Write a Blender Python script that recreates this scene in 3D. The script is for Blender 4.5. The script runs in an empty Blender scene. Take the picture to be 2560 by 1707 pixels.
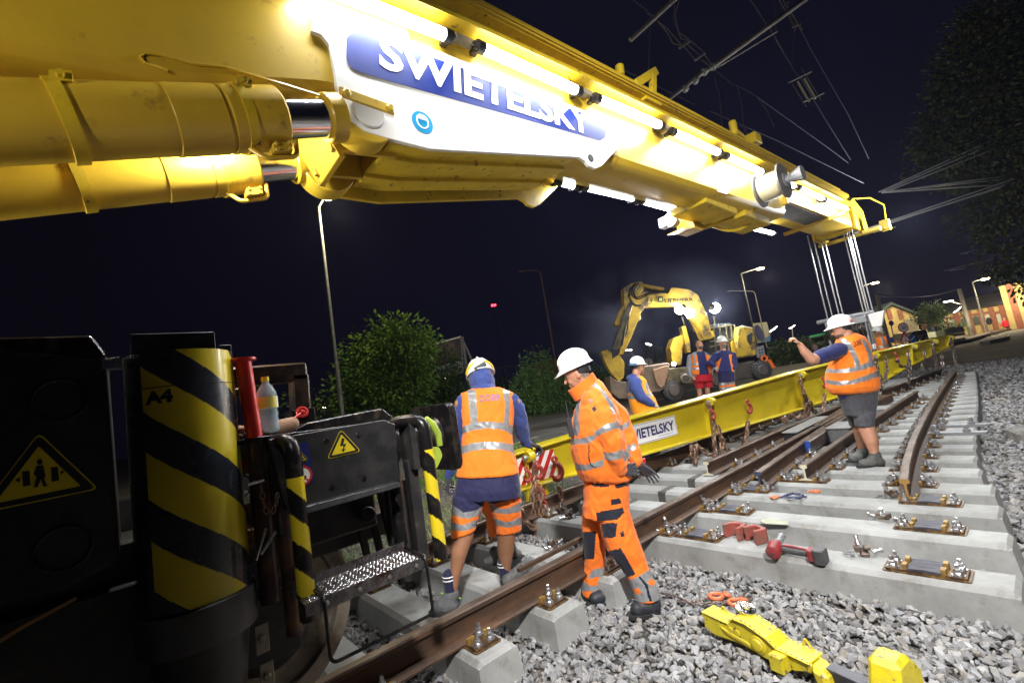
import bpy, bmesh, math, random
import numpy as np
from mathutils import Vector, Matrix, noise
from mathutils.bvhtree import BVHTree
random.seed(7); rng = np.random.default_rng(11)
scene = bpy.context.scene
COL = scene.collection
V = Vector
# ------------------------------------------------------------------ camera
IW, IH, FP = 2560.0, 1707.0, 1136.3
YAW, PITCH, ROLL, CAMZ = .856, .1129, .1569, 1.4312
_f = V((-math.sin(YAW)*math.cos(PITCH), math.cos(YAW)*math.cos(PITCH), math.sin(PITCH)))
_r = V((math.cos(YAW), math.sin(YAW), 0)); _u = _r.cross(_f)
CR = math.cos(ROLL)*_r - math.sin(ROLL)*_u
CU = math.sin(ROLL)*_r + math.cos(ROLL)*_u
CF = _f; CO = V((0, 0, CAMZ)); HN = V((-math.sin(YAW), math.cos(YAW), 0)); HR = _r.copy()
cam_d = bpy.data.cameras.new('camera'); cam = bpy.data.objects.new('camera', cam_d); COL.objects.link(cam)
cam_d.lens = 36*FP/IW; cam_d.sensor_width = 36; cam_d.clip_start = .05; cam_d.clip_end = 900
cam.matrix_world = Matrix(((CR.x, CU.x, -CF.x, 0), (CR.y, CU.y, -CF.y, 0), (CR.z, CU.z, -CF.z, CAMZ), (0, 0, 0, 1)))
scene.camera = cam
# measuring: a sight line of the photograph cut with a real plane of the site
def ray(px, py):
    return CF + ((px-IW/2)/FP)*CR - ((py-IH/2)/FP)*CU
def cut(px, py, n, p0):
    d = ray(px, py); return CO + d*((V(p0)-CO).dot(n)/d.dot(n))
def atX(px, py, x): return cut(px, py, V((1, 0, 0)), (x, 0, 0))
def atY(px, py, y): return cut(px, py, V((0, 1, 0)), (0, y, 0))
def atZ(px, py, z): return cut(px, py, V((0, 0, 1)), (0, 0, z))
def atD(px, py, d): return CO + ray(px, py)*d
def atV(px, py, A, B): return cut(px, py, V((-(B[1]-A[1]), B[0]-A[0], 0)), (A[0], A[1], 0))
def pix(w):
    d = V(w)-CO; z = d.dot(CF); return (IW/2+FP*d.dot(CR)/z, IH/2-FP*d.dot(CU)/z)
# ------------------------------------------------------------------ objects
def tag(o, label=None, cat=None, group=None, kind=None):
    if label: o['label'] = label
    if cat: o['category'] = cat
    if group: o['group'] = group
    if kind: o['kind'] = kind
    return o
def thing(name, label, cat, loc=(0, 0, 0), rz=0, group=None):
    o = bpy.data.objects.new(name, None); COL.objects.link(o); o.empty_display_size = .1
    o.location = loc; o.rotation_euler = (0, 0, rz)
    return tag(o, label, cat, group)
def wloc(o):
    p = V((0, 0, 0))
    while o is not None: p += o.location; o = o.parent
    return p
def dup(o, parent=None, loc=None, rz=None, label=None):
    c = o.copy(); COL.objects.link(c); c.parent = parent
    if loc is not None: c.location = loc
    if rz is not None: c.rotation_euler = (0, 0, rz)
    if label: c['label'] = label
    for ch in [k for k in KIDS.get(o.name, [])]:
        n = dup(bpy.data.objects[ch], c); KIDS.setdefault(c.name, []).append(n.name)
    return c
KIDS = {}
def link_mesh(name, me, mats, parent=None, smooth=None):
    o = bpy.data.objects.new(name, me); COL.objects.link(o)
    if not isinstance(mats, (list, tuple)): mats = [mats]
    for m in mats: me.materials.append(m)
    if parent is not None:
        o.parent = parent; me.transform(Matrix.Translation(-wloc(parent)))
        KIDS.setdefault(parent.name, []).append(o.name)
    if smooth is not None: me.shade_smooth() if smooth is True else me.set_sharp_from_angle(angle=math.radians(smooth))
    if smooth not in (None, True):
        pass
    return o
def basis(d, up=(0, 0, 1)):
    d = V(d).normalized(); up = V(up)
    if abs(d.dot(up.normalized())) > .98: up = V((0, 1, 0)) if abs(d.y) < .9 else V((1, 0, 0))
    s = d.cross(up).normalized(); return d, s, s.cross(d).normalized()
SPLIT = {'top_fittings', 'slide_block', 'anchor_plate', 'round_rim', 'boom_pin', 'keeper_plate', 'lamp_bracket', 'locking_pin', 'bolt', 'sheave', 'bolt_plate', 'lug_hole', 'red_light', 'hazard_bolt', 'sock_stripe', 'side_plate', 'crossing_block', 'cable_rail', 'red_stripe', 'pictogram', 'warning_sticker', 'lifting_eye', 'laces', 'eyes', 'screw', 'yellow_band', 'sheave_housing', 'support_foot', 'lamp_glass', 'suspension_hanger', 'insulator', 'warning_light'}
class MB:
    """collects shapes (in site coordinates) for ONE mesh object"""
    def __init__(s): s.v = []; s.f = []; s.m = []; s.mi = 0; s.cuts = []
    def add(s, vs, fs):
        b = len(s.v); s.cuts.append((b, len(s.f))); s.v += [tuple(x) for x in vs]; s.f += [tuple(i+b for i in f) for f in fs]; s.m += [s.mi]*len(fs); return s
    def box(s, c, size, ax=None):
        c = V(c); X, Y, Z = ax if ax else (V((1, 0, 0)), V((0, 1, 0)), V((0, 0, 1)))
        hx, hy, hz = [k/2 for k in size]
        vs = [c+X*(i*hx)+Y*(j*hy)+Z*(k*hz) for i in (-1, 1) for j in (-1, 1) for k in (-1, 1)]
        return s.add(vs, [(0, 1, 3, 2), (4, 6, 7, 5), (0, 4, 5, 1), (2, 3, 7, 6), (0, 2, 6, 4), (1, 5, 7, 3)])
    def bar(s, a, b, w, h, up=(0, 0, 1)):
        a, b = V(a), V(b); d, sd, u = basis(b-a, up)
        return s.box((a+b)/2, (w, (b-a).length, h), (sd, d, u))
    def cbox(s, c, size, ch, ax=None):
        """box with chamfered long/vertical edges in its XY outline"""
        c = V(c); X, Y, Z = ax if ax else (V((1, 0, 0)), V((0, 1, 0)), V((0, 0, 1)))
        hx, hy, hz = [k/2 for k in size]
        o = [(-hx+ch, -hy), (hx-ch, -hy), (hx, -hy+ch), (hx, hy-ch), (hx-ch, hy), (-hx+ch, hy), (-hx, hy-ch), (-hx, -hy+ch)]
        return s.loft([[c+X*x+Y*y+Z*z for x, y in o] for z in (-hz, hz)])
    def loft(s, rings, cap=True, closed=False):
        n = len(rings[0]); vs = [p for r in rings for p in r]; fs = []
        R = len(rings)
        for i in range(R if closed else R-1):
            for j in range(n):
                k = (j+1) % n; i2 = (i+1) % R
                fs.append((i*n+j, i*n+k, i2*n+k, i2*n+j))
        if cap and not closed: fs += [tuple(range(n-1, -1, -1)), tuple((R-1)*n+j for j in range(n))]
        return s.add(vs, fs)
    def ring(s, c, d, r, n=12, r2=None, up=(0, 0, 1)):
        d, a, b = basis(d, up); r2 = r2 or r
        return [V(c)+a*(math.cos(2*math.pi*i/n)*r)+b*(math.sin(2*math.pi*i/n)*r2) for i in range(n)]
    def cyl(s, a, b, r, r2=None, n=14, cap=True):
        a, b = V(a), V(b); r2 = r if r2 is None else r2
        return s.loft([s.ring(a, b-a, r, n), s.ring(b, b-a, r2, n)], cap)
    def pipe(s, a, b, r, ri, n=16):
        a, b = V(a), V(b); d = b-a
        return s.loft([s.ring(a, d, ri, n), s.ring(a, d, r, n), s.ring(b, d, r, n), s.ring(b, d, ri, n)], closed=True)
    def lathe(s, c, axis, prof, n=20, cap=True):
        """prof: (distance along the axis, radius)"""
        c = V(c); d = V(axis).normalized()
        return s.loft([s.ring(c+d*t, d, max(r, 1e-4), n) for t, r in prof], cap)
    def tube(s, pts, r, n=8, cap=True):
        pts = [V(p) for p in pts]; rings = []
        d0 = (pts[1]-pts[0]).normalized(); _, sd, _ = basis(d0)
        for i, p in enumerate(pts):
            d = (pts[min(i+1, len(pts)-1)]-pts[max(i-1, 0)]).normalized()
            sd = (sd - d*sd.dot(d)).normalized(); u = sd.cross(d)
            rr = r[i] if isinstance(r, (list, tuple)) else r
            rings.append([p+sd*(math.cos(2*math.pi*k/n)*rr)+u*(math.sin(2*math.pi*k/n)*rr) for k in range(n)])
        return s.loft(rings, cap)
    def prism(s, pts, ext):
        pts = [V(p) for p in pts]; e = V(ext); n = len(pts)
        nrm = sum((pts[i].cross(pts[(i+1) % n]) for i in range(n)), V((0, 0, 0)))
        if nrm.dot(e) < 0: pts = pts[::-1]
        vs = pts+[p+e for p in pts]
        fs = [tuple(range(n-1, -1, -1)), tuple(range(n, 2*n))]+[(i, (i+1) % n, n+(i+1) % n, n+i) for i in range(n)]
        return s.add(vs, fs)
    def sphere(s, c, r, n=10, m=8, ax=None):
        c = V(c); X, Y, Z = ax if ax else (V((1, 0, 0)), V((0, 1, 0)), V((0, 0, 1)))
        rx, ry, rz = (r, r, r) if not isinstance(r, (tuple, list)) else r
        rings = []
        for i in range(m+1):
            t = math.pi*(i+.001)/(m+.002); q = math.sin(t)
            rings.append([c+X*(rx*q*math.cos(2*math.pi*k/n))+Y*(ry*q*math.sin(2*math.pi*k/n))-Z*(rz*math.cos(t)) for k in range(n)])
        return s.loft(rings)
    def cap(s, a, b, ra, rb, n=14, flat=1.0, wide=None):
        """tapered capsule"""
        a, b = V(a), V(b); L = (b-a).length
        d, sd, u = basis(b-a, wide if wide is not None else (0, 0, 1))
        rings = []
        for k in (-1, -.93, -.75, -.5, -.25, 0): rings.append((a+d*(ra*k), ra*math.sqrt(max(1-k*k, .0004))))
        for k in (0, .25, .5, .75, .93, 1): rings.append((b+d*(rb*k), rb*math.sqrt(max(1-k*k, .0004))))
        return s.loft([[p+sd*(math.cos(2*math.pi*i/n)*r*flat)+u*(math.sin(2*math.pi*i/n)*r) for i in range(n)] for p, r in rings])
    def torus(s, c, axis, R, r, n=20, m=8):
        d, a, b = basis(axis); c = V(c); rings = []
        for i in range(n):
            t = 2*math.pi*i/n; o = a*math.cos(t)+b*math.sin(t)
            rings.append([c+o*(R+r*math.cos(2*math.pi*k/m))+d*(r*math.sin(2*math.pi*k/m)) for k in range(m)])
        return s.loft(rings, closed=True)
    def mesh(s, name):
        me = bpy.data.meshes.new(name); me.from_pydata(s.v, [], s.f); me.update()
        if any(s.m): me.polygons.foreach_set('material_index', s.m)
        bm = bmesh.new(); bm.from_mesh(me); bmesh.ops.recalc_face_normals(bm, faces=bm.faces); bm.to_mesh(me); bm.free()
        return me
    def build(s, name, mats, parent=None, smooth=35, bevel=0, label=None, seg=1):
        if name in SPLIT and len(s.cuts) > 1:
            cu = s.cuts+[(len(s.v), len(s.f))]; o = None
            for (v0, f0), (v1, f1) in zip(cu, cu[1:]):
                q = MB(); q.v = s.v[v0:v1]; q.f = [tuple(i-v0 for i in f) for f in s.f[f0:f1]]; q.m = s.m[f0:f1]
                o = q.build(name, mats, parent, smooth, bevel, label, seg)
            return o
        me = s.mesh(name)
        if bevel:
            bm = bmesh.new(); bm.from_mesh(me)
            ed = [e for e in bm.edges if len(e.link_faces) == 2 and e.calc_face_angle(0) > .6]
            try: bmesh.ops.bevel(bm, geom=ed, offset=bevel, segments=seg, affect='EDGES', clamp_overlap=True)
            except Exception: pass
            bm.to_mesh(me); bm.free()
        if smooth:
            me.shade_smooth(); me.set_sharp_from_angle(angle=math.radians(smooth))
        o = link_mesh(name, me, mats, parent)
        if label: o['label'] = label
        return o
def rnd(pts, r, k=4):
    """round the corners of a closed polygon"""
    out = []; n = len(pts)
    for i in range(n):
        a, b, c = V(pts[i-1]), V(pts[i]), V(pts[(i+1) % n])
        q = min(r, (a-b).length*.45, (c-b).length*.45)
        p0 = b+(a-b).normalized()*q; p1 = b+(c-b).normalized()*q
        for j in range(k+1):
            t = j/k; out.append(p0*(1-t)**2+b*2*t*(1-t)+p1*t*t)
    return out
def arc(pts, r, k=5):
    """an open path with rounded bends"""
    out = [V(pts[0])]
    for i in range(1, len(pts)-1):
        a, b, c = V(pts[i-1]), V(pts[i]), V(pts[i+1])
        q = min(r, (a-b).length*.49, (c-b).length*.49)
        p0 = b+(a-b).normalized()*q; p1 = b+(c-b).normalized()*q
        for j in range(k+1):
            t = j/k; out.append(p0*(1-t)**2+b*2*t*(1-t)+p1*t*t)
    return out+[V(pts[-1])]
def catenary(a, b, sag, n=10):
    a, b = V(a), V(b); return [a.lerp(b, i/n)-V((0, 0, sag*4*(i/n)*(1-i/n))) for i in range(n+1)]
def chain_mb(mb, pts, L=.045, r=.006, wob=.15):
    """interlocked links laid along a path"""
    pts = [V(p) for p in pts]; ds = [0]
    for i in range(len(pts)-1): ds.append(ds[-1]+(pts[i+1]-pts[i]).length)
    pitch = L-2.2*r; n = max(2, int(ds[-1]/pitch)); j = 0
    for i in range(n):
        t = (i+.5)/n*ds[-1]
        while j < len(ds)-2 and ds[j+1] < t: j += 1
        q = (t-ds[j])/max(ds[j+1]-ds[j], 1e-6); c = pts[j].lerp(pts[j+1], q); d, sd, u = basis(pts[j+1]-pts[j], (.3, .2, 1))
        a = (math.pi/2 if i % 2 else 0)+random.uniform(-wob, wob)+math.pi/4
        w = sd*math.cos(a)+u*math.sin(a); nn = d.cross(w)
        hw = L*.34-r; hl = L/2-r-hw; rings = []
        for k in range(12):
            th = 2*math.pi*k/12; o = d*(math.cos(th)*hw+(hl if math.cos(th) > 0 else -hl))+w*(math.sin(th)*hw)
            rd = (d*math.cos(th)+w*math.sin(th))
            rings.append([c+o+rd*(r*math.cos(2*math.pi*m/6))+nn*(r*math.sin(2*math.pi*m/6)) for m in range(6)])
        mb.loft(rings, closed=True)
# ------------------------------------------------------------------ materials
MATS = {}
def mat(name, col, rough=.5, metal=0, col2=None, scale=8, thr=(.4, .65), bump=0, bscale=60, spec=.5, rvar=.12, coat=0, detail=6,
        fine=.0, emit=0, ecol=None, trans=0, alpha=1, ior=1.45, voro=0, sss=0, dirt=None, dthr=(.55, .62), dscale=3, stretch=None, sheen=0, island=None, orand=0):
    if name in MATS: return MATS[name]
    m = bpy.data.materials.new(name); MATS[name] = m; m.use_nodes = True; nt = m.node_tree; N = nt.nodes; Lk = nt.links
    b = N['Principled BSDF']; b.inputs['Roughness'].default_value = rough; b.inputs['Metallic'].default_value = metal
    b.inputs['Specular IOR Level'].default_value = spec; b.inputs['Base Color'].default_value = (*col, 1)
    if coat: b.inputs['Coat Weight'].default_value = coat; b.inputs['Coat Roughness'].default_value = .15
    if trans: b.inputs['Transmission Weight'].default_value = trans; b.inputs['IOR'].default_value = ior
    if alpha < 1: b.inputs['Alpha'].default_value = alpha
    if sss: b.inputs['Subsurface Weight'].default_value = sss; b.inputs['Subsurface Radius'].default_value = (.012, .004, .002); b.inputs['Subsurface Scale'].default_value = 1
    if sheen: b.inputs['Sheen Weight'].default_value = sheen
    if emit: b.inputs['Emission Strength'].default_value = emit; b.inputs['Emission Color'].default_value = (*(ecol or col), 1)
    tc = N.new('ShaderNodeTexCoord'); src = tc.outputs['Object']
    if stretch:
        mp = N.new('ShaderNodeMapping'); mp.inputs['Scale'].default_value = stretch; Lk.new(src, mp.inputs['Vector']); src = mp.outputs[0]
    last = None
    if col2 is not None:
        nz = N.new('ShaderNodeTexNoise'); nz.inputs['Scale'].default_value = scale; nz.inputs['Detail'].default_value = detail; nz.inputs['Roughness'].default_value = .62
        Lk.new(src, nz.inputs['Vector']); mr = N.new('ShaderNodeMapRange'); mr.inputs['From Min'].default_value = thr[0]; mr.inputs['From Max'].default_value = thr[1]
        Lk.new(nz.outputs['Fac'], mr.inputs['Value']); mx = N.new('ShaderNodeMix'); mx.data_type = 'RGBA'
        mx.inputs['A'].default_value = (*col, 1); mx.inputs['B'].default_value = (*col2, 1); Lk.new(mr.outputs[0], mx.inputs['Factor'])
        last = mx.outputs['Result']
        rr = N.new('ShaderNodeMapRange'); rr.inputs['To Min'].default_value = max(rough-rvar, .03); rr.inputs['To Max'].default_value = min(rough+rvar, 1)
        Lk.new(nz.outputs['Fac'], rr.inputs['Value']); Lk.new(rr.outputs[0], b.inputs['Roughness'])
    if dirt is not None:
        nd = N.new('ShaderNodeTexNoise'); nd.inputs['Scale'].default_value = dscale; nd.inputs['Detail'].default_value = 9; nd.inputs['Roughness'].default_value = .7
        Lk.new(src, nd.inputs['Vector']); md = N.new('ShaderNodeMapRange'); md.inputs['From Min'].default_value = dthr[0]; md.inputs['From Max'].default_value = dthr[1]
        Lk.new(nd.outputs['Fac'], md.inputs['Value']); mx2 = N.new('ShaderNodeMix'); mx2.data_type = 'RGBA'; Lk.new(md.outputs[0], mx2.inputs['Factor'])
        if last: Lk.new(last, mx2.inputs['A'])
        else: mx2.inputs['A'].default_value = (*col, 1)
        mx2.inputs['B'].default_value = (*dirt, 1); last = mx2.outputs['Result']
    if island or orand:
        if island:
            rv = N.new('ShaderNodeNewGeometry').outputs['Random Per Island']; cr = N.new('ShaderNodeValToRGB'); el = cr.color_ramp.elements; cr.color_ramp.interpolation = 'LINEAR'
            while len(el) < len(island): el.new(.5)
            for e_, (p_, c_) in zip(el, island): e_.position = p_; e_.color = (*c_, 1)
            fac = cr.outputs['Color']; Lk.new(rv, cr.inputs['Fac'])
        else:
            rv = N.new('ShaderNodeObjectInfo').outputs['Random']; m0 = N.new('ShaderNodeMapRange'); m0.inputs['To Min'].default_value = 1-orand; m0.inputs['To Max'].default_value = 1+orand*.5; Lk.new(rv, m0.inputs['Value']); fac = m0.outputs[0]
        mm = N.new('ShaderNodeMix'); mm.data_type = 'RGBA'; mm.blend_type = 'MULTIPLY'; mm.inputs['Factor'].default_value = 1
        if last: Lk.new(last, mm.inputs['A'])
        else: mm.inputs['A'].default_value = (*col, 1)
        Lk.new(fac, mm.inputs['B']); last = mm.outputs['Result']
    if last: Lk.new(last, b.inputs['Base Color'])
    if bump:
        if voro:
            bn = N.new('ShaderNodeTexVoronoi'); bn.inputs['Scale'].default_value = bscale; o = bn.outputs['Distance']
        else:
            bn = N.new('ShaderNodeTexNoise'); bn.inputs['Scale'].default_value = bscale; bn.inputs['Detail'].default_value = 5; o = bn.outputs['Fac']
        Lk.new(src, bn.inputs['Vector']); bp = N.new('ShaderNodeBump'); bp.inputs['Strength'].default_value = 1; bp.inputs['Distance'].default_value = bump
        Lk.new(o, bp.inputs['Height']); Lk.new(bp.outputs[0], b.inputs['Normal'])
    return m
YEL = mat('crane_yellow_paint', (.64, .43, .03), .38, 0, (.52, .34, .03), 1.6, (.32, .7), .0004, 60, coat=.2, dirt=(.22, .13, .03), dthr=(.60, .72), dscale=5, detail=12)
YELW = mat('worn_yellow_paint', (.66, .47, .02), .45, 0, (.52, .36, .02), 5, (.4, .7), .0012, 60, dirt=(.10, .06, .03), dthr=(.60, .64), dscale=11)
BEAMY = mat('beam_yellow_paint', (.58, .45, .01), .34, 0, (.47, .36, .012), 3, (.35, .7), .0006, 50, coat=.2, dirt=(.09, .06, .02), dthr=(.71, .74), dscale=16)
TOOLY = mat('tool_yellow_paint', (.60, .49, .015), .38, 0, (.48, .39, .03), 20, (.4, .7), .0008, 120, dirt=(.13, .10, .05), dthr=(.58, .64), dscale=30)
WHITEP = mat('white_plate_paint', (.80, .80, .78), .4, 0, (.72, .71, .66), 3, (.4, .7), .0005, 80, dirt=(.34, .30, .27), dthr=(.66, .69), dscale=14)
BLUES = mat('blue_sign_film', (.008, .022, .17), .35)
NAVYL = mat('navy_lettering', (.03, .02, .16), .4)
WHITEL = mat('white_lettering', (.85, .85, .85), .4)
BLK = mat('black_machine_paint', (.014, .014, .016), .46, 0, (.035, .032, .032), 9, (.4, .7), .001, 70, dirt=(.07, .05, .04), dthr=(.62, .7), dscale=9)
BLKS = mat('scuffed_black_steel', (.022, .021, .022), .3, .6, (.10, .075, .06), 14, (.52, .7), .0012, 80)
RUST = mat('rail_rust', (.062, .038, .026), .62, .25, (.13, .068, .036), 9, (.38, .68), .0012, 120, dirt=(.05, .028, .018), dthr=(.55, .7), dscale=5, stretch=(1, .35, 1))
RAILTOP = mat('rail_running_surface', (.17, .135, .115), .45, .5, (.10, .065, .045), 14, (.4, .6), .0006, 140, stretch=(1, .3, 1))
CREAM = mat('cream_primer', (.62, .58, .42), .5)
CHROME = mat('chromed_rod', (.75, .75, .8), .13, 1)
STEEL = mat('zinc_steel', (.55, .55, .57), .3, .9, (.36, .35, .34), 60, (.4, .7))
GALV = mat('galvanised_steel', (.42, .43, .43), .45, .6, (.30, .30, .30), 12)
PLATE = mat('fastening_plate_steel', (.07, .042, .025), .5, .4, (.22, .13, .045), 28, (.45, .62), .001, 150)
OCHRE = mat('ochre_guide_lug', (.34, .21, .04), .5, .2, (.14, .08, .03), 30)
PAD = mat('rubber_rail_pad', (.03, .03, .04), .6, 0, (.075, .075, .10), 18, (.4, .7), .0004, 45, detail=10)
CONC = mat('sleeper_concrete', (.385, .39, .38), .8, 0, (.26, .265, .255), 3.2, (.35, .68), .0016, 130, spec=.3, dirt=(.19, .18, .155), dthr=(.54, .76), dscale=6, detail=12, orand=.16)
CHAINM = mat('rusty_chain', (.20, .13, .10), .45, .5, (.30, .17, .10), 60, (.4, .65), .0006, 200)
CHAIND = mat('dark_chain', (.13, .11, .10), .42, .6, (.20, .15, .13), 50)
CHAINB = mat('blue_grey_chain', (.10, .13, .24), .4, .5, (.05, .05, .08), 50)
REDH = mat('red_hook_paint', (.38, .045, .03), .45, .1, (.24, .06, .045), 40, (.45, .65), .0008, 120)
ORH = mat('orange_hook_paint', (.62, .16, .05), .45, .1, (.40, .12, .06), 50)
REDP = mat('red_pipe_paint', (.62, .03, .025), .32, .1, (.42, .035, .03), 14, (.5, .7))
ROPE = mat('steel_wire_rope', (.40, .40, .40), .4, .7, (.25, .25, .25), 90)
GREYM = mat('grey_machined', (.30, .31, .32), .45, .4, (.22, .22, .23), 20)
TUBEE = mat('led_tube_glow', (1, 1, 1), .4, emit=22, ecol=(.90, .94, 1.0))
RUBB = mat('black_rubber', (.02, .02, .02), .7, 0, (.035, .034, .033), 30, bump=.001, bscale=80)
# ------------------------------------------------------------------ lettering
def text_mesh(txt, font_res=3, bold=0):
    cu = bpy.data.curves.new('lettering', 'FONT'); cu.body = txt; cu.resolution_u = font_res; cu.align_x = 'LEFT'; cu.offset = bold
    o = bpy.data.objects.new('lettering', cu); COL.objects.link(o)
    bpy.context.view_layer.update()
    me = bpy.data.meshes.new_from_object(o.evaluated_get(bpy.context.evaluated_depsgraph_get()))
    bpy.data.objects.remove(o); return me
def text_on(txt, o, ex, ey, w, h, mats, parent, name='lettering', bold=0, lift=.002, warp=None, thick=0):
    """flat letters: origin o (bottom left), unit vectors ex, ey, fitted to w x h"""
    me = text_mesh(txt, 3, bold); co = np.empty(len(me.vertices)*3, 'f'); me.vertices.foreach_get('co', co); co = co.reshape(-1, 3)
    mn, mx = co.min(0), co.max(0); sc = (w/(mx[0]-mn[0]), h/(mx[1]-mn[1]))
    ex, ey = V(ex).normalized(), V(ey).normalized(); nz = ex.cross(ey); o = V(o)
    for v in me.vertices:
        x = (v.co.x-mn[0])*sc[0]; y = (v.co.y-mn[1])*sc[1]
        p = o+ex*x+ey*y+nz*lift
        if warp: p = warp(x, y)
        v.co = p
    ob = link_mesh(name, me, mats, parent)
    return ob
# ------------------------------------------------------------------ terrain
def sst(a, b, x):
    t = np.clip((x-a)/(b-a), 0, 1); return t*t*(3-2*t)
def hgt(x, y):
    x = np.asarray(x, float); y = np.asarray(y, float)
    z = -.225+.375*sst(-4.95, -6.1, x)
    z = z+.03*np.sin(x*1.7+1)*np.sin(y*1.3)*sst(.3, 1.5, x)+.10*sst(14, 30, y)*sst(-6, -2, x)
    z = z-.30*sst(-5.0, -5.6, x)*0
    return z
gx = np.concatenate([-np.geomspace(220, 8, 22), np.arange(-7.6, 5.01, .2), np.geomspace(5.6, 220, 20)])
gy = np.concatenate([-np.geomspace(200, 1, 14), np.arange(-.6, 26, .25), np.geomspace(27, 320, 20)])
GX, GY = np.meshgrid(gx, gy); GZ = hgt(GX, GY)
GZ += (np.array([[noise.noise(V((a*3, b*3, 0))) for a, b in zip(r1, r2)] for r1, r2 in zip(GX, GY)]))*.015*(np.abs(GX) < 8)
me = bpy.data.meshes.new('ballast_ground'); nx, ny = len(gx), len(gy)
me.from_pydata(np.stack([GX.ravel(), GY.ravel(), GZ.ravel()], 1).tolist(), [], [(j*nx+i, j*nx+i+1, (j+1)*nx+i+1, (j+1)*nx+i) for j in range(ny-1) for i in range(nx-1)])
me.shade_smooth()
GROUND = mat('crushed_stone_ground', (.20, .19, .17), .95, 0, (.045, .042, .038), 26, (.35, .62), .03, 22, voro=1, dirt=(.20, .15, .10), dthr=(.5, .62), dscale=.5)
tag(link_mesh('ground', me, GROUND), kind='structure')
# road with kerb and marks
ASPH = mat('asphalt', (.10, .10, .092), .7, 0, (.14, .135, .12), 1.3, (.35, .7), .002, 90, dirt=(.035, .035, .033), dthr=(.55, .68), dscale=.9, stretch=(1, .35, 1))
KERB = mat('kerb_stone', (.30, .30, .27), .8, 0, (.22, .22, .20), 4, bump=.002, bscale=60)
PATHM = mat('pavement', (.16, .15, .13), .85, 0, (.12, .115, .10), 3, bump=.002, bscale=40)
far = [(-9, -30), (-13.5, -3), (-15.6, 5), (-17.6, 12), (-19.3, 17), (-22, 23.5), (-27.7, 36.3), (-40, 62)]
near = [(-4.8, -30), (-9.4, -3), (-8.6, 4), (-7.0, 7), (-6.5, 11), (-6.6, 20), (-8, 35), (-12, 62)]
b = MB(); b.loft([[V((p[0], p[1], .03)), V((p[0], p[1], .16)), V((q[0], q[1], .16)), V((q[0], q[1], .03))] for p, q in zip(far, near)])
tag(b.build('road', ASPH, smooth=0), kind='structure')
b = MB(); b.loft([[V((p[0]-.25, p[1], 0)), V((p[0]-.25, p[1], .30)), V((p[0], p[1], .30)), V((p[0], p[1], 0))] for p in far])
tag(b.build('kerb', KERB, smooth=0), kind='structure')
b = MB(); b.loft([[V((p[0]-1.6, p[1], 0)), V((p[0]-1.6, p[1], .285)), V((p[0]-.25, p[1], .285)), V((p[0]-.25, p[1], 0))] for p in far])
tag(b.build('pavement', PATHM, smooth=0), kind='structure')
b = MB()
for k in range(9):
    t = 7.5+k*5.2; c = V((-9.2-.30*max(0, (t-8))*.75, t, .165)); d = V((-.22, 1, 0)).normalized()
    b.bar(c-d*1.1, c+d*1.1, .12, .004)
tag(b.build('lane_marking', mat('road_paint', (.42, .42, .40), .7), smooth=0), kind='structure')
# ------------------------------------------------------------------ rails
def poly_x(pts, y):
    for i in range(len(pts)-1):
        if pts[i][1] <= y <= pts[i+1][1]:
            t = (y-pts[i][1])/(pts[i+1][1]-pts[i][1]); return pts[i][0]+t*(pts[i+1][0]-pts[i][0])
    return None
def smooth_path(pts, step=.35):
    """Catmull-Rom through ground points"""
    P = [V((*p, 0)) for p in pts]; P = [P[0]*2-P[1]]+P+[P[-1]*2-P[-2]]; out = []
    for i in range(1, len(P)-2):
        n = max(1, int((P[i+1]-P[i]).length/step))
        for k in range(n):
            t = k/n; a, b_, c, d = P[i-1:i+3]
            out.append(.5*((2*b_)+(c-a)*t+(2*a-5*b_+4*c-d)*t*t+(3*b_-a-3*c+d)*t**3))
    return out+[P[-2]]
RP = [(-.075, 0), (-.075, .010), (-.055, .018), (-.012, .030), (-.0085, .045), (-.0085, .120), (-.014, .132), (-.036, .140), (-.036, .163), (-.028, .172), (.028, .172),
      (.036, .163), (.036, .140), (.014, .132), (.0085, .120), (.0085, .045), (.012, .030), (.055, .018), (.075, .010), (.075, 0)]
def rail(pts, label, endmat=None, z0=.012, h=1.0, group='turnout rails', step=.35, ztilt=0):
    path = smooth_path(pts, step); mb = MB(); rings = []
    for i, p in enumerate(path):
        d = (path[min(i+1, len(path)-1)]-path[max(i-1, 0)]).normalized(); s = V((d.y, -d.x, 0))
        rings.append([p+s*x+V((0, 0, z0+z*h+ztilt*i)) for x, z in RP])
    mb.loft(rings); n = len(RP); R = len(rings)
    for i in range(R-1):
        for j in (9, 10, 8): mb.m[i*n+j] = 1
    mb.m[-2] = 2; mb.m[-1] = 2
    o = mb.build('rail', [RUST, RAILTOP, endmat or RUST], smooth=30)
    return tag(o, label, 'rail', group)
BLUEP = mat('blue_end_paint', (.02, .07, .32), .45)
RA = [(-2.62, -1.5), (-2.60, 1.5), (-2.58, 3.9), (-2.59, 6.0), (-2.62, 9.2)]
RB = [(-4.11, -1.5), (-4.10, 2), (-4.12, 4.4), (-4.06, 7), (-3.95, 10), (-3.78, 14), (-3.6, 18)]
RC = [(-1.02, 5.05), (-1.09, 5.6), (-1.22, 6.9), (-1.33, 8.4), (-1.47, 10.6), (-1.62, 13.5), (-1.80, 17.4)]
RD = [(-2.28, 5.17), (-2.36, 6.4), (-2.45, 7.85), (-2.50, 9.3)]
RE = [(-1.95, 5.54), (-1.98, 7.7), (-1.97, 9.0), (-1.95, 12.5)]
RF = [(-3.10, 5.63), (-3.05, 8.3), (-2.90, 11.0), (-2.60, 14.0), (-2.20, 18.4)]
rail(RA, 'long brown rail running past the man in orange to the frog', group=None)
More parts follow.
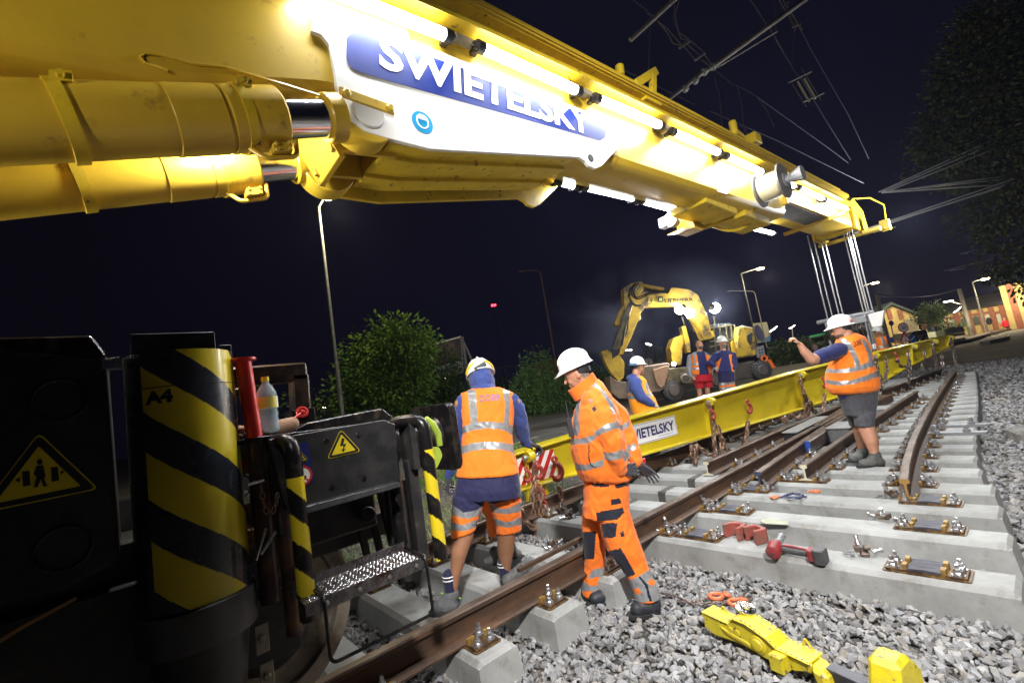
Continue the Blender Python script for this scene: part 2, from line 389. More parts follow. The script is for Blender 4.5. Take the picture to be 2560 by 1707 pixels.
rail(RB, 'rusty rail under the yellow lifting beam, far side of the track', group=None)
rail(RC, 'dark curved rail on the right, outermost of the turnout', mat('ochre_rail_end', (.30, .16, .04), .6), group=None)
rail(RD, 'short rail with blue painted foot, right beside the long brown rail', mat('cut_steel', (.12, .14, .26), .35, .7), group=None)
rail(RE, 'rail with cream painted end face, under the feet of the man pointing', CREAM, group=None)
rail(RF, 'dark rail with cream painted end face, between the long brown rail and the lifting beam', CREAM, group=None)
# frog, wing rail and check block
b = MB(); path = smooth_path([(-2.34, 6.95), (-2.37, 7.8), (-2.44, 9.0), (-2.52, 10.2)], .4)
rings = []
for p in path: rings.append([p+V((x, 0, z)) for x, z in ((-.03, .03), (-.035, .175), (-.02, .187), (.03, .187), (.045, .175), (.04, .03))])
b.loft(rings); b.m[-2] = 1
tag(b.build('check_rail', [RAILTOP, BLUEP], smooth=30), 'bright check rail with a square blue end between two rails near the frog', 'rail')
t = thing('frog', 'cast crossing nose where the rails meet, left of the man pointing', 'rail crossing', (-2.6, 10, 0))
b = MB(); b.loft([[V((-2.66, 8.9, .03)), V((-2.66, 8.9, .19)), V((-2.44, 8.9, .19)), V((-2.44, 8.9, .03))], [V((-2.92, 12.2, .03)), V((-2.92, 12.2, .185)), V((-2.30, 12.2, .185)), V((-2.30, 12.2, .03))]])
b.build('crossing_block', [RUST], t, 0, .01)
b = MB()
for s in (0, .075, .15): b.loft([[V((-2.62+s, 8.2, .17)), V((-2.62+s, 8.2, .198)), V((-2.585+s, 8.2, .198)), V((-2.585+s, 8.2, .17))], [V((-2.86+s*3, 12.0, .17)), V((-2.86+s*3, 12.0, .196)), V((-2.82+s*3, 12.0, .196)), V((-2.82+s*3, 12.0, .17))]])
b.build('wing_rail', [RAILTOP], t, 0)
# ------------------------------------------------------------------ sleepers with plates and bolts
bolt_b = MB()
bolt_b.lathe((0, 0, 0), (0, 0, 1), [(0, .030), (.006, .030), (.006, .022), (.016, .024), (.022, .020), (.022, .012)], 14)
bolt_b.lathe((0, 0, .022), (0, 0, 1), [(0, .019), (.014, .019), (.018, .015)], 6)
bolt_b.lathe((0, 0, .040), (0, 0, 1), [(0, .012), (.022, .012), (.024, .010)], 4)
BOLT = bolt_b.mesh('bolt'); BOLT.materials.append(STEEL)
def plate_mb(empty):
    m = MB(); m.cbox((0, 0, .004), (.40, .19, .006), .012)
    m.cbox((0, 0, .013), (.37, .165, .014), .008)
    m.mi = 1
    for s in (-1, 1):
        for q in (-1, 1):
            m.box((s*.088, q*.052, .034), (.022, .05, .030))
    return m
pm = plate_mb(False); PLM = pm.mesh('base_plate'); [PLM.materials.append(k) for k in (PLATE, OCHRE)]
m = MB(); rings = []
for i in range(9):
    y = -.085+.17*i/8
    rings.append([V((-.075, y, .020)), V((-.075, y, .031+.002*math.sin(i*1.7))), V((0, y, .033+.003*math.sin(i*2.3+1))), V((.075, y, .031+.002*math.sin(i*1.1))), V((.075, y, .020))])
m.loft(rings); PDM = m.mesh('rail_pad'); PDM.materials.append(PAD)
CLMS = []
for s in (-1, 1):
    m = MB(); m.box((s*.098, 0, .038), (.05, .05, .014)); m.box((s*.085, 0, .050), (.03, .042, .016)); q_ = m.mesh('rail_clip'); q_.materials.append(PLATE); CLMS.append(q_)
SLEEPX = [(-.33, 3.4), (-.39, 4.25), (-.45, 4.81), (-.52, 5.5), (-.69, 6.4), (-.76, 7.3), (-.83, 8.3), (-1.03, 11.8), (-1.25, 15), (-1.53, 18.9)]
ORD = ['first', 'second', 'third', 'fourth', 'fifth', 'sixth', 'seventh', 'eighth', 'ninth', 'tenth', 'eleventh', 'twelfth', 'thirteenth', 'fourteenth', 'fifteenth', 'sixteenth', 'seventeenth', 'eighteenth',
       'nineteenth', 'twentieth', 'twenty-first', 'twenty-second', 'twenty-third', 'twenty-fourth', 'twenty-fifth', 'twenty-sixth']
def raw(name, me, parent, loc):
    o = bpy.data.objects.new(name, me); COL.objects.link(o); o.parent = parent; o.location = loc; return o
def seat(parent, x, y, empty=False, far=False, flip=0):
    """one rail seat: plate > bolts, local to the sleeper's origin"""
    p = raw('base_plate', PLM, parent, (x, y, 0))
    if empty: raw('rail_pad', PDM, p, (0, 0, 0))
    else: [raw('rail_clip', q_, p, (0, 0, 0)) for q_ in CLMS]
    for s in (-1, 1):
        for q in ((0,) if (far and not empty) else (-1, 1)):
            dx = .147 if (q == -s or q == 0) else .150
            o = raw('bolt', BOLT, p, (s*dx, q*.045, .018)); o.rotation_euler = (0, 0, random.uniform(0, 3))
    if not empty:
        for s in (-1, 1):
            o = raw('bolt', BOLT, p, (s*.105, 0, .052)); o.rotation_euler = (0, 0, random.uniform(0, 3))
    return p
FOOT = []
def sleeper(y, x0, x1, label, group, wy=.27):
    t = thing('sleeper', label, 'railway sleeper', ((x0+x1)/2, y+wy/2, 0), 0, group)
    c = .022; H = .205; hb = wy/2+.018; ht = wy/2; rings = []
    for x, e in ((x0, .03), (x0+c, 0), (x1-c, 0), (x1, .03)):
        k = -1 if x < (x0+x1)/2 else 1; xe = x
        top = -e*.75
        rings.append([V((xe+(k*.02 if e else 0), y+wy/2-hb, -H)), V((xe, y+wy/2-ht-.004, -.03)), V((xe, y+wy/2-ht+.022+e*.3, top)), V((xe, y+wy/2+ht-.022-e*.3, top)), V((xe, y+wy/2+ht+.004, -.03)), V((xe+(k*.02 if e else 0), y+wy/2+hb, -H))])
    mb = MB(); mb.loft(rings); mb.build('concrete_body', CONC, t, smooth=0)
    FOOT.append((x0-.02, x1+.02, y-.02, y+wy+.02)); return t
for i, y in enumerate((-.45, .18, .80, 1.41, 2.0, 2.6)):
    lab = ['short sleeper under the wagon, farthest back of the five left ones', 'short concrete sleeper hidden under the wagon wheel', 'short sleeper end at the lower edge of the picture, in the gravel', 'short concrete sleeper under the left boot of the man in shorts',
           'short concrete sleeper whose chamfered end sticks out left of the man in orange', 'short concrete sleeper behind the legs of the man in orange'][i]
    s = sleeper(y, -4.72, -2.32, lab, 'short concrete sleepers of the left track')
    cx = (-4.72-2.32)/2
    for px in (poly_x(RB, y+.13), poly_x(RA, y+.13)): seat(s, px-cx, 0)
LONGY = [3.48, 4.20, 4.83]+[5.46+.615*k for k in range(22)]
for i, y in enumerate(LONGY):
    x1 = poly_x(SLEEPX, y+.1) or -1.5; x0 = -4.75+max(0, y-12)*.03
    lab = ORD[i]+' long grey concrete sleeper of the turnout, counted from the gravel with the yellow tool'
    if i == 0: lab = 'nearest long concrete sleeper, the one carrying the red impact wrench'
    if i == 1: lab = 'long concrete sleeper with the mortar stain, right behind the one with the wrench'
    if i == 2: lab = 'long concrete sleeper carrying the blue chain with orange hooks'
    s = sleeper(y, x0, x1, lab, 'long concrete sleepers of the turnout'); cx = (x0+x1)/2; far_ = y > 11
    yc = y+.135
    for R_ in (RA, RB, RC, RD, RE, RF):
        px = poly_x(R_, yc)
        if px is not None and not (R_ is RD and yc > 7.2): seat(s, px-cx, 0, far=far_)
    if i < 3:
        for q in ([(2315, 1418), (1748, 1334)], [(2323, 1314), (1828, 1272)], [(2325, 1250), (1879, 1221)])[i]:
            w = atZ(*q, .02); seat(s, w.x-cx, w.y-yc, empty=True)
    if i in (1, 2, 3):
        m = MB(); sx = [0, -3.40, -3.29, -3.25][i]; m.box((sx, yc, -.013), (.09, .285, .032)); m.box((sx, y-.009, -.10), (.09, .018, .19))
        m.build('shadow_band', mat('shadow_band_dark', (.10, .095, .085), .8, 0, (.06, .055, .05), 20), s, 0)  # dark box strip standing for a shadow across the sleeper
# point machine boxes and levers near the pointing man, cross plate on the right
def boxthing(name, label, cat, c, size, m, bev=.01, group=None, extra=None):
    t = thing(name, label, cat, c, 0, group); b = MB(); c = V(c); b.cbox(c+V((0, 0, size[2]/2)), size, .015); b.build('housing', m, t, 0, bev)
    b = MB(); b.cbox(c+V((0, 0, size[2]+.006)), (size[0]*1.05, size[1]*1.05, .012), .02); b.build('lid', GALV, t, 0)
    if extra: extra(t)
    return t
boxthing('point_box', 'galvanised point machine box standing left of the pointing man\'s knee', 'point machine box', (-2.18, 8.1, .0), (.30, .62, .20), GALV)
boxthing('point_box', 'long dark steel cover plate box lying under the chains by the beam', 'point machine box', (-2.86, 8.7, .0), (.22, 1.6, .15), BLK)
boxthing('point_box', 'grey block with sloped lid behind the legs of the pointing man', 'point machine box', (-2.15, 10.2, .0), (.30, .5, .16), GREYM)
b = MB()
for y in (8.25, 8.86): b.cbox((-1.02, y, .02), (.62, .12, .03), .02)
b.cuts = b.cuts[:]
for y in (8.25, 8.86):
    for x in (-1.2, -.9): b.lathe((x, y, .035), (0, 0, 1), [(0, .04), (.03, .04), (.035, .025), (.09, .022), (.095, .01)], 8)
t = thing('anchor_plates', 'dark cross plates with tall bolts on the right ends of two sleepers', 'steel plate', (-1.02, 8.5, .0)); b.build('anchor_plate', GREYM, t)
# broken concrete by the right edge
b = MB()
b.box((-.28, 8.85, -.13), (.55, .5, .20), (V((.9, .3, .05)).normalized(), V((-.3, .9, 0)).normalized(), V((0, 0, 1))))
tag(b.build('concrete_block', mat('rough_concrete', (.22, .21, .19), .9, 0, (.14, .13, .12), 6, bump=.006, bscale=30), smooth=0, bevel=.03), 'rough grey concrete block lying in the gravel at the right edge', 'concrete block')
# ------------------------------------------------------------------ crushed stone
def stone_variants(k=14):
    out = []
    for s in range(k):
        bm = bmesh.new(); r = np.random.default_rng(100+s)
        for _ in range(11):
            v = r.normal(size=3); v /= np.linalg.norm(v); v *= r.uniform(.8, 1.05); bm.verts.new(v)
        bmesh.ops.convex_hull(bm, input=bm.verts[:])
        for v in [v for v in bm.verts if not v.link_faces]: bm.verts.remove(v)
        bmesh.ops.dissolve_limit(bm, angle_limit=.22, verts=bm.verts[:], edges=bm.edges[:]); bmesh.ops.triangulate(bm, faces=bm.faces[:])
        bm.verts.ensure_lookup_table(); bm.verts.index_update()
        out.append((np.array([v.co[:] for v in bm.verts]), np.array([[v.index for v in f.verts] for f in bm.faces]))); bm.free()
    return out
SV = stone_variants()
def scatter(name, pts, sizes, m, flat=.72, seed=3):
    r = np.random.default_rng(seed); VV = []; FF = []; off = 0
    for (x, y, z), s in zip(pts, sizes):
        v, f = SV[r.integers(len(SV))]
        q = r.normal(size=4); q /= np.linalg.norm(q); w, a, b_, c = q
        R = np.array([[1-2*(b_*b_+c*c), 2*(a*b_-c*w), 2*(a*c+b_*w)], [2*(a*b_+c*w), 1-2*(a*a+c*c), 2*(b_*c-a*w)], [2*(a*c-b_*w), 2*(b_*c+a*w), 1-2*(a*a+b_*b_)]])
        vv = (v*np.array([1.25, .9, .68])*r.uniform(.8, 1.15, 3))@R.T; vv[:, 2] *= flat+.2
        VV.append(vv*s+np.array([x, y, z])); FF.append(f+off); off += len(v)
    VV = np.concatenate(VV); FF = np.concatenate(FF); me = bpy.data.meshes.new(name)
    me.vertices.add(len(VV)); me.vertices.foreach_set('co', VV.astype('f').ravel()); me.loops.add(FF.size); me.loops.foreach_set('vertex_index', FF.astype('i').ravel())
    me.polygons.add(len(FF)); me.polygons.foreach_set('loop_start', np.arange(0, FF.size, 3, dtype='i')); me.update(); me.validate(); me.shade_flat()
    return link_mesh(name, me, m)
STONE = mat('granite_ballast', (.355, .36, .37), .85, 0, (.235, .235, .24), 9, (.35, .65), .0025, 130, dirt=(.16, .13, .10), dthr=(.60, .72), dscale=7, spec=.35, island=[(0, (.50, .48, .46)), (.3, (.82, .82, .84)), (.62, (1.0, .99, .97)), (.8, (.92, .84, .74)), (1, (1.2, 1.2, 1.2))])
px_, sz_ = [], []
Fx = np.array(FOOT)
def in_sleeper(x, y, m=.0):
    return bool(np.any((x > Fx[:, 0]-m) & (x < Fx[:, 1]+m) & (y > Fx[:, 2]-m) & (y < Fx[:, 3]+m)))
r_ = np.random.default_rng(5)
for (xa, xb, ya, yb, den, smin, smax) in [(-4.9, 1.6, .35, 4.2, 1250, .013, .040), (-5.2, 2.2, 4.2, 7.5, 560, .024, .042), (-5.2, 3.2, 7.5, 13, 300, .027, .048), (-5.4, 6, 13, 24, 75, .03, .07), (-5.2, -4.6, 1, 7.5, 300, .02, .036)]:
    n = int((xb-xa)*(yb-ya)*den)
    for x, y, u, w in zip(r_.uniform(xa, xb, n), r_.uniform(ya, yb, n), r_.random(n), r_.random(n)):
        if in_sleeper(x, y, -.01): continue
        d = math.hypot(x, y)
        if d < .8: continue
        q = pix((x, y, -.2))
        if not (-150 < q[0] < 2750 and q[1] < 1900): continue
        if (V((x, y, -.2))-CO).dot(CF) < .3: continue
        s = smin+(smax-smin)*w**1.6
        px_.append((x, y, float(hgt(x, y))+s*.25+u*.028+.012)); sz_.append(s)
print('stones', len(px_))
tag(scatter('ballast', px_, sz_, STONE), 'grey crushed stone filling the ground between and beside the sleepers', 'gravel', kind='stuff')
# grass verge beyond the track
GRM = mat('grass_blades', (.10, .22, .03), .6, 0, (.24, .26, .08), 2.5, (.4, .62))
gv, gf = [], []
r_ = np.random.default_rng(9)
for _ in range(15000):
    x = r_.uniform(-9.6, -4.75); y = r_.uniform(.4, 7.5)
    if noise.noise(V((x*.9, y*.9, 3))) < -.22 or (y > 5.2 and x > -6): continue
    if x < -8.6 and y > 4: continue
    z = float(hgt(x, y))-.01; h = r_.uniform(.06, .24)*(1+.5*noise.noise(V((x*2, y*2, 0)))); a = r_.uniform(0, 6.28); l = r_.uniform(.1, .8)*h; w = r_.uniform(.003, .006)
    b0 = len(gv); dx, dy = math.cos(a), math.sin(a); sx, sy = -dy*w, dx*w
    gv += [(x-sx, y-sy, z), (x+sx, y+sy, z), (x+sx*.8+dx*l*.35, y+sy*.8+dy*l*.35, z+h*.6), (x-sx*.8+dx*l*.35, y-sy*.8+dy*l*.35, z+h*.6), (x+dx*l, y+dy*l, z+h*.92)]
    gf += [(b0, b0+1, b0+2, b0+3), (b0+3, b0+2, b0+4)]
me = bpy.data.meshes.new('grass'); me.from_pydata(gv, [], gf)
tag(link_mesh('grass', me, GRM), 'bright green grass on the verge behind the wagon and the men', 'grass', kind='stuff')
# ------------------------------------------------------------------ crane boom above the track
SL = .020
def bx_(y, n=0): return -2.40+SL*y+n
def N_(px, py, n=0.0): return atV(px, py, (bx_(0, n), 0), (bx_(12, n), 12))
BD = V((SL, 1, 0)).normalized(); BN = V((1, -SL, 0)).normalized(); UP = V((0, 0, 1))
def bp(y, n, z): return V((bx_(y)+n, y, z))
crane = thing('crane_boom', 'huge yellow telescopic crane boom reaching over the track with bright tube lamps', 'crane', (-2.7, -2, 0))
def section(y, zb, zt, n1, n0, ch=.10):
    w = n0-n1
    return [bp(y, n1, zt), bp(y, n0, zt), bp(y, n0, zb+.08), bp(y, n0-.03, zb+.03), bp(y, n0-.10, zb), bp(y, n0-w*.5, zb-.01), bp(y, n1+.32, zb+.01), bp(y, n1+.14, zb+.09), bp(y, n1+.03, zb+.16), bp(y, n1, zb+.24)]
b = MB(); b.loft([section(y, zb, 4.28, -.74, 0) for y, zb in ((1.2, 3.42), (3.0, 3.45), (7.6, 3.46), (7.98, 3.50))]); b.build('telescopic_section', YEL, crane, 30, .006)
b = MB(); b.loft([[bp(y, -.66, 4.27), bp(y, -.01, 4.27), bp(y, -.01, 3.77), bp(y, -.03, 3.75), bp(y, -.60, 3.75), bp(y, -.66, 3.80)] for y in (7.9, 11.8)]); b.build('telescopic_section', YEL, crane, 30, .004, label='slimmer inner section at the boom tip')
b = MB(); b.loft([section(y, zb, 4.36, -.80, .03, .14) for y, zb in ((-2.2, 2.62), (-.4, 3.02), (.25, 3.08), (.9, 3.26), (1.5, 3.36), (1.56, 3.45))]); b.build('base_section', YEL, crane, 30, .01)
b = MB(); b.tube([N_(*p, .036) for p in ((560, 168), (480, 160), (400, 138), (362, 134), (350, 142), (362, 158), (420, 178))], .007); b.tube([N_(*p, .036) for p in ((560, 168), (680, 203), (800, 240))], .007)
b.build('weld_bead', YEL, crane)
b = MB(); b.loft([[bp(y, -.90, 4.29), bp(y, -.90, 4.33), bp(y, .10, 4.33), bp(y, .10, 4.29)] for y in (1.57, 11.4)]); b.mi = 0
b.loft([[bp(y, .085, 4.33), bp(y, .085, 4.37), bp(y, .105, 4.37), bp(y, .105, 4.33)] for y in (-2.2, 11.4)])
b.loft([[bp(y, .02, 4.33), bp(y, .02, 4.47), bp(y, .05, 4.47), bp(y, .05, 4.33)] for y in (-2.2, 11.2)])
b.build('top_walkway', [YELW], crane, 0)
b = MB()
for z in (4.335, 4.30): b.loft([[bp(y, .106, z), bp(y, .106, z+.018), bp(y, .124, z+.018), bp(y, .124, z)] for y in (-2.2, 11.4)])
b.build('cable_rail', YEL, crane, 0)
# cheek plates with the lettering
ch_px = [(800, 28), (778, 40), (774, 88), (800, 98), (818, 122), (830, 180), (836, 225), (848, 255), (853, 285), (872, 312), (908, 337), (960, 352), (1000, 362), (1072, 379), (1225, 387), (1442, 398), (1457, 408), (1466, 419), (1481, 426), (1498, 419), (1551, 361), (1551, 318), (1374, 252), (1162, 163)]
near_o = [N_(px, py, .02) for px, py in ch_px]
b = MB(); b.prism(near_o, BN*.035); b.build('cheek_plate', WHITEP, crane, 0, .004, label='white cheek plate with large company lettering')
far_o = [p-BN*.80 for p in near_o if p.z < 3.75]
b = MB(); b.prism([p for p in far_o]+[bp(3.7, -.78, 3.75), bp(1.05, -.78, 3.75)], -BN*.035); b.build('cheek_plate', YELW, crane, 0, .004)
b = MB()
for n in (.058, -.82):
    c = N_(1476, 396, .055); c = V((bx_(c.y, n), c.y, c.z)); b.cyl(c-BN*.004, c+BN*.006, .034, n=20)
b.build('lug_hole', BLK, crane)
# underside between the cheeks
b = MB(); ys = [(1.35, 3.12), (1.6, 3.13), (2.1, 3.22), (2.9, 3.36), (3.15, 3.40)]
b.loft([[bp(y, -.70, z), bp(y, -.70, 3.46), bp(y, -.06, 3.46), bp(y, -.06, z)] for y, z in ys])
for n in (-.52, -.24): b.loft([[bp(y, n-.05, z-.03), bp(y, n-.05, z+.02), bp(y, n+.05, z+.02), bp(y, n+.05, z-.03)] for y, z in ys])
b.build('underside_plate', YELW, crane, 0, .004)
# pins and keeper plates
pin = N_(919, 280, .06)
b = MB()
for n0, n1 in ((.05, .075), (-.86, -.83)):
    b.cyl(bp(pin.y, n0, pin.z), bp(pin.y, n1, pin.z), .10, n=28)
b.build('boom_pin', WHITEP, crane, 30, .004)
b = MB(); e = V((0, 1, .0))
b.box(bp(pin.y, .078, pin.z+.055), (.02, .33, .06), (BN, V((0, .97, -.05)).normalized(), UP)); b.box(bp(pin.y+.02, -.66, pin.z-.02), (.02, .33, .06))
b.build('keeper_plate', YEL, crane, 0, .004)
b = MB()
for s in (-.13, .13):
    b.lathe(bp(pin.y+s, .085, pin.z+.05-s*.05), BN, [(0, .025), (.02, .025), (.026, .017)], 6)
b.build('bolt', YELW, crane, 0)
# lift cylinders
cyl_s = .30; CDIR = V((SL, 1, cyl_s)).normalized()
for n in (-.03, -.70):
    a = bp(.5, n, 3.02 if n > -.1 else 3.085); r = .156; st = a-CDIR*2.6; en = a+CDIR*.22
    lab = 'near lift cylinder, above the other one in view' if n > -.1 else 'far lift cylinder, partly hidden below the near one'
    b = MB(); b.lathe(st, CDIR, [(0, r), (1.92, r), (1.925, r+.004), (1.95, r+.004), (1.955, r), (2.30, r), (2.305, r+.005), (2.52, r+.005), (2.525, r-.002), (2.54, r-.002), (2.545, r+.006), (2.80, r+.006), (2.812, r-.006)], 48)
    cb = b.build('cylinder_barrel', YEL, crane, 32, label=lab)
    b = MB(); b.lathe(a+CDIR*.2, CDIR, [(0, .104), (.33, .104)], 40); b.build('piston_rod', CHROME, cb, 40)
    b = MB(); b.lathe(a+CDIR*.46, CDIR, [(0, .135), (.10, .135)], 32); b.cyl(bp(pin.y, n-.08, pin.z), bp(pin.y, n+.08, pin.z), .185, n=32); b.build('rod_eye', YEL, cb, 32, .006)
    for t_, w_ in ((-.66, .05), (.02, .045)):
        b = MB(); c = a+CDIR*t_
        b.lathe(c-CDIR*w_*.5, CDIR, [(0, r+.002), (.001, r+.013), (w_, r+.013), (w_+.001, r+.002)], 40)
        k = c+BN*(r*.75)+UP*(r*.75)
        b.box(k, (.05, .07, .045), (BN, CDIR, UP)); b.lathe(k+BN*.02, BN, [(0, .014), (.03, .014)], 6)
        b.build('clamp_band', YELW, cb, 32)
    b = MB(); b.tube([a+CDIR*t_+UP*(r+.018)+BN*.02 for t_ in (-2.5, -1.5, -.6, .05)], .009); b.build('grease_line', YEL, cb)
    b = MB(); k = a+CDIR*.1+UP*(r+.05)-BN*.02; b.box(k, (.09, .10, .06), (BN, CDIR, UP))
    for i in (-1, 1):
        for j in (-1, 1): b.lathe(k+BN*(i*.03)+CDIR*(j*.035)+UP*.03, UP, [(0, .012), (.016, .012), (.018, .008)], 8)
    b.build('hose_fitting', GREYM, cb, 30, .004)
    b = MB(); k = a+CDIR*.14-UP*(r+.05)+BN*.05; dn = (BN*.6-UP*.8).normalized()
    b.tube(arc([a+CDIR*.03-UP*(r*.9), k-CDIR*.03-UP*.04, k+CDIR*.13-UP*.04, k+CDIR*.13+UP*.06], .03), .014, 8)
    b.box(k+CDIR*.05, (.08, .10, .05), (BN, CDIR, UP))
    for i in (-1, 1):
        for j in (-1, 1): b.lathe(k+CDIR*(.05+j*.033)+BN*.04+UP*(i*.016), BN, [(0, .011), (.014, .011)], 8)
    b.build('port_guard', YEL, cb, 30, .003)
b = MB()
for n in (-.20, -.52): b.prism([bp(1.0, n, 3.34), bp(1.02, n, 3.05), bp(1.45, n, 3.10), bp(1.5, n, 3.42)], BN*.03)
b.prism([bp(.92, -.16, 3.30), bp(1.06, -.16, 3.02), bp(1.10, -.16, 3.02), bp(.96, -.16, 3.30)], -BN*.42)
b.build('pivot_bracket', YEL, crane, 0, .004)
# company plate on the cheek: blue field, white letters, helmet sign
fld = [(866, 96), (872, 88), (886, 82), (905, 82), (985, 108), (1120, 158), (1300, 225), (1440, 277), (1495, 300), (1510, 315), (1516, 332), (1512, 345), (1500, 352), (1440, 335), (1300, 295), (1120, 245), (980, 205), (890, 178), (872, 165), (866, 150)]
pts = [N_(px, py, .057) for px, py in fld]
b = MB(); b.prism(rnd(pts, .02, 2), BN*.002); b.build('blue_field', BLUES, crane, 0)
o0 = N_(948, 168, .0612); o1 = N_(1478, 340, .0612); ox = (o1-o0); hgt_ = (N_(948, 118, .0612)-o0).length
# letters follow the slanting foot of the field
text_on('SWIETELSKY', o0, ox, (N_(948, 118, .0612)-o0), ox.length, .235, WHITEL, crane, bold=.035, lift=0)
c = N_(1056, 307, .057); b = MB(); b.cyl(c, c+BN*.003, .076, n=32); b.build('helmet_sign', mat('mandatory_blue', (.02, .28, .55), .35), crane, 30)
b = MB(); hv = [(math.cos(t)*.040, math.sin(t)*.046+.004) for t in np.linspace(0, 2*math.pi, 22)[:-1]]
b.tube([c+BN*.004+BD*x+UP*z for x, z in hv]+[c+BN*.004+BD*hv[0][0]+UP*hv[0][1]], .0045, 6)
b.prism([c+BN*.003+BD*x+UP*z for x, z in [(math.cos(t)*.042, math.sin(t)*.036+.018) for t in np.linspace(0, math.pi, 12)]], BN*.003); b.build('sign_symbol', WHITEL, crane)
b = MB(); b.prism([N_(*p, .002) for p in ((1803, 458), (1828, 465), (1818, 486), (1793, 478))], BN*.002); b.build('warning_label', WHITEL, crane, 0)
b = MB()
for k in range(4): b.bar(N_(1802-k*3, 464+k*5, .005), N_(1822-k*3, 470+k*5, .005), .001, .006)
b.build('label_text', mat('red_print', (.6, .12, .08), .5), crane, 0)
# tube lamps
def tube_lamp(a, b_, n, r=.040, par=crane):
    a = N_(*a, n); b_ = N_(*b_, n); d = (b_-a).normalized()
    m_ = MB(); m_.cyl(a, b_, r, n=14); o = m_.build('tube_lamp', TUBEE, par, 40)
    dl = bpy.data.lights.new('led_bar', 'AREA'); dl.shape = 'RECTANGLE'; dl.size = (b_-a).length; dl.size_y = .05; dl.energy = (38 if n > 0 else 85)*dl.size; dl.color = (.93, .96, 1)
    lo = bpy.data.objects.new('led_bar', dl); COL.objects.link(lo); w_ = (BN*(.55 if n > 0 else -.55)-UP*.83).normalized(); lo.location = (a+b_)/2+w_*(r+.004); q_ = Matrix((d, w_.cross(-d), -w_)).transposed(); lo.rotation_euler = q_.to_euler()
    for p, s in ((a, -1), (b_, 1)):
        m_ = MB(); m_.lathe(p, d*s, [(-.01, r+.008), (.05, r+.008), (.055, r-.005), (.075, r-.012)], 14); m_.box(p+d*s*.03-BN*.05, (.08, .05, .03), (BN, d, UP)); m_.build('end_cap', BLK, o, 40)
for a, b_ in (((730, -62), (1112, 88)), ((1205, 121), (1440, 226)), ((1495, 248), (1648, 313)), ((1684, 331), (1795, 381)), ((1817, 391), (1903, 430)), ((1964, 457), (1984, 465)), ((1998, 470), (2054, 496)), ((2062, 501), (2113, 521))):
    tube_lamp(a, b_, .10)
for a, b_ in (((1400, 457), (1434, 465)), ((1466, 470), (1582, 497)), ((1607, 504), (1696, 529)), ((1858, 564), (1869, 567)), ((1881, 571), (1932, 583))):
    tube_lamp(a, b_, -.70, .034)
b = MB()
for p in ((1159, 104), (1468, 236), (1666, 322), (1806, 386)):
    c = N_(*p, .05); b.box(c, (.06, .16, .05), (BN, BD, UP)); b.tube([c+BD*.14, c+BD*.05-UP*.05+BN*.05, c-BD*.08-UP*.04+BN*.04, c-BD*.14+BN*.03], .006, 6)
b.build('lamp_bracket', GREYM, crane, 0, .004)
b = MB()
hp_ = [N_(700, -70, .0), N_(1120, 92, .0), N_(1445, 229, .0), N_(1800, 384, .0), N_(2116, 523, .0)]
for pq in (((.0, .045), (.012, .045), (.012, -.042), (.0, -.042)), ((.0, -.048), (.0, -.040), (.066, -.040), (.066, -.048)), ((.0, .045), (.165, .052), (.165, .040), (.0, .033)), ((.158, .052), (.165, .052), (.165, .012), (.158, .012))):
    b.loft([[p_+BN*n_+UP*z_ for n_, z_ in pq] for p_ in hp_])
b.build('lamp_baffle', YELW, crane, 0)  # added baffle, shaped to keep tube light off the upper wall
# small cable reel with motor, hung box with web address
rc = N_(1898, 478, .10)
b = MB(); b.lathe(rc, BN, [(0, .24), (.02, .24), (.022, .10), (.0221, .15), (.30, .15), (.301, .24), (.325, .24)], 36); rl = b.build('cable_reel', [mat('reel_flange', (.16, .15, .14), .4, .3)], crane, 32)
b = MB(); b.lathe(rc+BN*.03, BN, [(0, .17)]+[(.005+.014*k+dz, .17+.008*(j % 2)) for k in range(18) for j, dz in enumerate((0, .007))]+[(.262, .17)], 32); b.build('wound_hose', mat('cream_hose', (.62, .56, .38), .5), rl, 0)
b = MB(); b.lathe(rc+BN*.33, BN, [(0, .10), (.02, .10), (.021, .06), (.06, .06), (.20, .10), (.22, .10)], 12); b.build('reel_motor', GREYM, rl, 0)
z1 = N_(1959, 499, .0).z; zt = N_(1956, 480, .0).z; y0 = N_(1959, 499, .0).y; y1 = N_(2072, 544, .0).y
b = MB(); b.loft([[bp(y, -.008, z1-.01), bp(y, -.008, zt), bp(y, .012, zt), bp(y, .012, z1-.01)] for y in (y0, y1)]); b.build('name_strip', YELW, crane, 0, .003)
b = MB(); b.bar(bp(y0-.02, -.72, z1-.03), bp(y0-.02, .06, z1-.03), .07, .13); b.build('cross_bar', YEL, crane, 0, .006)
b = MB(); b.bar(bp(y1+.05, -.80, z1-.04), bp(y1+.05, .25, z1-.02), .05, .07); b.build('cross_bar', YEL, crane, 0, .006)
b = MB(); b.box(bp((y0+y1)/2, -.20, 3.742), (.34, (y1-y0)*.94, .012), (BN, BD, UP)); b.build('dark_cover', mat('rough_dark_cover', (.12, .12, .12), .8, 0, (.07, .07, .07), 8, bump=.004, bscale=30), crane, 0)
text_on('WWW.SWIETELSKY.COM', bp(y0+.10, .0135, z1+.03), BD, UP, (y1-y0)*.84, (zt-z1)*.62, NAVYL, crane, bold=.02)
mb_ = N_(1722, 560, -.66)
b = MB(); b.box(mb_, (.26, .24, .26)); b.prism([mb_+V((-.13, -.12, -.12)), mb_+V((.13, -.12, -.12)), mb_+V((.13, -.42, -.17)), mb_+V((-.13, -.42, -.17))], V((0, 0, .012))); b.build('bracket_box', YEL, crane, 0, .005)
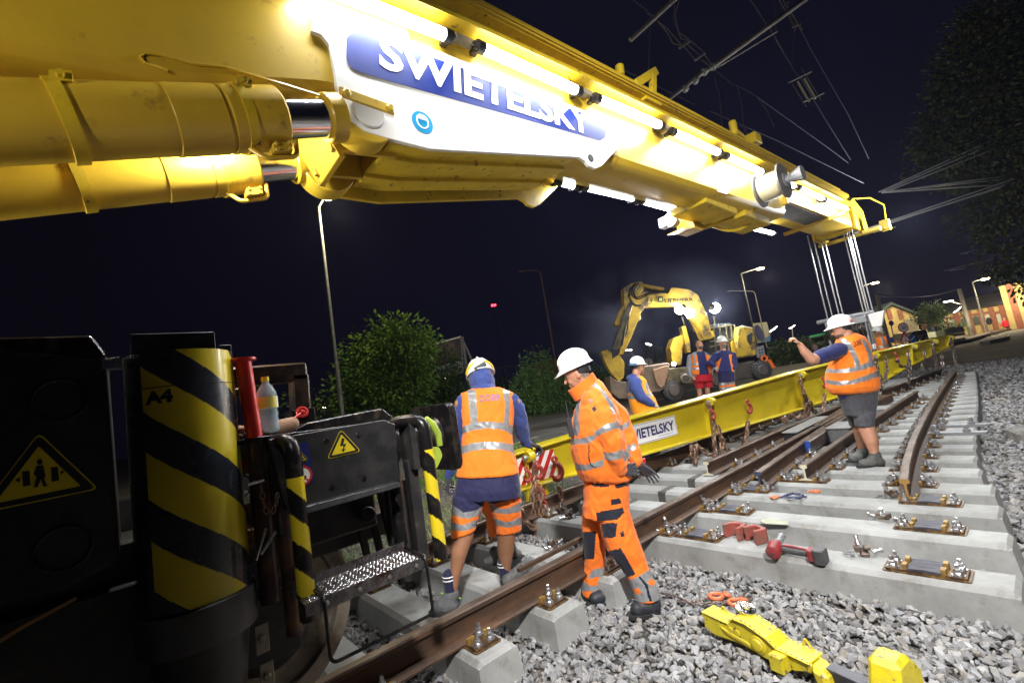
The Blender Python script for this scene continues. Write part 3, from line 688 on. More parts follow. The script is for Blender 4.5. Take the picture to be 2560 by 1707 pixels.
b = MB(); b.lathe(mb_+V((-.10, -.20, .06)), V((0, -1, 0)), [(0, .10), (.02, .10), (.021, .07), (.10, .07), (.101, .10), (.12, .10)], 24); b.box(mb_+V((-.2, -.28, .06)), (.12, .14, .14)); b.build('hose_drum', GREYM, crane, 30, .004)
b = MB(); p0 = N_(1752, 572, -.6); p1 = N_(1890, 520, -.05); b.tube([p0, p0.lerp(p1, .5)-UP*.02, p1], .03, 10); b.tube(arc([p0+V((0, .1, .1)), p0+V((.2, .5, -.08)), p1+V((-.2, .3, -.12)), p1+V((0, .4, .1))], .2), .02, 8)
b.build('hydraulic_pipe', YELW, crane)
b = MB()
for y, z in ((5.6, 3.40), (6.7, 3.38)): b.loft([[bp(y, -.6, z), bp(y, -.6, z+.1), bp(y, -.1, z+.1), bp(y, -.1, z)], [bp(y+.9, -.55, z-.03), bp(y+.9, -.55, z+.1), bp(y+.9, -.12, z+.1), bp(y+.9, -.12, z-.03)]])
b.build('slide_block', YELW, crane, 0, .01)
# brackets on top of the boom
b = MB(); q = N_(1632, 262, .05)
b.bar(N_(1590, 210, .05), N_(1640, 178, .05), .04, .09); b.bar(N_(1632, 190, .05), q, .05, .08); b.bar(q-BD*.2, q+BD*.1, .1, .03)
b.build('top_bracket', YELW, crane, 0, .004)
b = MB(); b.cyl(N_(1551, 190, .0), N_(1548, 165, .0), .045, n=12); q = N_(1838, 340, 0); b.cyl(q, q+UP*.22, .05, n=12); b.bar(q+UP*.1, q+BD*.3+UP*.05, .05, .05)
for k in range(1): b.box(N_(1880+k*12, 352+k*14, -.1)+UP*.02*((k*37) % 5), (.2, .22, .16+.04*(k % 3)))
b.build('top_fittings', YELW, crane, 0, .008)
# head of the boom with sheaves, guard hoop
hd = thing_head = MB()
yt = 11.75
b = MB(); b.prism([bp(yt, -.76, 3.70), bp(yt+.5, -.76, 3.68), bp(yt+.95, -.76, 3.75), bp(yt+.9, -.76, 4.2), bp(yt+.3, -.76, 4.42), bp(yt, -.76, 4.3)], BN*.05); b.prism([bp(yt, .0, 3.70), bp(yt+.5, 0, 3.68), bp(yt+.95, 0, 3.75), bp(yt+.9, 0, 4.2), bp(yt+.3, 0, 4.42), bp(yt, 0, 4.3)], BN*.05)
b.box(bp(yt+.15, -.35, 3.98), (.7, .3, .55), (BN, BD, UP)); b.bar(bp(yt+.45, -.8, 3.64), bp(yt+.45, .35, 3.64), .07, .07); b.box(bp(yt+.5, .42, 3.68), (.16, .16, .22)); b.box(bp(yt+.3, .22, 3.62), (.3, .2, .08))
b.build('boom_head', YELW, crane, 0, .01)
b = MB()
for n in (-.62, -.5, -.25, -.12): b.lathe(bp(yt+.55, n-.03, 3.95), BN, [(0, .22), (.015, .22), (.02, .18), (.04, .18), (.045, .22), (.06, .22)], 24)
b.build('sheave', BLKS, crane, 32)
b = MB(); hp = [bp(yt+.2, 0, 4.40), bp(yt+.9, .22, 4.44), bp(yt+1.4, .34, 4.30), bp(yt+1.35, .32, 3.95), bp(yt+.6, .2, 3.62)]
b.tube(hp, .014, 6); b.build('guard_hoop', YELW, crane)
# hoisting ropes
RY = 11.9; zb_ = 1.95
for a in ((2021, 600), (2034, 600), (2051, 600), (2061, 600), (2113, 600), (2121, 600), (2127, 600), (2136, 600)):
    p = atY(*a, RY+random.uniform(-.12, .12)); b = MB(); b.tube([V((p.x, p.y, 3.9)), V((p.x+.01, p.y, zb_))], .0125, 6); b.build('hoist_rope', ROPE, crane)
# ------------------------------------------------------------------ hook block
hb = thing('hook_block', 'grey hook block with crossbar hanging on the crane ropes above the yellow beam', 'hook block', (-2.65, RY, 1.15))
pa = atY(2046, 818, RY); pb = atY(2187, 790, RY)
b = MB(); b.cyl(V((pa.x, RY, 1.93)), V((pb.x, RY, 1.93)), .045, n=16); b.build('cross_bar', GREYM, hb, 30)
for nm, xx, w in (('sheave_housing', pa.x+.25, .16), ('sheave_housing', pb.x-.3, .34)):
    b = MB(); b.box((xx, RY, 1.82), (w, .30, .14)); b.box((xx-w*.4, RY, 1.5), (.04, .26, .7)); b.box((xx+w*.4, RY, 1.5), (.04, .26, .7)); b.build(nm, GREYM, hb, 0, .008)
    b = MB()
    for k in range(max(2, int(w/.08))): b.lathe((xx-w*.33+k*w*.66/max(1, int(w/.08)-1)-.02, RY, 1.62), (1, 0, 0), [(0, .19), (.012, .19), (.016, .16), (.03, .16), (.034, .19), (.045, .19)], 24)
    b.build('sheave', BLKS, hb, 30)
b = MB(); b.box((pb.x-.3, RY, 1.22), (.36, .16, .10)); b.box((pa.x+.25, RY, 1.22), (.2, .16, .10)); b.prism([V((pb.x-.1, RY-.05, 1.9)), V((pb.x+.18, RY-.05, 1.92)), V((pb.x+.08, RY-.05, 1.62)), V((pb.x-.08, RY-.05, 1.62))], V((0, .1, 0))); b.build('side_plate', WHITEP, hb, 0, .006)
b = MB(); b.box((-2.75, RY-.05, 1.6), (.12, .12, .22)); b.build('yellow_cover', YEL, hb, 0, .01)
# ------------------------------------------------------------------ lifting beam
LA, LB = V((-4.3, 3, 0)), V((-1.9, 17.5, 0)); LD = (LB-LA).normalized(); LN = V((LD.y, -LD.x, 0))
def L_(px, py, off=0.0): return atV(px, py, LA+LN*off, LB+LN*off)
def lp(y, z, off=0.0): t = (y-LA.y)/LD.y; p = LA+LD*t+LN*off; return V((p.x, p.y, z))
ZT = [(3.0, .71), (5.4, .84), (7, .89), (9.9, 1.0), (13, 1.06), (18.2, 1.12)]; ZB = [(3.0, .30), (9.6, .28), (13.2, .36), (15.1, .57), (16.4, .67), (18.2, .82)]
def interp(T, y):
    for (a, za), (c, zc) in zip(T, T[1:]):
        if y <= c: return za+(zc-za)*(y-a)/(c-a)
    return T[-1][1]
beam = thing('lifting_beam', 'long yellow steel lifting beam with company board lying along the track', 'lifting beam', (LA.x, LA.y, 0))
YS = [3.0, 3.6, 5.4, 7, 8.5, 9.9, 11.5, 13.2, 15.1, 16.4, 18.2]
for nm, T, s in (('top_flange', ZT, -1), ('bottom_flange', ZB, 1)):
    b = MB(); b.loft([[lp(y, interp(T, y), 0), lp(y, interp(T, y), -.26), lp(y, interp(T, y)+s*.024, -.26), lp(y, interp(T, y)+s*.024, 0)] for y in YS]); b.build(nm, BEAMY, beam, 0, .003)
b = MB(); b.loft([[lp(y, interp(ZB, y)+.02, -.12), lp(y, interp(T_:=ZT, y)-.02, -.12), lp(y, interp(ZT, y)-.02, -.14), lp(y, interp(ZB, y)+.02, -.14)] for y in YS]); b.build('web', BEAMY, beam, 0)
STF = [L_(1320, 1150).y, L_(1772, 1010).y, L_(1998, 930).y, L_(2186, 890).y, L_(2283, 870).y, L_(2330, 850).y+.1, 18.05]
for y in STF:
    b = MB(); zt, zb = interp(ZT, y), interp(ZB, y)
    b.prism([lp(y, zb+.024, -.12), lp(y, zb+.024, -.07), lp(y, zt-.10, -.01), lp(y, zt-.024, -.005), lp(y, zt-.024, -.12)], LD*.016); st = b.build('stiffener', BEAMY, beam, 0)
    b = MB(); c = lp(y, zt-.075, .045); b.cyl(c-LD*.03, c+LD*.05, .062, n=20); b.prism([lp(y-.02, zt+.002, -.05), lp(y-.02, zt+.002, .02), lp(y-.02, zt-.12, .05), lp(y-.02, zt-.12, -.01)], LD*.06); b.build('lug', BEAMY, st, 30)
    b = MB(); b.cyl(c-LD*.07, c+LD*.10, .020, n=12); b.cyl(c-LD*.085, c-LD*.065, .034, n=6); b.build('shackle_pin', GALV, st, 30)
# company board
b = MB(); yA = L_(1552, 1090, -.118).y; yB = L_(1688, 1060, -.118).y
zA, zB = .42, .70
za0 = L_(1692, 1086, -.118).z; za1 = L_(1684, 1038, -.118).z
b.prism([lp(yA, za0, -.118), lp(yB, za0, -.118), lp(yB, za1, -.118), lp(yA, za1, -.118)], LN*.004); sb = b.build('company_board', WHITEL, beam, 0, label='white board with dark blue company name')
b = MB(); e = .014
for (ya, z0), (yb, z1_) in (((yA+e, za0+e), (yB-e, za0+e)), ((yA+e, za1-e), (yB-e, za1-e)), ((yA+e, za0+e), (yA+e, za1-e)), ((yB-e, za0+e), (yB-e, za1-e))): b.bar(lp(ya, z0, -.1130), lp(yb, z1_, -.1130), .002, .005, (1, 0, 0) if abs(ya-yb) < .01 else (0, 0, 1))
b.build('border_line', NAVYL, sb, 0)
hh = za1-za0
text_on('SWIETELSKY', lp(yA+.045, za0+hh*.27, -.1125), LD, UP, (yB-yA)-.085, hh*.50, NAVYL, sb, bold=.03, lift=.001)
text_on('www.swietelsky.com', lp(yA+(yB-yA)*.62, za0+hh*.12, -.1125), LD, UP, (yB-yA)*.30, hh*.085, NAVYL, sb, name='small_lettering', lift=.001)
# hazard panel
def clip_poly(poly, axis, lim, keep_less):
    out = []
    for i in range(len(poly)):
        a, c = poly[i-1], poly[i]; ia = (a[axis] <= lim) == keep_less; ic = (c[axis] <= lim) == keep_less
        if ia != ic: t = (lim-a[axis])/(c[axis]-a[axis]); out.append((a[0]+(c[0]-a[0])*t, a[1]+(c[1]-a[1])*t))
        if ic: out.append(c)
    return out
hy0, hy1 = L_(1288, 1150, -.118).y, L_(1384, 1150, -.118).y; hz0, hz1 = .335, .665
b = MB(); b.prism([lp(hy0, hz0, -.118), lp(hy1, hz0, -.118), lp(hy1, hz1, -.118), lp(hy0, hz1, -.118)], LN*.003); hp_ = b.build('hazard_panel', WHITEL, beam, 0, label='red and white striped warning panel')
b = MB()
for k in range(-4, 14):
    x0 = hy0+k*.135; pl = [(x0, hz0), (x0+.068, hz0), (x0+.068+.22, hz1), (x0+.22, hz1)]
    pl = clip_poly(pl, 0, hy0, False); pl = clip_poly(pl, 0, hy1, True) if pl else pl
    if len(pl) > 2: b.prism([lp(y, z, -.1145) for y, z in pl], LN*.001)
b.build('red_stripe', mat('signal_red_film', (.55, .02, .02), .4), hp_, 0)
b = MB(); yq = L_(1325, 1230).y
for s in (0, .25): b.box(lp(yq+s, .13, -.05), (.05, .05, .36)); b.box(lp(yq+s, -.04, -.05), (.16, .14, .02))
b.bar(lp(yq, .2, -.05), lp(yq+.25, .2, -.05), .04, .04)
b.build('support_foot', BEAMY, beam, 0, .004)
b = MB(); q = L_(1595, 1152, .02); b.box(q-UP*.02, (.06, .25, .08), (LN, LD, UP)); b.build('red_tag', REDP, beam, 0, .01)
b = MB(); b.box(lp(17.6, 1.22, -.13), (.18, .7, .16), (LN, LD, UP)); tp = b.build('battery_box', mat('box_cream', (.5, .47, .25), .5), beam, 0, .01)
b = MB(); b.cyl(lp(17.5, 1.30, -.13), lp(17.5, 1.44, -.13), .07, n=16); b.build('beacon', BLK, beam)
# ------------------------------------------------------------------ chains on the beam
def hook_mb(c, R, up=UP, side=LD, r=.016, flip=1):
    """a sling hook: eye, shank, throat and tip, in the plane (up, side)"""
    m_ = MB(); nrm = up.cross(side)
    m_.torus(c-up*R*1.25 if flip < 0 else c+up*R*1.55, nrm, R*.34, r*.7, 16, 8)
    pts, rr = [], []
    for i in range(15):
        t = math.radians(100-i*19); pts.append(c+(side*math.cos(t)*R*.8+up*math.sin(t)*R)*1.0); rr.append(r*(1.0+.55*math.sin(math.pi*i/14)) if i < 13 else r*.7)
    pts.insert(0, c+up*R*1.25); rr.insert(0, r*.8); m_.tube(pts, rr, 10)
    m_.bar(c+up*R*1.1+side*R*.1, c+side*R*(-.62)+up*R*.55, .006, .014)
    return m_
def sling(label, paths, hook=None, m_=CHAINM, off=.09, L=.125, r=.0180, hm=REDH, hooks=None):
    P = [[L_(px, py, off+(i*.03)) for px, py in pth] for i, pth in enumerate(paths)]
    t = thing('lifting_chain', label, 'chain', P[0][0], 0, 'lifting chains hanging from the yellow beam')
    for q in P:
        mb = MB(); chain_mb(mb, q, L, r); mb.build('chain_strand', m_, t, 40)
    for (px, py, R) in (hooks or ([hook] if hook else [])):
        hook_mb(L_(px, py, off+.03), R*1.2, r=R*.34).build('hook', hm, t, 40)
    return t
def c15(pts): return [(1500+x/3.92, 900+y/3.92) for x, y in pts]
def c20(pts): return [(2000+x/4.193, 780+y/4.193) for x, y in pts]
sling('heavy rusty chain bundle with red hooks before the red and white striped panel', [[(1334, 1152), (1338, 1200), (1340, 1260), (1346, 1330), (1350, 1390)], [(1340, 1190), (1330, 1240), (1336, 1330), (1342, 1398)], [(1352, 1215), (1352, 1290), (1358, 1350), (1360, 1400)],
      [(1360, 1262), (1370, 1300), (1385, 1332), (1398, 1330), (1404, 1290), (1402, 1240), (1397, 1215)], [(1303, 1270), (1311, 1298), (1326, 1316), (1340, 1320)]],
      hooks=[(1391, 1178, .075), (1346, 1180, .055), (1350, 1235, .05), (1318, 1190, .045), (1360, 1262, .035)], L=.110, r=.0165)
sling('chain bundle with small tags hanging right of the company board', [c15([(1060, 430), (1095, 520), (1120, 640), (1115, 760), (1135, 900), (1170, 1035)]), c15([(1150, 640), (1195, 780), (1195, 960), (1185, 1045)]), c15([(1190, 760), (1240, 870), (1300, 915), (1370, 905), (1420, 840), (1440, 720), (1450, 600)]),
      c15([(1130, 930), (1060, 930), (1000, 880), (950, 830)]), c15([(890, 830), (900, 930), (940, 1030)]), c15([(930, 830), (945, 940), (940, 1030)])], hooks=[(*c15([(1458, 470)])[0], .06), (*c15([(1105, 540)])[0], .045)])
sling('chain bundle at the second stiffener right of the company board', [c15([(1960, 190), (1990, 290), (2010, 380), (2010, 480), (2020, 600)]), c15([(1990, 330), (2035, 380), (2045, 480), (2045, 595)]), c15([(2050, 400), (2085, 470), (2130, 545), (2175, 555), (2195, 450), (2200, 330)]), c15([(1870, 530), (1920, 570), (1985, 545)]), c15([(1790, 560), (1810, 615), (1830, 560)])], hooks=[(*c15([(2195, 230)])[0], .06)])
sling('dark chain on the beam just right of the back of the pointing man', [c20([(785, 480), (815, 600), (855, 740), (835, 870)]), c20([(900, 460), (912, 600), (890, 710), (850, 800)]), c20([(1010, 500), (1060, 570), (1120, 575)])], m_=CHAIND, hooks=[(*c20([(1010, 480)])[0], .06)])
sling('dark chain under the fourth round lug of the beam', [c20([(1130, 390), (1145, 520), (1160, 640), (1135, 750)]), c20([(1145, 500), (1130, 600), (1150, 700)])], m_=CHAIND)
sling('dark loop of chain under the fifth round lug of the beam', [c20([(1385, 320), (1405, 450), (1440, 600)]), c20([(1395, 400), (1430, 520), (1425, 590)]), c20([(1300, 380), (1310, 480), (1370, 530)]), c20([(1275, 540), (1285, 610)])], m_=CHAIND)
sling('dark chain bundle at the far end of the beam', [c20([(1585, 270), (1605, 400), (1640, 555)]), c20([(1590, 300), (1620, 420), (1635, 520)]), c20([(1480, 420), (1500, 590)])], m_=CHAIND)
# ------------------------------------------------------------------ black crane wagon at the left
wag = thing('crane_wagon', 'black rail crane wagon end with striped stabiliser drum, buffer and step', 'rail wagon', (-2.6, -.5, 0))
def W_(px, py, x=-1.93): return atX(px, py, x)
def xplate(pts, x, th, name, m, par=wag, bev=.004, r=0, k=3, lift=0, label=None, sm=0):
    q = [W_(a, b_, x) for a, b_ in pts]
    if r: q = rnd(q, r, k)
    mb = MB(); mb.prism(q, V((-th, 0, 0))); return mb.build(name, m, par, sm, bev, label)
HAZY = mat('hazard_yellow', (.78, .60, .02), .33, 0, (.62, .48, .02), 6, (.35, .7), coat=.2)
# stabiliser drum with helical stripes
dc = V((-2.07, .165, 0)); DR = .165; z0, z1 = .90, 1.76
SCR = mat('drum_black_paint', (.022, .025, .034), .28, 0, (.04, .043, .055), 5, (.4, .7), coat=.3)
mb = MB(); nT, nZ = 330, 320
thL = math.atan2(W_(341, 880, -1.93).y-dc.y, .12)
for i in range(nZ+1):
    z = z0+(z1-z0)*i/nZ
    mb.v += [(dc.x+DR*math.cos(2*math.pi*j/nT), dc.y+DR*math.sin(2*math.pi*j/nT), z) for j in range(nT)]
for i in range(nZ):
    for j in range(nT):
        mb.f.append((i*nT+j, i*nT+(j+1) % nT, (i+1)*nT+(j+1) % nT, (i+1)*nT+j))
        th = 2*math.pi*(j+.5)/nT; th = (th+math.pi) % (2*math.pi)-math.pi; z = z0+(z1-z0)*(i+.5)/nZ
        s = ((z-1.715)+(th-thL)*DR*.80)/.285
        f_ = s-math.floor(s); mb.m.append(1 if (f_ > .46 and thL <= th < 1.9) else 0)
mb.mi = 0; mb.add([(dc.x+DR*math.cos(2*math.pi*j/24), dc.y+DR*math.sin(2*math.pi*j/24), z1) for j in range(24)], [tuple(range(24))])
drum = mb.build('stabiliser_drum', [SCR, HAZY], wag, 40, label='drum with yellow and black hazard stripes')
mb = MB(); mb.lathe((dc.x, dc.y, z0-.12), (0, 0, 1), [(0, DR-.02), (.0, DR+.012), (.125, DR+.014), (.13, DR+.004)], 48); mb.build('drum_collar', mat('collar_grey', (.085, .085, .09), .45, .3, (.05, .05, .05), 8), drum, 30)
mb = MB(); mb.lathe((dc.x, dc.y, z0-.42), (0, 0, 1), [(0, DR-.05), (.30, DR-.015)], 40); mb.build('inner_tube', BLK, drum, 30)
mb = MB(); mb.lathe((dc.x, dc.y, z1-.125), (0, 0, 1), [(0, DR+.0005), (.002, DR+.003), (.004, DR+.0005)], 64)
mb.box((dc.x-.02, dc.y-.02, z1+.035), (.24, .24, .07)); mb.box((dc.x+.02, dc.y+.14, z1+.015), (.03, .04, .03)); mb.build('drum_cover', BLK, drum, 0, .006)
A4 = mat('black_print', (.012, .012, .014), .5)
me4 = text_mesh('A4', 3, .05); co = [v.co.copy() for v in me4.vertices]; mnx = min(c.x for c in co); mxx = max(c.x for c in co); mxy = max(c.y for c in co)
za, zb4 = W_(372, 1000, -1.92).z, W_(372, 974, -1.92).z; th0 = thL+.07
for v in me4.vertices:
    t_ = th0+(v.co.x-mnx)/(mxx-mnx)*.50; z = 1.585+(v.co.y/mxy)*.042
    v.co = (dc.x+(DR+.0015)*math.cos(t_), dc.y+(DR+.0015)*math.sin(t_), z)
link_mesh('lettering', me4, A4, drum)
# big black cabinet on the far left
cab = xplate([(-500, 905), (-100, 868), (0, 851), (232, 843), (262, 880), (270, 1000), (300, 1400), (150, 1480), (-500, 1620)], -1.98, .5, 'cabinet', BLK, bev=.012)
xplate([(-300, 870), (0, 843), (228, 838), (268, 888), (255, 900), (0, 880), (-300, 905)], -1.96, .45, 'cabinet_roof', BLKS, cab, .006)
mb = MB(); c = W_(150, 1000, -1.975)
mb.torus(c, (1, 0, 0), .062, .005, 32, 8); c2 = W_(160, 1370, -1.975); mb.torus(c2, (1, 0, 0), .062, .004, 32, 8); mb.build('round_rim', BLKS, cab)
xplate([(-40, 1620), (60, 1560), (190, 1490), (192, 1498), (60, 1570), (-40, 1632)], -1.94, .01, 'edge_strip', mat('worn_copper_edge', (.40, .22, .10), .4, .6), cab, 0)
def warn_tri(pts, x, par, inner, black=True):
    """warning triangle: yellow rim, black band, yellow field"""
    c = (sum(p[0] for p in pts)/3, sum(p[1] for p in pts)/3)
    def sc(k): return [(c[0]+(a-c[0])*k, c[1]+(b_-c[1])*k) for a, b_ in pts]
    o = xplate(sc(1.0), x, .002, 'warning_sign', HAZY, par, 0, .02, 4)
    xplate(sc(.95), x+.0015, .001, 'sign_border', A4, o, 0, .018, 4); xplate(sc(.70), x+.003, .001, 'sign_field', HAZY, o, 0, .004, 2)
    for pl in inner: xplate(pl, x+.0045, .001, 'sign_symbol', A4, o, 0)
    return o
def circ(cx, cy, r, n=14, ry=None): return [(cx+r*math.cos(2*math.pi*k/n), cy+(ry or r)*math.sin(2*math.pi*k/n)) for k in range(n)]
warn_tri([(97, 1080), (248, 1222), (-60, 1285)], -1.975, cab, [circ(99, 1154, 7), [(92, 1164), (108, 1162), (114, 1190), (110, 1196), (118, 1214), (108, 1216), (102, 1196), (94, 1217), (85, 1218), (92, 1192), (84, 1184)],
     [(55, 1178), (74, 1176), (76, 1212), (58, 1216)], [(128, 1168), (144, 1166), (148, 1200), (130, 1204)], [(38, 1200), (50, 1192), (50, 1206)], [(152, 1178), (164, 1176), (152, 1186)]])
mb = MB(); mb.tube([W_(262, 905, -2.0), W_(300, 900, -2.0)], .012); mb.box(W_(280, 912, -2.0), (.04, .05, .03)); mb.build('hinge', STEEL, cab)
# deck, panel, frames
xplate([(540, 1112), (640, 1092), (960, 1052), (975, 1056), (640, 1105), (540, 1124)], -1.99, .6, 'deck_plate', BLKS, bev=.003)
pan = xplate([(672, 1098), (960, 1049), (988, 1060), (1000, 1200), (985, 1212), (742, 1272), (712, 1262)], -1.95, .03, 'side_panel', BLK, bev=.003)
warn_tri([(852, 1072), (903, 1128), (817, 1148)], -1.945, pan, [[(855, 1094), (862, 1096), (858, 1110), (866, 1108), (859, 1122), (864, 1121), (858, 1130), (853, 1122), (857, 1123), (859, 1113), (850, 1115)]])
xplate([(725, 1114), (770, 1104), (786, 1205), (740, 1218)], -1.946, .002, 'blue_sticker', mat('dark_blue_film', (.015, .02, .13), .4), pan, 0)
warn_tri([(741, 1117), (774, 1151), (727, 1163)], -1.942, pan, [[(736, 1146), (750, 1140), (762, 1146), (750, 1150), (740, 1152)]])
mb = MB(); c = W_(754, 1189, -1.940); mb.cyl(c, c+V((.001, 0, 0)), .040, n=28); o = mb.build('prohibition_sign', mat('sign_red', (.5, .03, .03), .4), pan, 30)
mb = MB(); mb.cyl(c+V((.002, 0, 0)), c+V((.003, 0, 0)), .030, n=28); mb.build('sign_field', WHITEL, o, 30)
mb = MB(); mb.box(c+V((.004, .003, -.008)), (.001, .024, .012)); mb.cyl(c+V((.004, 0, .014)), c+V((.005, 0, .014)), .005, n=10); mb.box(c+V((.004, 0, .004)), (.001, .010, .014)); mb.build('sign_symbol', A4, o, 0)
mb = MB(); mb.bar(c+V((.006, -.022, .022)), c+V((.006, .022, -.022)), .001, .005); mb.build('sign_bar', MATS['sign_red'], o, 0)
mb = MB()
for p in ((815, 1100), (895, 1086), (828, 1218), (908, 1195)): mb.lathe(W_(*p, -1.95), (1, 0, 0), [(0, .012), (.006, .012), (.008, .008)], 6)
mb.build('bolt', BLKS, pan, 0)
xplate([(742, 1272), (1000, 1204), (1002, 1216), (745, 1290)], -1.88, .10, 'channel_rail', mat('edge_steel', (.16, .16, .17), .35, .6, (.06, .06, .06), 12), bev=.002)
# upper beam with chamfered nose
mb = MB(); q = [atX(px, py, -2.25) for px, py in ((735, 1072), (770, 1056), (955, 1020), (985, 1042), (985, 1062), (740, 1095))]; mb.prism(q, V((-.35, 0, 0))); mb.build('nose_beam', BLKS, wag, 0, .006)
# bent frame tube (portal)
mb = MB(); X = -2.55
P = [atX(px, py, X) for px, py in ((470, 955), (745, 931), (752, 1080))]
mb.bar(P[0], P[1]+(P[1]-P[0]).normalized()*.035, .09, .095, (0, 0, 1)); mb.bar(P[1]-V((0, 0, .01)), P[2]-V((0, 0, .12)), .09, .085, (0, 1, 0))
P = [atX(px, py, X-.28) for px, py in ((470, 1000), (680, 968))]; mb.bar(P[0], P[1], .06, .05)
mb.build('portal_frame', mat('brown_black_steel', (.045, .032, .028), .35, .5, (.15, .085, .05), 9, (.5, .7), .0008, 70), wag, 0, .010)
mb = MB(); a = atX(750, 1040, X+.02); mb.box(a-V((0, 0, .06)), (.14, .115, .19)); mb.build('socket', BLKS, wag, 0, .006)
mb = MB(); a = atX(756, 1030, X+.1); mb.torus(a, (1, 0, .2), .022, .009, 16, 8); mb.sphere(a, .014); mb.tube([a, a+V((.02, -.05, -.03)), a+V((.04, -.10, -.12))], .008); mb.build('red_pull_ring', REDP, wag)
# red post
mb = MB(); a, c = W_(608, 905, -2.02), W_(638, 1102, -2.02); mb.cyl(c-V((0, 0, .02)), a, .029, n=20); mb.lathe(a, (0, 0, 1), [(0, .030), (.005, .046), (.014, .046)], 20); mb.build('red_post', REDP, wag, 35)
mb = MB(); c = W_(640, 1098, -2.02); mb.cyl(c-V((0, 0, .60)), c, .034, n=18); mb.cyl(c+V((-.02, .075, -.75)), c+V((-.02, .075, -.005)), .030, n=16); mb.build('post_socket', mat('brown_pipe', (.05, .035, .03), .35, .5, (.16, .08, .045), 8, (.5, .7)), wag, 35)
# striped handrails
def striped(path, r, name, off=0, per=.19):
    pts = arc(path, .06, 5); ds = [0]
    fine = []
    for i in range(len(pts)-1):
        n = max(1, int((pts[i+1]-pts[i]).length/.006))
        for k in range(n): fine.append(pts[i].lerp(pts[i+1], k/n))
    fine.append(pts[-1]); mb = MB(); nn = 36; mb.tube(fine, r, nn); d = 0
    zt = max(p.z for p in fine)
    for i in range(len(fine)-1):
        for j in range(nn):
            f = i*nn+j; vs = [V(mb.v[k]) for k in mb.f[f]]; c_ = sum(vs, V((0, 0, 0)))/4
            if c_.z < zt-.14 and fine[i].x > path[-1][0]-.03:
                s = (c_.z+(c_.y-fine[i].y)*1.1+off)/per
                if s-math.floor(s) > .5: mb.m[f] = 1
    return mb.build(name, [BLKS, HAZY], wag, 40)
a = W_(728, 1100, -1.90); z_b = W_(745, 1560, -1.90).z
striped([a+V((-.14, -.05, -.35)), a+V((-.14, -.05, 0)), a+V((0, 0, 0)), V((a.x, a.y, z_b))], .031, 'grab_rail', .05)
a = W_(1052, 1048, -1.90); z_c = W_(1094, 1400, -1.9).z
striped([a+V((-.16, -.09, -.55)), a+V((-.16, -.09, 0)), a+V((0, .01, 0)), V((a.x, a.y+.01, z_c))], .029, 'grab_rail', .02)
mb = MB(); c = V((a.x-.07, a.y-.03, 0)); mb.box((c.x-.02, c.y, 1.27), (.12, .03, .22)); mb.box((c.x-.03, c.y+.0, .98), (.05, .05, .45)); mb.build('rail_bracket', BLK, wag, 0, .004)
# step with chequer plate and stirrup
sq = [W_(762, 1512, -1.80), W_(1065, 1392, -1.80)]; bk = [V((-1.99, sq[0].y+.0, sq[0].z)), V((-1.99, sq[1].y, sq[1].z))]
zs = (sq[0].z+sq[1].z)/2; ya, yb = sq[0].y, sq[1].y
mb = MB(); mb.box((-1.895, (ya+yb)/2, zs), (.19, yb-ya, .004)); mb.box((-1.80, (ya+yb)/2, zs-.018), (.006, yb-ya, .045)); mb.box((-1.99, (ya+yb)/2, zs+.01), (.006, yb-ya, .05)); st_ = mb.build('step', mat('worn_step_steel', (.13, .12, .12), .28, .8, (.28, .26, .27), 25, (.4, .7), dirt=(.09, .05, .035), dthr=(.55, .65), dscale=8), wag, 0, .001)
mb = MB(); nR = 30
for i in range(nR):
    for j in range(11):
        y = ya+.02+(yb-ya-.04)*(i+.5*(j % 2))/nR; x = -1.98+.165*j/10
        d = V((.5, .86, 0)) if (i+j) % 2 else V((-.5, .86, 0)); d.normalize()
        mb.sphere((x, y, zs+.003), (.0035, .009, .0028), 6, 4, (V((d.y, -d.x, 0)), d, UP))
mb.build('tread_studs', mat('stud_steel', (.55, .52, .55), .18, .95), st_, 50)
mb = MB()
for k in range(4): mb.lathe((-1.797, ya+(yb-ya)*(.15+.25*k), zs-.018), (1, 0, 0), [(0, .009), (.006, .009), (.008, .005)], 6)
mb.build('bolt', STEEL, st_, 0)
mb = MB(); s1, s2 = W_(838, 1655, -1.78), W_(1072, 1560, -1.78)
mb.tube(arc([V((-1.92, ya+.055, zs+.012)), V((-1.785, ya+.06, zs+.01)), V((-1.78, ya+.06, s1.z)), V((-1.78, yb-.01, s1.z+.0)), V((-1.785, yb-.01, zs+.01)), V((-1.95, yb-.02, zs+.02))], .03), .0065, 8); mb.build('stirrup', BLKS, wag)
# bracket plates under the panel, axle box, springs
mb = MB()
for px in (905, 940, 975): mb.box(atX(px, 1330, -2.35)+V((0, 0, -.02)), (.03, .035, .50), (V((1, 0, 0)), V((0, 1, .12)).normalized(), V((0, -.12, 1)).normalized()))
mb.box(atX(1010, 1300, -2.2), (.04, .16, .40)); mb.box(atX(880, 1330, -2.5), (.04, .5, .12)); mb.cyl(atX(920, 1285, -2.1), atX(920, 1285, -2.25), .035, n=16)
mb.build('suspension_hanger', BLK, wag, 0, .006)
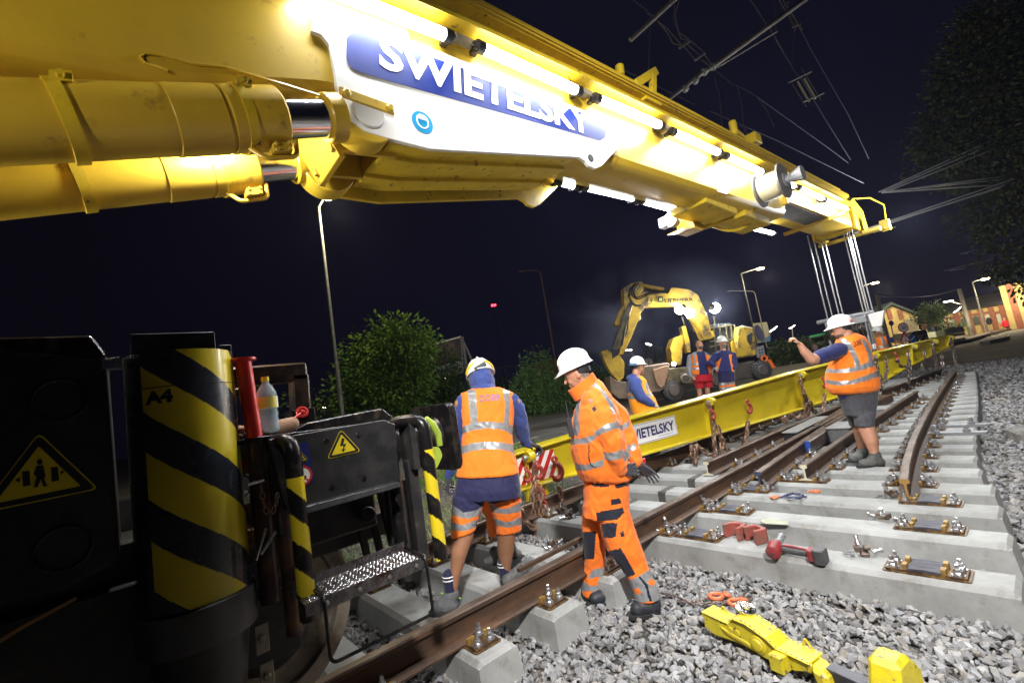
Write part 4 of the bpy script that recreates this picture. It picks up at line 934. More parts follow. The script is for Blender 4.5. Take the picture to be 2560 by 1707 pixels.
# wheel on the rail
def wheel(y, x, parent, label=None):
    R = .42; c = V((x, y, .175+R)); mb = MB()
    mb.lathe(c+V((.06, 0, 0)), (-1, 0, 0), [(0, .05), (0, .10), (.02, .12), (.045, .28), (.03, .345), (.0, .352), (-.002, R-.004), (.095, R), (.10, R+.028), (.125, R+.03), (.13, R-.04), (.10, .34), (.08, .2), (.08, .05)], 56)
    return mb.build('wheel', [mat('wheel_steel', (.36, .31, .25), .5, .3, (.10, .07, .045), 7, (.4, .65), .0015, 70)], parent, 32, label=label)
wy = .42
w1 = wheel(wy, -2.58, wag); wheel(wy, -4.12, wag)
mb = MB(); mb.lathe((-2.50, wy, .595), (1, 0, 0), [(0, .19), (.10, .185), (.16, .15), (.19, .10)], 28); mb.torus((-2.36, wy, .595), (1, 0, 0), .155, .010, 32, 8); mb.torus((-2.40, wy, .595), (1, 0, 0), .175, .010, 32, 8); mb.prism(rnd([V((-2.30, wy-.12, .50)), V((-2.30, wy+.12, .50)), V((-2.30, wy+.07, .75)), V((-2.30, wy-.07, .75))], .05, 4), V((-.05, 0, 0))); mb.build('axle_box', BLK, wag, 32)
mb = MB(); mb.cyl((-4.2, wy, .595), (-2.5, wy, .595), .08); mb.box((-2.3, -.3, 1.02), (.16, 2.4, .22)); mb.box((-3.35, .35, 1.0), (2.2, .25, .3)); mb.box((-2.30, .2, .72), (.08, .14, .4)); mb.box((-4.4, -.3, 1.02), (.16, 2.4, .22)); mb.build('frame', BLK, wag, 0, .01)
mb = MB()
for p in ((655, 1595), (668, 1690)): mb.box(W_(*p, -2.02), (.01, .045, .10)); mb.lathe(W_(*p, -2.012), (1, 0, 0), [(0, .013), (.006, .013), (.008, .008)], 14)
mb.build('bolt_plate', mat('paint_worn_plate', (.30, .27, .22), .5, .3), wag, 0, .002)
# dark underframe behind the drum
mb = MB(); mb.box((-2.2, -.25, .62), (.06, .9, .75)); mb.box((-2.35, .16, .60), (.5, .06, .5)); mb.build('underframe', BLK, wag, 0, .01)
# buffer with head and lime safety latch
mb = MB(); by = 1.30; bx = -2.36
a = atY(1100, 1080, 1.38)
mb.lathe((a.x, .85, 1.26), (0, 1, 0), [(0, .115), (.22, .115), (.221, .085), (.46, .085), (.50, .12)], 28); mb.build('buffer_shank', BLKS, wag, 32)
pts = rnd([V((a.x-.26, 1.34, 1.07)), V((a.x+.20, 1.34, 1.07)), V((a.x+.20, 1.34, 1.44)), V((a.x-.26, 1.34, 1.44))], .06, 5); mb = MB(); mb.prism(pts, V((0, .045, 0))); mb.build('buffer_head', BLKS, wag, 30, .008)
LIME = mat('lime_latch_paint', (.30, .40, .04), .4, 0, (.22, .30, .04), 12)
mb = MB(); L1 = [W_(px, py, -1.97) for px, py in ((1062, 1047), (1080, 1060), (1095, 1085), (1100, 1115))]; mb.tube(L1, [.018, .02, .018, .014], 10)
mb.prism(rnd([W_(px, py, -1.97) for px, py in ((1070, 1118), (1098, 1116), (1108, 1138), (1093, 1172), (1074, 1176))], .015, 3), V((-.05, 0, 0))); mb.build('latch', LIME, wag, 30, .004)
# switch box, pins and small chains between drum and posts
mb = MB(); c = W_(590, 1160, -2.12); mb.box(c, (.06, .085, .085)); o = mb.build('switch_box', mat('switch_box_yellow', (.22, .16, .03), .5), wag, 0, .004)
mb = MB(); mb.lathe(c+V((.03, 0, 0)), (1, 0, 0), [(0, .014), (.015, .014), (.016, .024), (.028, .022), (.032, .012)], 20); mb.build('stop_button', REDP, o, 35)
mb = MB(); c = W_(600, 1215, -2.08); mb.torus(c, (1, .3, 0), .042, .004, 24, 6); c = W_(605, 1345, -2.05); mb.torus(c, (1, .5, 0), .045, .003, 24, 6); mb.tube([W_(625, 1180, -2.05), W_(628, 1270, -2.05)], .004); mb.bar(W_(560, 1285, -2.1), W_(640, 1270, -2.1), .06, .03); mb.bar(W_(560, 1345, -2.1), W_(640, 1330, -2.1), .06, .03)
mb.build('pin_rings', mat('copper_rust', (.25, .10, .04), .5, .4), wag)
mb = MB(); chain_mb(mb, [W_(652, 1210, -1.96), W_(658, 1250, -1.96), W_(668, 1285, -1.96)], .030, .0032); chain_mb(mb, [W_(695, 1230, -1.96), W_(690, 1260, -1.96), W_(680, 1285, -1.96)], .030, .0032); mb.build('securing_chain', CHAINM, wag, 40)
mb = MB(); mb.tube([W_(620, 1212, -1.95), W_(660, 1200, -1.95)], .005); mb.tube([W_(690, 1328, -1.96), W_(652, 1385, -1.96)], .006); mb.tube([W_(665, 1320, -1.96), W_(640, 1400, -1.96)], .005); mb.build('locking_pin', STEEL, wag)
# bottle and gloves lying on the deck
bt = W_(675, 1082, -2.06); t = thing('water_bottle', 'clear plastic water bottle with yellow cap standing on the black wagon deck', 'bottle', bt)
PET = mat('clear_plastic', (.62, .74, .80), .08, alpha=.38)
prof = [(0, .030), (.005, .040), (.02, .043), (.035, .039), (.05, .043), (.065, .039), (.08, .043), (.095, .039), (.11, .043), (.15, .043), (.17, .041), (.195, .028), (.21, .016), (.225, .014)]
SB = .80
mb = MB(); mb.lathe(bt, UP, [(a*SB*1.18, r*SB*1.12) for a, r in prof], 32); mb.build('bottle_body', PET, t, 60)
mb = MB(); mb.lathe(bt+UP*.004, UP, [(.0, .028*SB), (.02*SB, .040*SB), (.085*SB, .040*SB)], 28); mb.build('water', mat('blue_water', (.50, .68, .78), .05, alpha=.35), t, 60)
mb = MB(); mb.lathe(bt+UP*(.222*SB*1.18), UP, [(0, .018*SB), (.022*SB, .018*SB)], 20); mb.build('cap', mat('yellow_cap', (.75, .62, .02), .4), t, 30)
mb = MB(); mb.lathe(bt+UP*(.105*SB*1.18), UP, [(0, .0438*SB*1.12), (.045, .0438*SB*1.12)], 36, cap=False); nn = 36
mb.mi = 0
for j in range(36):
    if 4 <= (j-27) % 36 < 22: mb.m[j] = 1
mb.build('paper_label', [mat('label_yellow', (.80, .68, .12), .5), WHITEL], t, 0)
# ------------------------------------------------------------------ people
def cloth(name, col, col2=None, rough=.75, **k): return mat(name, col, rough, 0, col2 or tuple(c*.8 for c in col), 9, (.3, .75), .0012, 260, spec=.25, sheen=.15, **k)
ORG = cloth('orange_hivis', (.95, .21, .02), (.80, .16, .015)); ORV = cloth('orange_vest', (1.0, .24, .02), (.88, .19, .015)); YOR = cloth('amber_vest', (1.0, .36, .01), (.9, .28, .01))
NAV = cloth('navy_cloth', (.022, .022, .075)); DKB = cloth('dark_patch_cloth', (.016, .017, .03)); BLUH = cloth('blue_hoodie', (.045, .075, .26), (.035, .055, .19)); TEE = cloth('blue_tee', (.022, .028, .12))
REFL = mat('reflective_tape', (.36, .37, .38), .38, .35, (.27, .28, .29), 30, bump=.0004, bscale=400); JEAN = cloth('dark_grey_denim', (.055, .055, .065), (.085, .085, .095)); REDS = cloth('red_shorts', (.55, .015, .03))
LIMEC = cloth('lime_laces', (.25, .55, .05))
GRYH = cloth('grey_hoodie', (.30, .31, .33)); SKIN = mat('skin', (.52, .27, .17), .5, 0, (.44, .20, .13), 12, (.35, .7), .0008, 160, sss=.15); SKIND = mat('tanned_skin', (.36, .18, .10), .5, 0, (.30, .14, .08), 12, (.35, .7), sss=.1)
HAIR = mat('short_dark_hair', (.11, .07, .045), .7, bump=.003, bscale=240); HAIRG = mat('greying_hair', (.22, .19, .16), .7, 0, (.12, .10, .08), 60, bump=.003, bscale=240)
HELM = mat('white_helmet_shell', (.82, .82, .80), .28, 0, (.74, .74, .72), 5, coat=.3); HELMY = mat('yellow_helmet_band', (.75, .50, .03), .35); BAND = mat('black_headband', (.02, .02, .024), .5)
GLOV = cloth('dark_glove', (.035, .035, .045), (.055, .055, .07)); GLOVC = cloth('pale_glove', (.42, .40, .33)); BOOT = mat('grey_boot_suede', (.10, .105, .11), .8, 0, (.15, .155, .16), 20, bump=.001, bscale=180); BOOTD = mat('dusty_boot', (.05, .052, .055), .75, 0, (.12, .12, .11), 9, (.4, .6), .001, 120)
SOLE = mat('boot_sole', (.02, .02, .02), .8); SOCK = cloth('navy_sock', (.02, .022, .06)); EYE = mat('eye_dark', (.02, .015, .012), .2)
class Man:
    def __init__(s, label, base, scale=1.0, vox=.009, group=None):
        s.base = V((base[0], base[1], 0)); s.vox = vox
        s.root = thing('person', label, 'person', (base[0], base[1], base[2] if len(base) > 2 else 0), 0, group)
    def P(s, px, py, off=0.0): return cut(px, py, HN, s.base+HN*off)
    def r(s, px, py, off, rp): return rp*(s.P(px, py, off)-CO).dot(CF)/FP
    def rings(s, mb, R, n=20, k=1.0, sq=.85):
        out = []
        for q in R:
            lx, ly, rx, ry, th = q[:5]; off = q[5] if len(q) > 5 else 0
            L, Rr = s.P(lx, ly, off), s.P(rx, ry, off); c = (L+Rr)/2; a = (Rr-L)/2*k; b_ = HN*a.length*th; ring = []
            for i in range(n):
                t = 2*math.pi*i/n; ct, st_ = math.cos(t), math.sin(t)
                ring.append(c+a*(math.copysign(abs(ct)**sq, ct))+b_*(math.copysign(abs(st_)**sq, st_)))
            out.append(ring)
        mb.loft(out)
    def limb(s, mb, J, k=1.0):
        """J: (px, py, radius in px, offset)"""
        Q = [(s.P(a, b_, o), s.r(a, b_, o, rp)*k) for a, b_, rp, o in J]
        for (p, r1), (q, r2) in zip(Q, Q[1:]): mb.cap(p, q, r1, r2, 14)
        return Q
    def skin(s, mb, name, mats, paint=None, vox=None, it=5, fold=0, ff=14, hems=None, parent=None, label=None, local=None, disp=None):
        me = mb.mesh(name+'_src'); o = bpy.data.objects.new('src', me); COL.objects.link(o)
        m1 = o.modifiers.new('r', 'REMESH'); m1.mode = 'VOXEL'; m1.voxel_size = vox or s.vox; m1.adaptivity = 0
        m2 = o.modifiers.new('s', 'SMOOTH'); m2.iterations = it; m2.factor = .5
        bpy.context.view_layer.update(); ev = o.evaluated_get(bpy.context.evaluated_depsgraph_get()); nm = bpy.data.meshes.new_from_object(ev); bpy.data.objects.remove(o)
        nm.name = name
        if fold:
            no = [v.normal.copy() for v in nm.vertices]
            for v, n_ in zip(nm.vertices, no):
                p = v.co*ff; q = noise.noise_vector(p*.5)*1.3
                f1 = 1-abs(noise.noise(V((p.x, p.y, p.z*.45))+q))*2.4; f2 = noise.noise(p*2.3)
                v.co += n_*(fold*(f1*.75+f2*.35))
        if disp:
            for v in nm.vertices: v.co += disp(v.co)
        if hems:
            bm = bmesh.new(); bm.from_mesh(nm)
            kill = [f for f in bm.faces if any(in_poly(pix(f.calc_center_median()), h) for h in hems)]
            bmesh.ops.delete(bm, geom=kill, context='FACES'); bm.to_mesh(nm); bm.free()
        if paint:
            for f in nm.polygons:
                c = pix(f.center)
                for mi, pl in paint:
                    if in_poly(c, pl): f.material_index = mi
        if local:
            for f in nm.polygons:
                k = local(f.center)
                if k is not None: f.material_index = k
        nm.shade_smooth()
        o = link_mesh(name, nm, mats, parent or s.root)
        if label: o['label'] = label
        return o
def in_poly(p, poly):
    x, y = p; c = False; j = len(poly)-1
    for i in range(len(poly)):
        xi, yi = poly[i]; xj, yj = poly[j]
        if (yi > y) != (yj > y) and x < (xj-xi)*(y-yi)/(yj-yi)+xi: c = not c
        j = i
    return c
def frame(F, U):
    F = V(F).normalized(); U = V(U); U = (U-F*U.dot(F)).normalized(); return F, F.cross(U).normalized(), U   # forward, right, up
def head_mb(mb, c, F, S, U, k=1.0, jaw=1.0):
    ax = (F, S, U)
    mb.sphere(c, (.096*k, .076*k, .104*k), 20, 14, ax); mb.sphere(c+F*.028*k-U*.062*k, (.060*k*jaw, .054*k*jaw, .058*k), 16, 10, ax)
    mb.sphere(c+F*.070*k-U*.098*k, (.022*k, .022*k, .016*k), 10, 8, ax)
    mb.cap(c+F*.090*k-U*.004*k, c+F*.112*k-U*.040*k, .008*k, .0135*k, 10)
    mb.cap(c+F*.088*k-U*.072*k-S*.016*k, c+F*.088*k-U*.072*k+S*.016*k, .009*k, .009*k, 8)
    mb.cap(c+F*.082*k+U*.018*k-S*.036*k, c+F*.082*k+U*.018*k+S*.036*k, .012*k, .012*k, 8)
    for q in (-1, 1):
        mb.sphere(c+S*(q*.077*k)-F*.012*k-U*.018*k, (.020*k, .009*k, .032*k), 10, 8, (F, (S+F*(-.3*q)).normalized(), U))
        mb.sphere(c+F*.062*k-U*.045*k+S*(q*.036*k), (.026*k, .020*k, .026*k), 10, 8, ax)
def eyes(m, c, F, S, U, k=1.0):
    b_ = MB()
    for q in (-1, 1): b_.sphere(c+F*.088*k-U*.008*k+S*(q*.031*k), .0060*k, 10, 8)
    b_.build('eyes', EYE, m.root, 60)
def helmet(m, c, F, S, U, k=1.0, mats=HELM, peak=.045, paint=None, band=True, ridge=True, label=None):
    mb = MB(); n = 40; rings = []
    def ring(z, sc, pk=0):
        out = []
        for i in range(n):
            t = 2*math.pi*i/n; ct, st_ = math.cos(t), math.sin(t)
            fr = max(0, ct)**3*pk
            out.append(c+F*((.132*sc*ct+fr)*k)+S*(.108*sc*st_*k)+U*((z-fr*.35)*k))
        return out
    for z, sc, pk in ((-.010, .97, peak*.5), (-.008, 1.10, peak), (-.002, 1.12, peak), (.004, 1.06, peak*.55), (.020, 1.01, 0), (.045, .98, 0), (.075, .90, 0), (.100, .77, 0), (.120, .59, 0), (.134, .36, 0), (.140, .12, 0)): rings.append(ring(z, sc, pk))
    mb.loft(rings); o = mb.build('helmet', mats if isinstance(mats, list) else [mats], m.root, 50, label=label)
    if ridge:
        r_ = MB(); r_.tube([c+F*(.128*k*math.cos(t))+U*((.030+.112*math.sin(t))*k) for t in np.linspace(.25, math.pi-.2, 14)], [.006*k]+[.011*k]*12+[.006*k], 8)
        for q in (-1, 1): r_.tube([c+S*(q*.042*k)+F*(.110*k*math.cos(t))+U*((.028+.103*math.sin(t))*k) for t in np.linspace(.4, math.pi-.35, 12)], [.004*k]+[.007*k]*10+[.004*k], 8)
        r_.build('helmet_ridge', mats if not isinstance(mats, list) else mats[0], o, 50)
    if band:
        b_ = MB(); rr = []
        for z, sc in ((-.055, .80), (-.052, .86), (-.010, .92), (-.006, .84)):
            rr.append([c+F*(.118*sc*math.cos(t)*k)+S*(.098*sc*math.sin(t)*k)+U*((z+.020*math.cos(t))*k) for t in np.linspace(1.65, 2*math.pi-1.65, 26)])
        b_.loft([[r_[i] for r_ in rr] for i in range(26)]); b_.build('headband', BAND, o, 40)
    return o
def boot(m, heel, toe, ankle, k=1.0, mats=BOOT, name='boot', parent=None, up=UP):
    heel, toe, ankle = V(heel), V(toe), V(ankle); d = (toe-heel); L = d.length; d.normalize(); s = d.cross(up).normalized(); u = s.cross(d)
    mb = MB(); h = .05*k
    mb.cap(heel+u*h, heel+d*L*.5+u*h*1.05, .046*k, .05*k, 16); mb.cap(heel+d*L*.35+u*h, toe-d*.03*k+u*h*.82, .052*k, .042*k, 16); mb.cap(heel+d*.03*k+u*h, ankle, .052*k, .052*k, 16); mb.cap(heel+d*L*.45+u*h*1.2, ankle+d*.01, .04*k, .046*k, 14)
    o = m.skin(mb, name, mats, vox=max(.006, m.vox*.8), it=4, fold=.002, ff=30)
    sb = MB(); out = []
    for i in range(20):
        t = 2*math.pi*i/20; a = (L*.5+.045*k)*math.cos(t); w_ = .050*k*math.sin(t)*(1+.12*math.cos(t)); out.append(heel+d*(L*.5+a)+s*w_)
    sb.prism([p-u*.004 for p in out], u*.026*k); sb.build('sole', SOLE, o, 0, .003)
    l_ = MB()
    for j in range(5): q = heel+d*(L*.42-j*.018*k)+u*(h*1.75+j*.022*k); l_.cap(q-s*.022*k, q+s*.022*k, .0035*k, .0035*k, 6)
    l_.build('laces', BAND, o)
    return o
def hand(mb, wrist, d, nrm, k=1.0, curl=.5, thumb=1, spread=.12):
    """palm with five separate bent fingers; d along the hand, nrm out of the back of the hand"""
    d = V(d).normalized(); nrm = V(nrm); nrm = (nrm-d*nrm.dot(d)).normalized(); s = d.cross(nrm).normalized(); w = V(wrist)
    for q in (-1.5, -.5, .5, 1.5): mb.cap(w+d*.012*k+s*(q*.012*k), w+d*.086*k+s*(q*.020*k), .016*k, .0125*k, 10)
    for q, L in ((-1.5, .058), (-.5, .076), (.5, .082), (1.5, .070)):
        p = w+d*.088*k+s*(q*.021*k); dd = (d+s*(q*spread*.5)).normalized(); a = 0
        for j, f in enumerate((.42, .32, .26)):
            a += curl*(.7, .95, .7)[j]; e = dd*math.cos(a)-nrm*math.sin(a); p2 = p+e*L*f*k*1.15; mb.cap(p, p2, (.0102-.0011*j)*k, (.0094-.0011*j)*k, 8); p = p2
    p = w+d*.028*k+s*(thumb*.026*k); e = (d*.62+s*(thumb*.72)-nrm*.25).normalized(); p2 = p+e*.040*k; mb.cap(p, p2, .0135*k, .0112*k, 8); e = (d*.85+s*(thumb*.25)-nrm*.4).normalized(); mb.cap(p2, p2+e*.034*k, .0108*k, .0090*k, 8)
def vest_text(m, obj, txt, q0, q1, up_px, matl, bold=.02):
    """letters laid on the cloth: each vertex dropped on the garment"""
    me = text_mesh(txt, 2, bold); bm = bmesh.new(); bm.from_mesh(me); bmesh.ops.subdivide_edges(bm, edges=bm.edges[:], cuts=2); bmesh.ops.triangulate(bm, faces=bm.faces[:]); bm.to_mesh(me); bm.free()
    xs = [v.co.x for v in me.vertices]; ys = [v.co.y for v in me.vertices]; x0, x1, y0, y1 = min(xs), max(xs), min(ys), max(ys)
    gm = obj.data; vs = [v.co+wloc(obj) for v in gm.vertices]; tree = BVHTree.FromPolygons(vs, [tuple(p.vertices) for p in gm.polygons])
    for v in me.vertices:
        t = (v.co.x-x0)/(x1-x0); u = (v.co.y-y0)/(y1-y0)
        px = q0[0]+(q1[0]-q0[0])*t+up_px[0]*u; py = q0[1]+(q1[1]-q0[1])*t+up_px[1]*u
        d = ray(px, py).normalized(); h = tree.ray_cast(CO, d)
        v.co = (h[0]-d*.004) if h[0] is not None else m.P(px, py)
    link_mesh('lettering', me, matl, obj)
# ---- man 1: back to the camera, leaning over the beam
M1 = Man('man in blue hoodie, orange vest and striped shorts leaning over the beam end', (-3.0, 1.85, 0), vox=.0085)
p = M1.P
F, S, U = frame(HN*.93-UP*.36-HR*.12, UP+HN*.35-HR*.12)
hc = p(1204, 948, .16)
mb = MB(); head_mb(mb, hc, F, S, U)
mb.cap(hc-U*.07-F*.03, p(1214, 985, .05), .058, .062, 14)
M1.rings(mb, [(1168, 992, 1268, 992, .6, .04), (1168, 1040, 1270, 1044, .6, .02), (1172, 1120, 1268, 1125, .6), (1160, 1185, 1280, 1180, .62, -.02), (1152, 1240, 1286, 1232, .6, -.03)])
M1.limb(mb, [(1165, 1250, 28, -.06), (1160, 1335, 25, -.10), (1148, 1380, 21, -.13), (1138, 1440, 13, -.14), (1128, 1495, 12, -.14)])
M1.limb(mb, [(1265, 1245, 28, .02), (1266, 1330, 24, .09), (1264, 1375, 21, .14), (1264, 1420, 13, .17), (1264, 1450, 12, .17)])
M1.limb(mb, [(1150, 1008, 14, .04), (1142, 1065, 12, .10), (1140, 1120, 10, .14), (1122, 1190, 7, .18)])
M1.limb(mb, [(1288, 1005, 14, .04), (1300, 1052, 13, .12), (1308, 1088, 11, .2), (1320, 1108, 9, .25)])
M1.skin(mb, 'body', [SKIND], it=6)
mb = MB(); c_ = p(1204, 952, .13); mb.sphere(c_-U*.01-F*.02, (.112, .098, .118), 20, 14, (F, S, U)); mb.cap(c_-U*.06, p(1210, 985, .06), .088, .10, 16); mb.sphere(p(1208, 990, .02), (.10, .07, .055), 14, 10, (HR, HN, UP))
M1.rings(mb, [(1160, 985, 1276, 985, .56, .05), (1158, 1040, 1278, 1044, .56, .02)])
M1.limb(mb, [(1158, 1003, 17, .04), (1148, 1030, 16, .06), (1145, 1068, 15.5, .10), (1142, 1118, 13, .14), (1130, 1165, 13, .16), (1121, 1192, 9, .18)])
M1.limb(mb, [(1280, 1000, 18, .04), (1296, 1022, 17, .07), (1302, 1055, 17.5, .12), (1307, 1084, 16.5, .19), (1313, 1104, 12, .23), (1322, 1111, 9, .25)])
M1.skin(mb, 'hoodie', [BLUH], it=4, fold=.006, ff=16, label='blue hoodie with the hood pulled up under the helmet')
mb = MB()
M1.rings(mb, [(1180, 972, 1248, 968, .75, .05), (1152, 984, 1284, 982, .56, .05), (1153, 1006, 1287, 1004, .60, .045), (1155, 1040, 1284, 1044, .62, .03), (1157, 1080, 1281, 1085, .62, .02), (1153, 1122, 1285, 1128, .62, .0), (1148, 1155, 1292, 1155, .62, -.01), (1141, 1186, 1297, 1176, .64, -.02), (1141, 1190, 1297, 1181, .62, -.02)], n=28)
def c4(*pts): return [(1080+x/2.903, 860+y/2.903) for x, y in pts]
pv = [(1, c4((255, 330), (314, 330), (322, 400), (334, 580), (282, 585), (270, 450))), (1, c4((513, 325), (566, 340), (568, 450), (560, 590), (522, 585), (530, 450))),
      (1, c4((210, 606), (290, 571), (400, 560), (520, 570), (600, 600), (602, 672), (520, 622), (400, 610), (300, 622), (205, 660))), (1, c4((195, 748), (300, 716), (400, 707), (520, 712), (620, 740), (622, 806), (520, 766), (400, 759), (300, 770), (190, 808)))]
vst = M1.skin(mb, 'vest', [ORV, REFL], pv, it=3, fold=.005, ff=13, vox=.0075, label='orange vest with grey reflective bands and blue lettering')
vest_text(M1, vst, 'DORR', (1198, 1004), (1252, 1001), (0, -17), mat('faded_blue_print', (.22, .16, .30), .7))
mb = MB()
M1.rings(mb, [(1148, 1168, 1290, 1166, .58, -.01), (1142, 1195, 1297, 1188, .60, -.02), (1136, 1225, 1301, 1218, .62, -.03), (1134, 1246, 1303, 1238, .60, -.03)], n=26)
M1.rings(mb, [(1133, 1236, 1214, 1246, .95, -.05), (1130, 1280, 1203, 1280, .95, -.07), (1128, 1320, 1192, 1308, .95, -.09), (1129, 1343, 1190, 1322, .92, -.10)], n=20)
M1.rings(mb, [(1218, 1246, 1303, 1232, .95, .02), (1228, 1280, 1303, 1275, .95, .05), (1238, 1310, 1303, 1305, .95, .08), (1241, 1332, 1303, 1324, .92, .09)], n=20)
pt = [(1, c4((100, 1168), (160, 1175), (225, 1222), (300, 1215), (365, 1178), (700, 1100), (700, 1500), (100, 1500))), (1, c4((395, 1140), (440, 1160), (500, 1195), (560, 1180), (660, 1140), (700, 1500), (395, 1500))),
      (2, c4((140, 1160), (160, 1172), (225, 1220), (300, 1212), (362, 1180), (350, 1232), (300, 1258), (225, 1266), (140, 1232))), (2, c4((120, 1285), (225, 1312), (330, 1270), (335, 1322), (225, 1356), (120, 1346))),
      (2, c4((418, 1150), (500, 1196), (560, 1186), (665, 1138), (665, 1206), (560, 1232), (500, 1232), (438, 1214))), (2, c4((446, 1262), (540, 1292), (665, 1250), (665, 1306), (540, 1332), (462, 1312)))]
M1.skin(mb, 'shorts', [NAV, ORG, REFL], pt, it=3, fold=.005, ff=15, vox=.0075, label='navy and orange work shorts with reflective bands')
helmet(M1, hc+U*.035-F*.01, F, S, U, .98, HELM, peak=.03)
mb = MB(); hh = hc+U*.035-F*.01
for q in (-1, 1): mb.tube([hh-F*(.105*math.cos(t))+S*(q*(.035+.072*math.sin(t)))+U*(.012+.045*math.cos(t)) for t in np.linspace(0, 1.4, 8)], [.012]*8, 8)
mb.build('yellow_band', HELMY, M1.root)
mb = MB(); mb.bar(hh-F*.125-S*.045-U*.005, hh-F*.125+S*.05+U*.03, .03, .035, U); mb.tube([hh+F*(.122*math.cos(t))+S*(.104*math.sin(t))+U*(.02*math.sin(t)) for t in np.linspace(1.8, 4.4, 14)], .008, 6); mb.build('lamp_strap', BAND, M1.root, 30, .004)
mb = MB(); wr = p(1121, 1194, .18); hand(mb, wr, V((0, 0, -1))+HR*-.2+HN*.2, HR*-1, 1.05, 1.1, 1); M1.skin(mb, 'glove', [GLOV], vox=.005, it=2)
mb = MB(); wr = p(1320, 1109, .25); hand(mb, wr, HR*.9+HN*.5-UP*.45, UP, 1.0, .8, -1); M1.skin(mb, 'glove', [GLOV], vox=.005, it=2)
for a, o_, hx in (((1128, 1482), -.14, 1), ((1264, 1445), .17, 1)):
    an = p(*a, o_)
    mb = MB(); mb.cap(an+UP*.0, an+UP*.115, .044, .047, 16); M1.skin(mb, 'sock', [SOCK], vox=.008, it=2)
    t_ = MB()
    for z in (.095, .118): t_.torus(an+UP*z, UP, .044, .0045, 20, 6)
    t_.build('sock_stripe', WHITEL, M1.root)
h1 = atZ(1140, 1520, .012); t1_ = atZ(1100, 1532, .012)
boot(M1, V((-2.975, 1.655, .012)), V((-3.075, 1.575, .012)), p(1128, 1478, -.14)+UP*-.02, 1.0)
lb = MB(); q_ = V((-3.0, 1.66, .10)); lb.tube([q_, q_+V((-.05, -.03, .03)), q_+V((-.08, .0, .0)), q_+V((-.02, .04, .02)), q_+V((.03, .07, -.03))], .005, 6); lb.build('laces', LIMEC, M1.root)
boot(M1, V((-2.93, 2.12, .012)), V((-2.98, 2.34, .012)), p(1264, 1440, .17)-UP*.03, .95, BOOTD)
# ---- man 2: orange suit, walking left
n2 = V((-2.13, 2.61, 0)); b2 = n2+HN*.13
M2 = Man('man in full orange jacket and trousers stepping over the gravel, hands behind his back', (b2.x, b2.y, -.2), vox=.0085)
p = M2.P
F, S, U = frame(-HR*.93+HN*.20-UP*.24, UP-HR*.22)
hc = p(1441, 932, 0)
mb = MB(); head_mb(mb, hc, F, S, U, .96)
mb.cap(hc-U*.06-F*.03, p(1478, 985), .060, .068, 14)
M2.rings(mb, [(1462, 1005, 1505, 985, 1.2), (1450, 1050, 1528, 1040, 1.1), (1445, 1110, 1540, 1100, 1.0), (1462, 1180, 1562, 1180, .9), (1468, 1240, 1562, 1240, .9)])
M2.limb(mb, [(1485, 1250, 26, .10), (1482, 1345, 22, .15), (1486, 1410, 17, .18), (1490, 1480, 13, .2)])
M2.limb(mb, [(1530, 1250, 28, -.06), (1560, 1365, 23, -.08), (1590, 1430, 18, -.10), (1625, 1500, 13, -.12)])
M2.limb(mb, [(1485, 1005, 20, -.16), (1515, 1060, 18, -.2), (1530, 1100, 15, -.2), (1545, 1165, 10, -.17)])
M2.limb(mb, [(1500, 1005, 20, .16), (1555, 1050, 14, .2), (1572, 1100, 12, .16), (1590, 1155, 9, .1)])
def loc2(c):
    q = c-hc; f_, s_, u_ = q.dot(F), q.dot(S), q.dot(U)
    if u_ > -.035 and f_ < .012 and q.length < .16 and not (abs(f_+.012) < .026 and abs(s_) > .066): return 1
    if -.065 < u_ and -.095 < f_ < -.035 and q.length < .14: return 1
    return None
M2.skin(mb, 'body', [SKIN, HAIRG], it=4, vox=.0065, local=loc2)
eyes(M2, hc, F, S, U, .96)
helmet(M2, hc+U*.043-F*.012, F, S, U, .95)
def c5(*pts): return [(1360+x/4.126, 840+y/4.126) for x, y in pts]
mb = MB()
M2.rings(mb, [(1452, 984, 1494, 948, 1.4), (1447, 1002, 1508, 962, 1.6), (1440, 1025, 1522, 985, 1.7), (1432, 1052, 1537, 1015, 1.5), (1429, 1085, 1549, 1050, 1.35), (1428, 1118, 1557, 1090, 1.2), (1434, 1152, 1566, 1130, 1.1), (1443, 1178, 1572, 1168, 1.05), (1450, 1192, 1574, 1192, 1.0), (1455, 1198, 1570, 1198, .92)], n=30)
M2.limb(mb, [(1484, 1004, 30, -.12), (1503, 1038, 34, -.17), (1514, 1070, 33, -.20), (1529, 1100, 28, -.22), (1534, 1132, 25, -.21), (1545, 1162, 21, -.18), (1551, 1174, 16, -.17)])
M2.limb(mb, [(1500, 1000, 26, .15), (1545, 1040, 25, .20), (1566, 1085, 22, .19), (1581, 1128, 19, .13), (1589, 1152, 15, .10)])
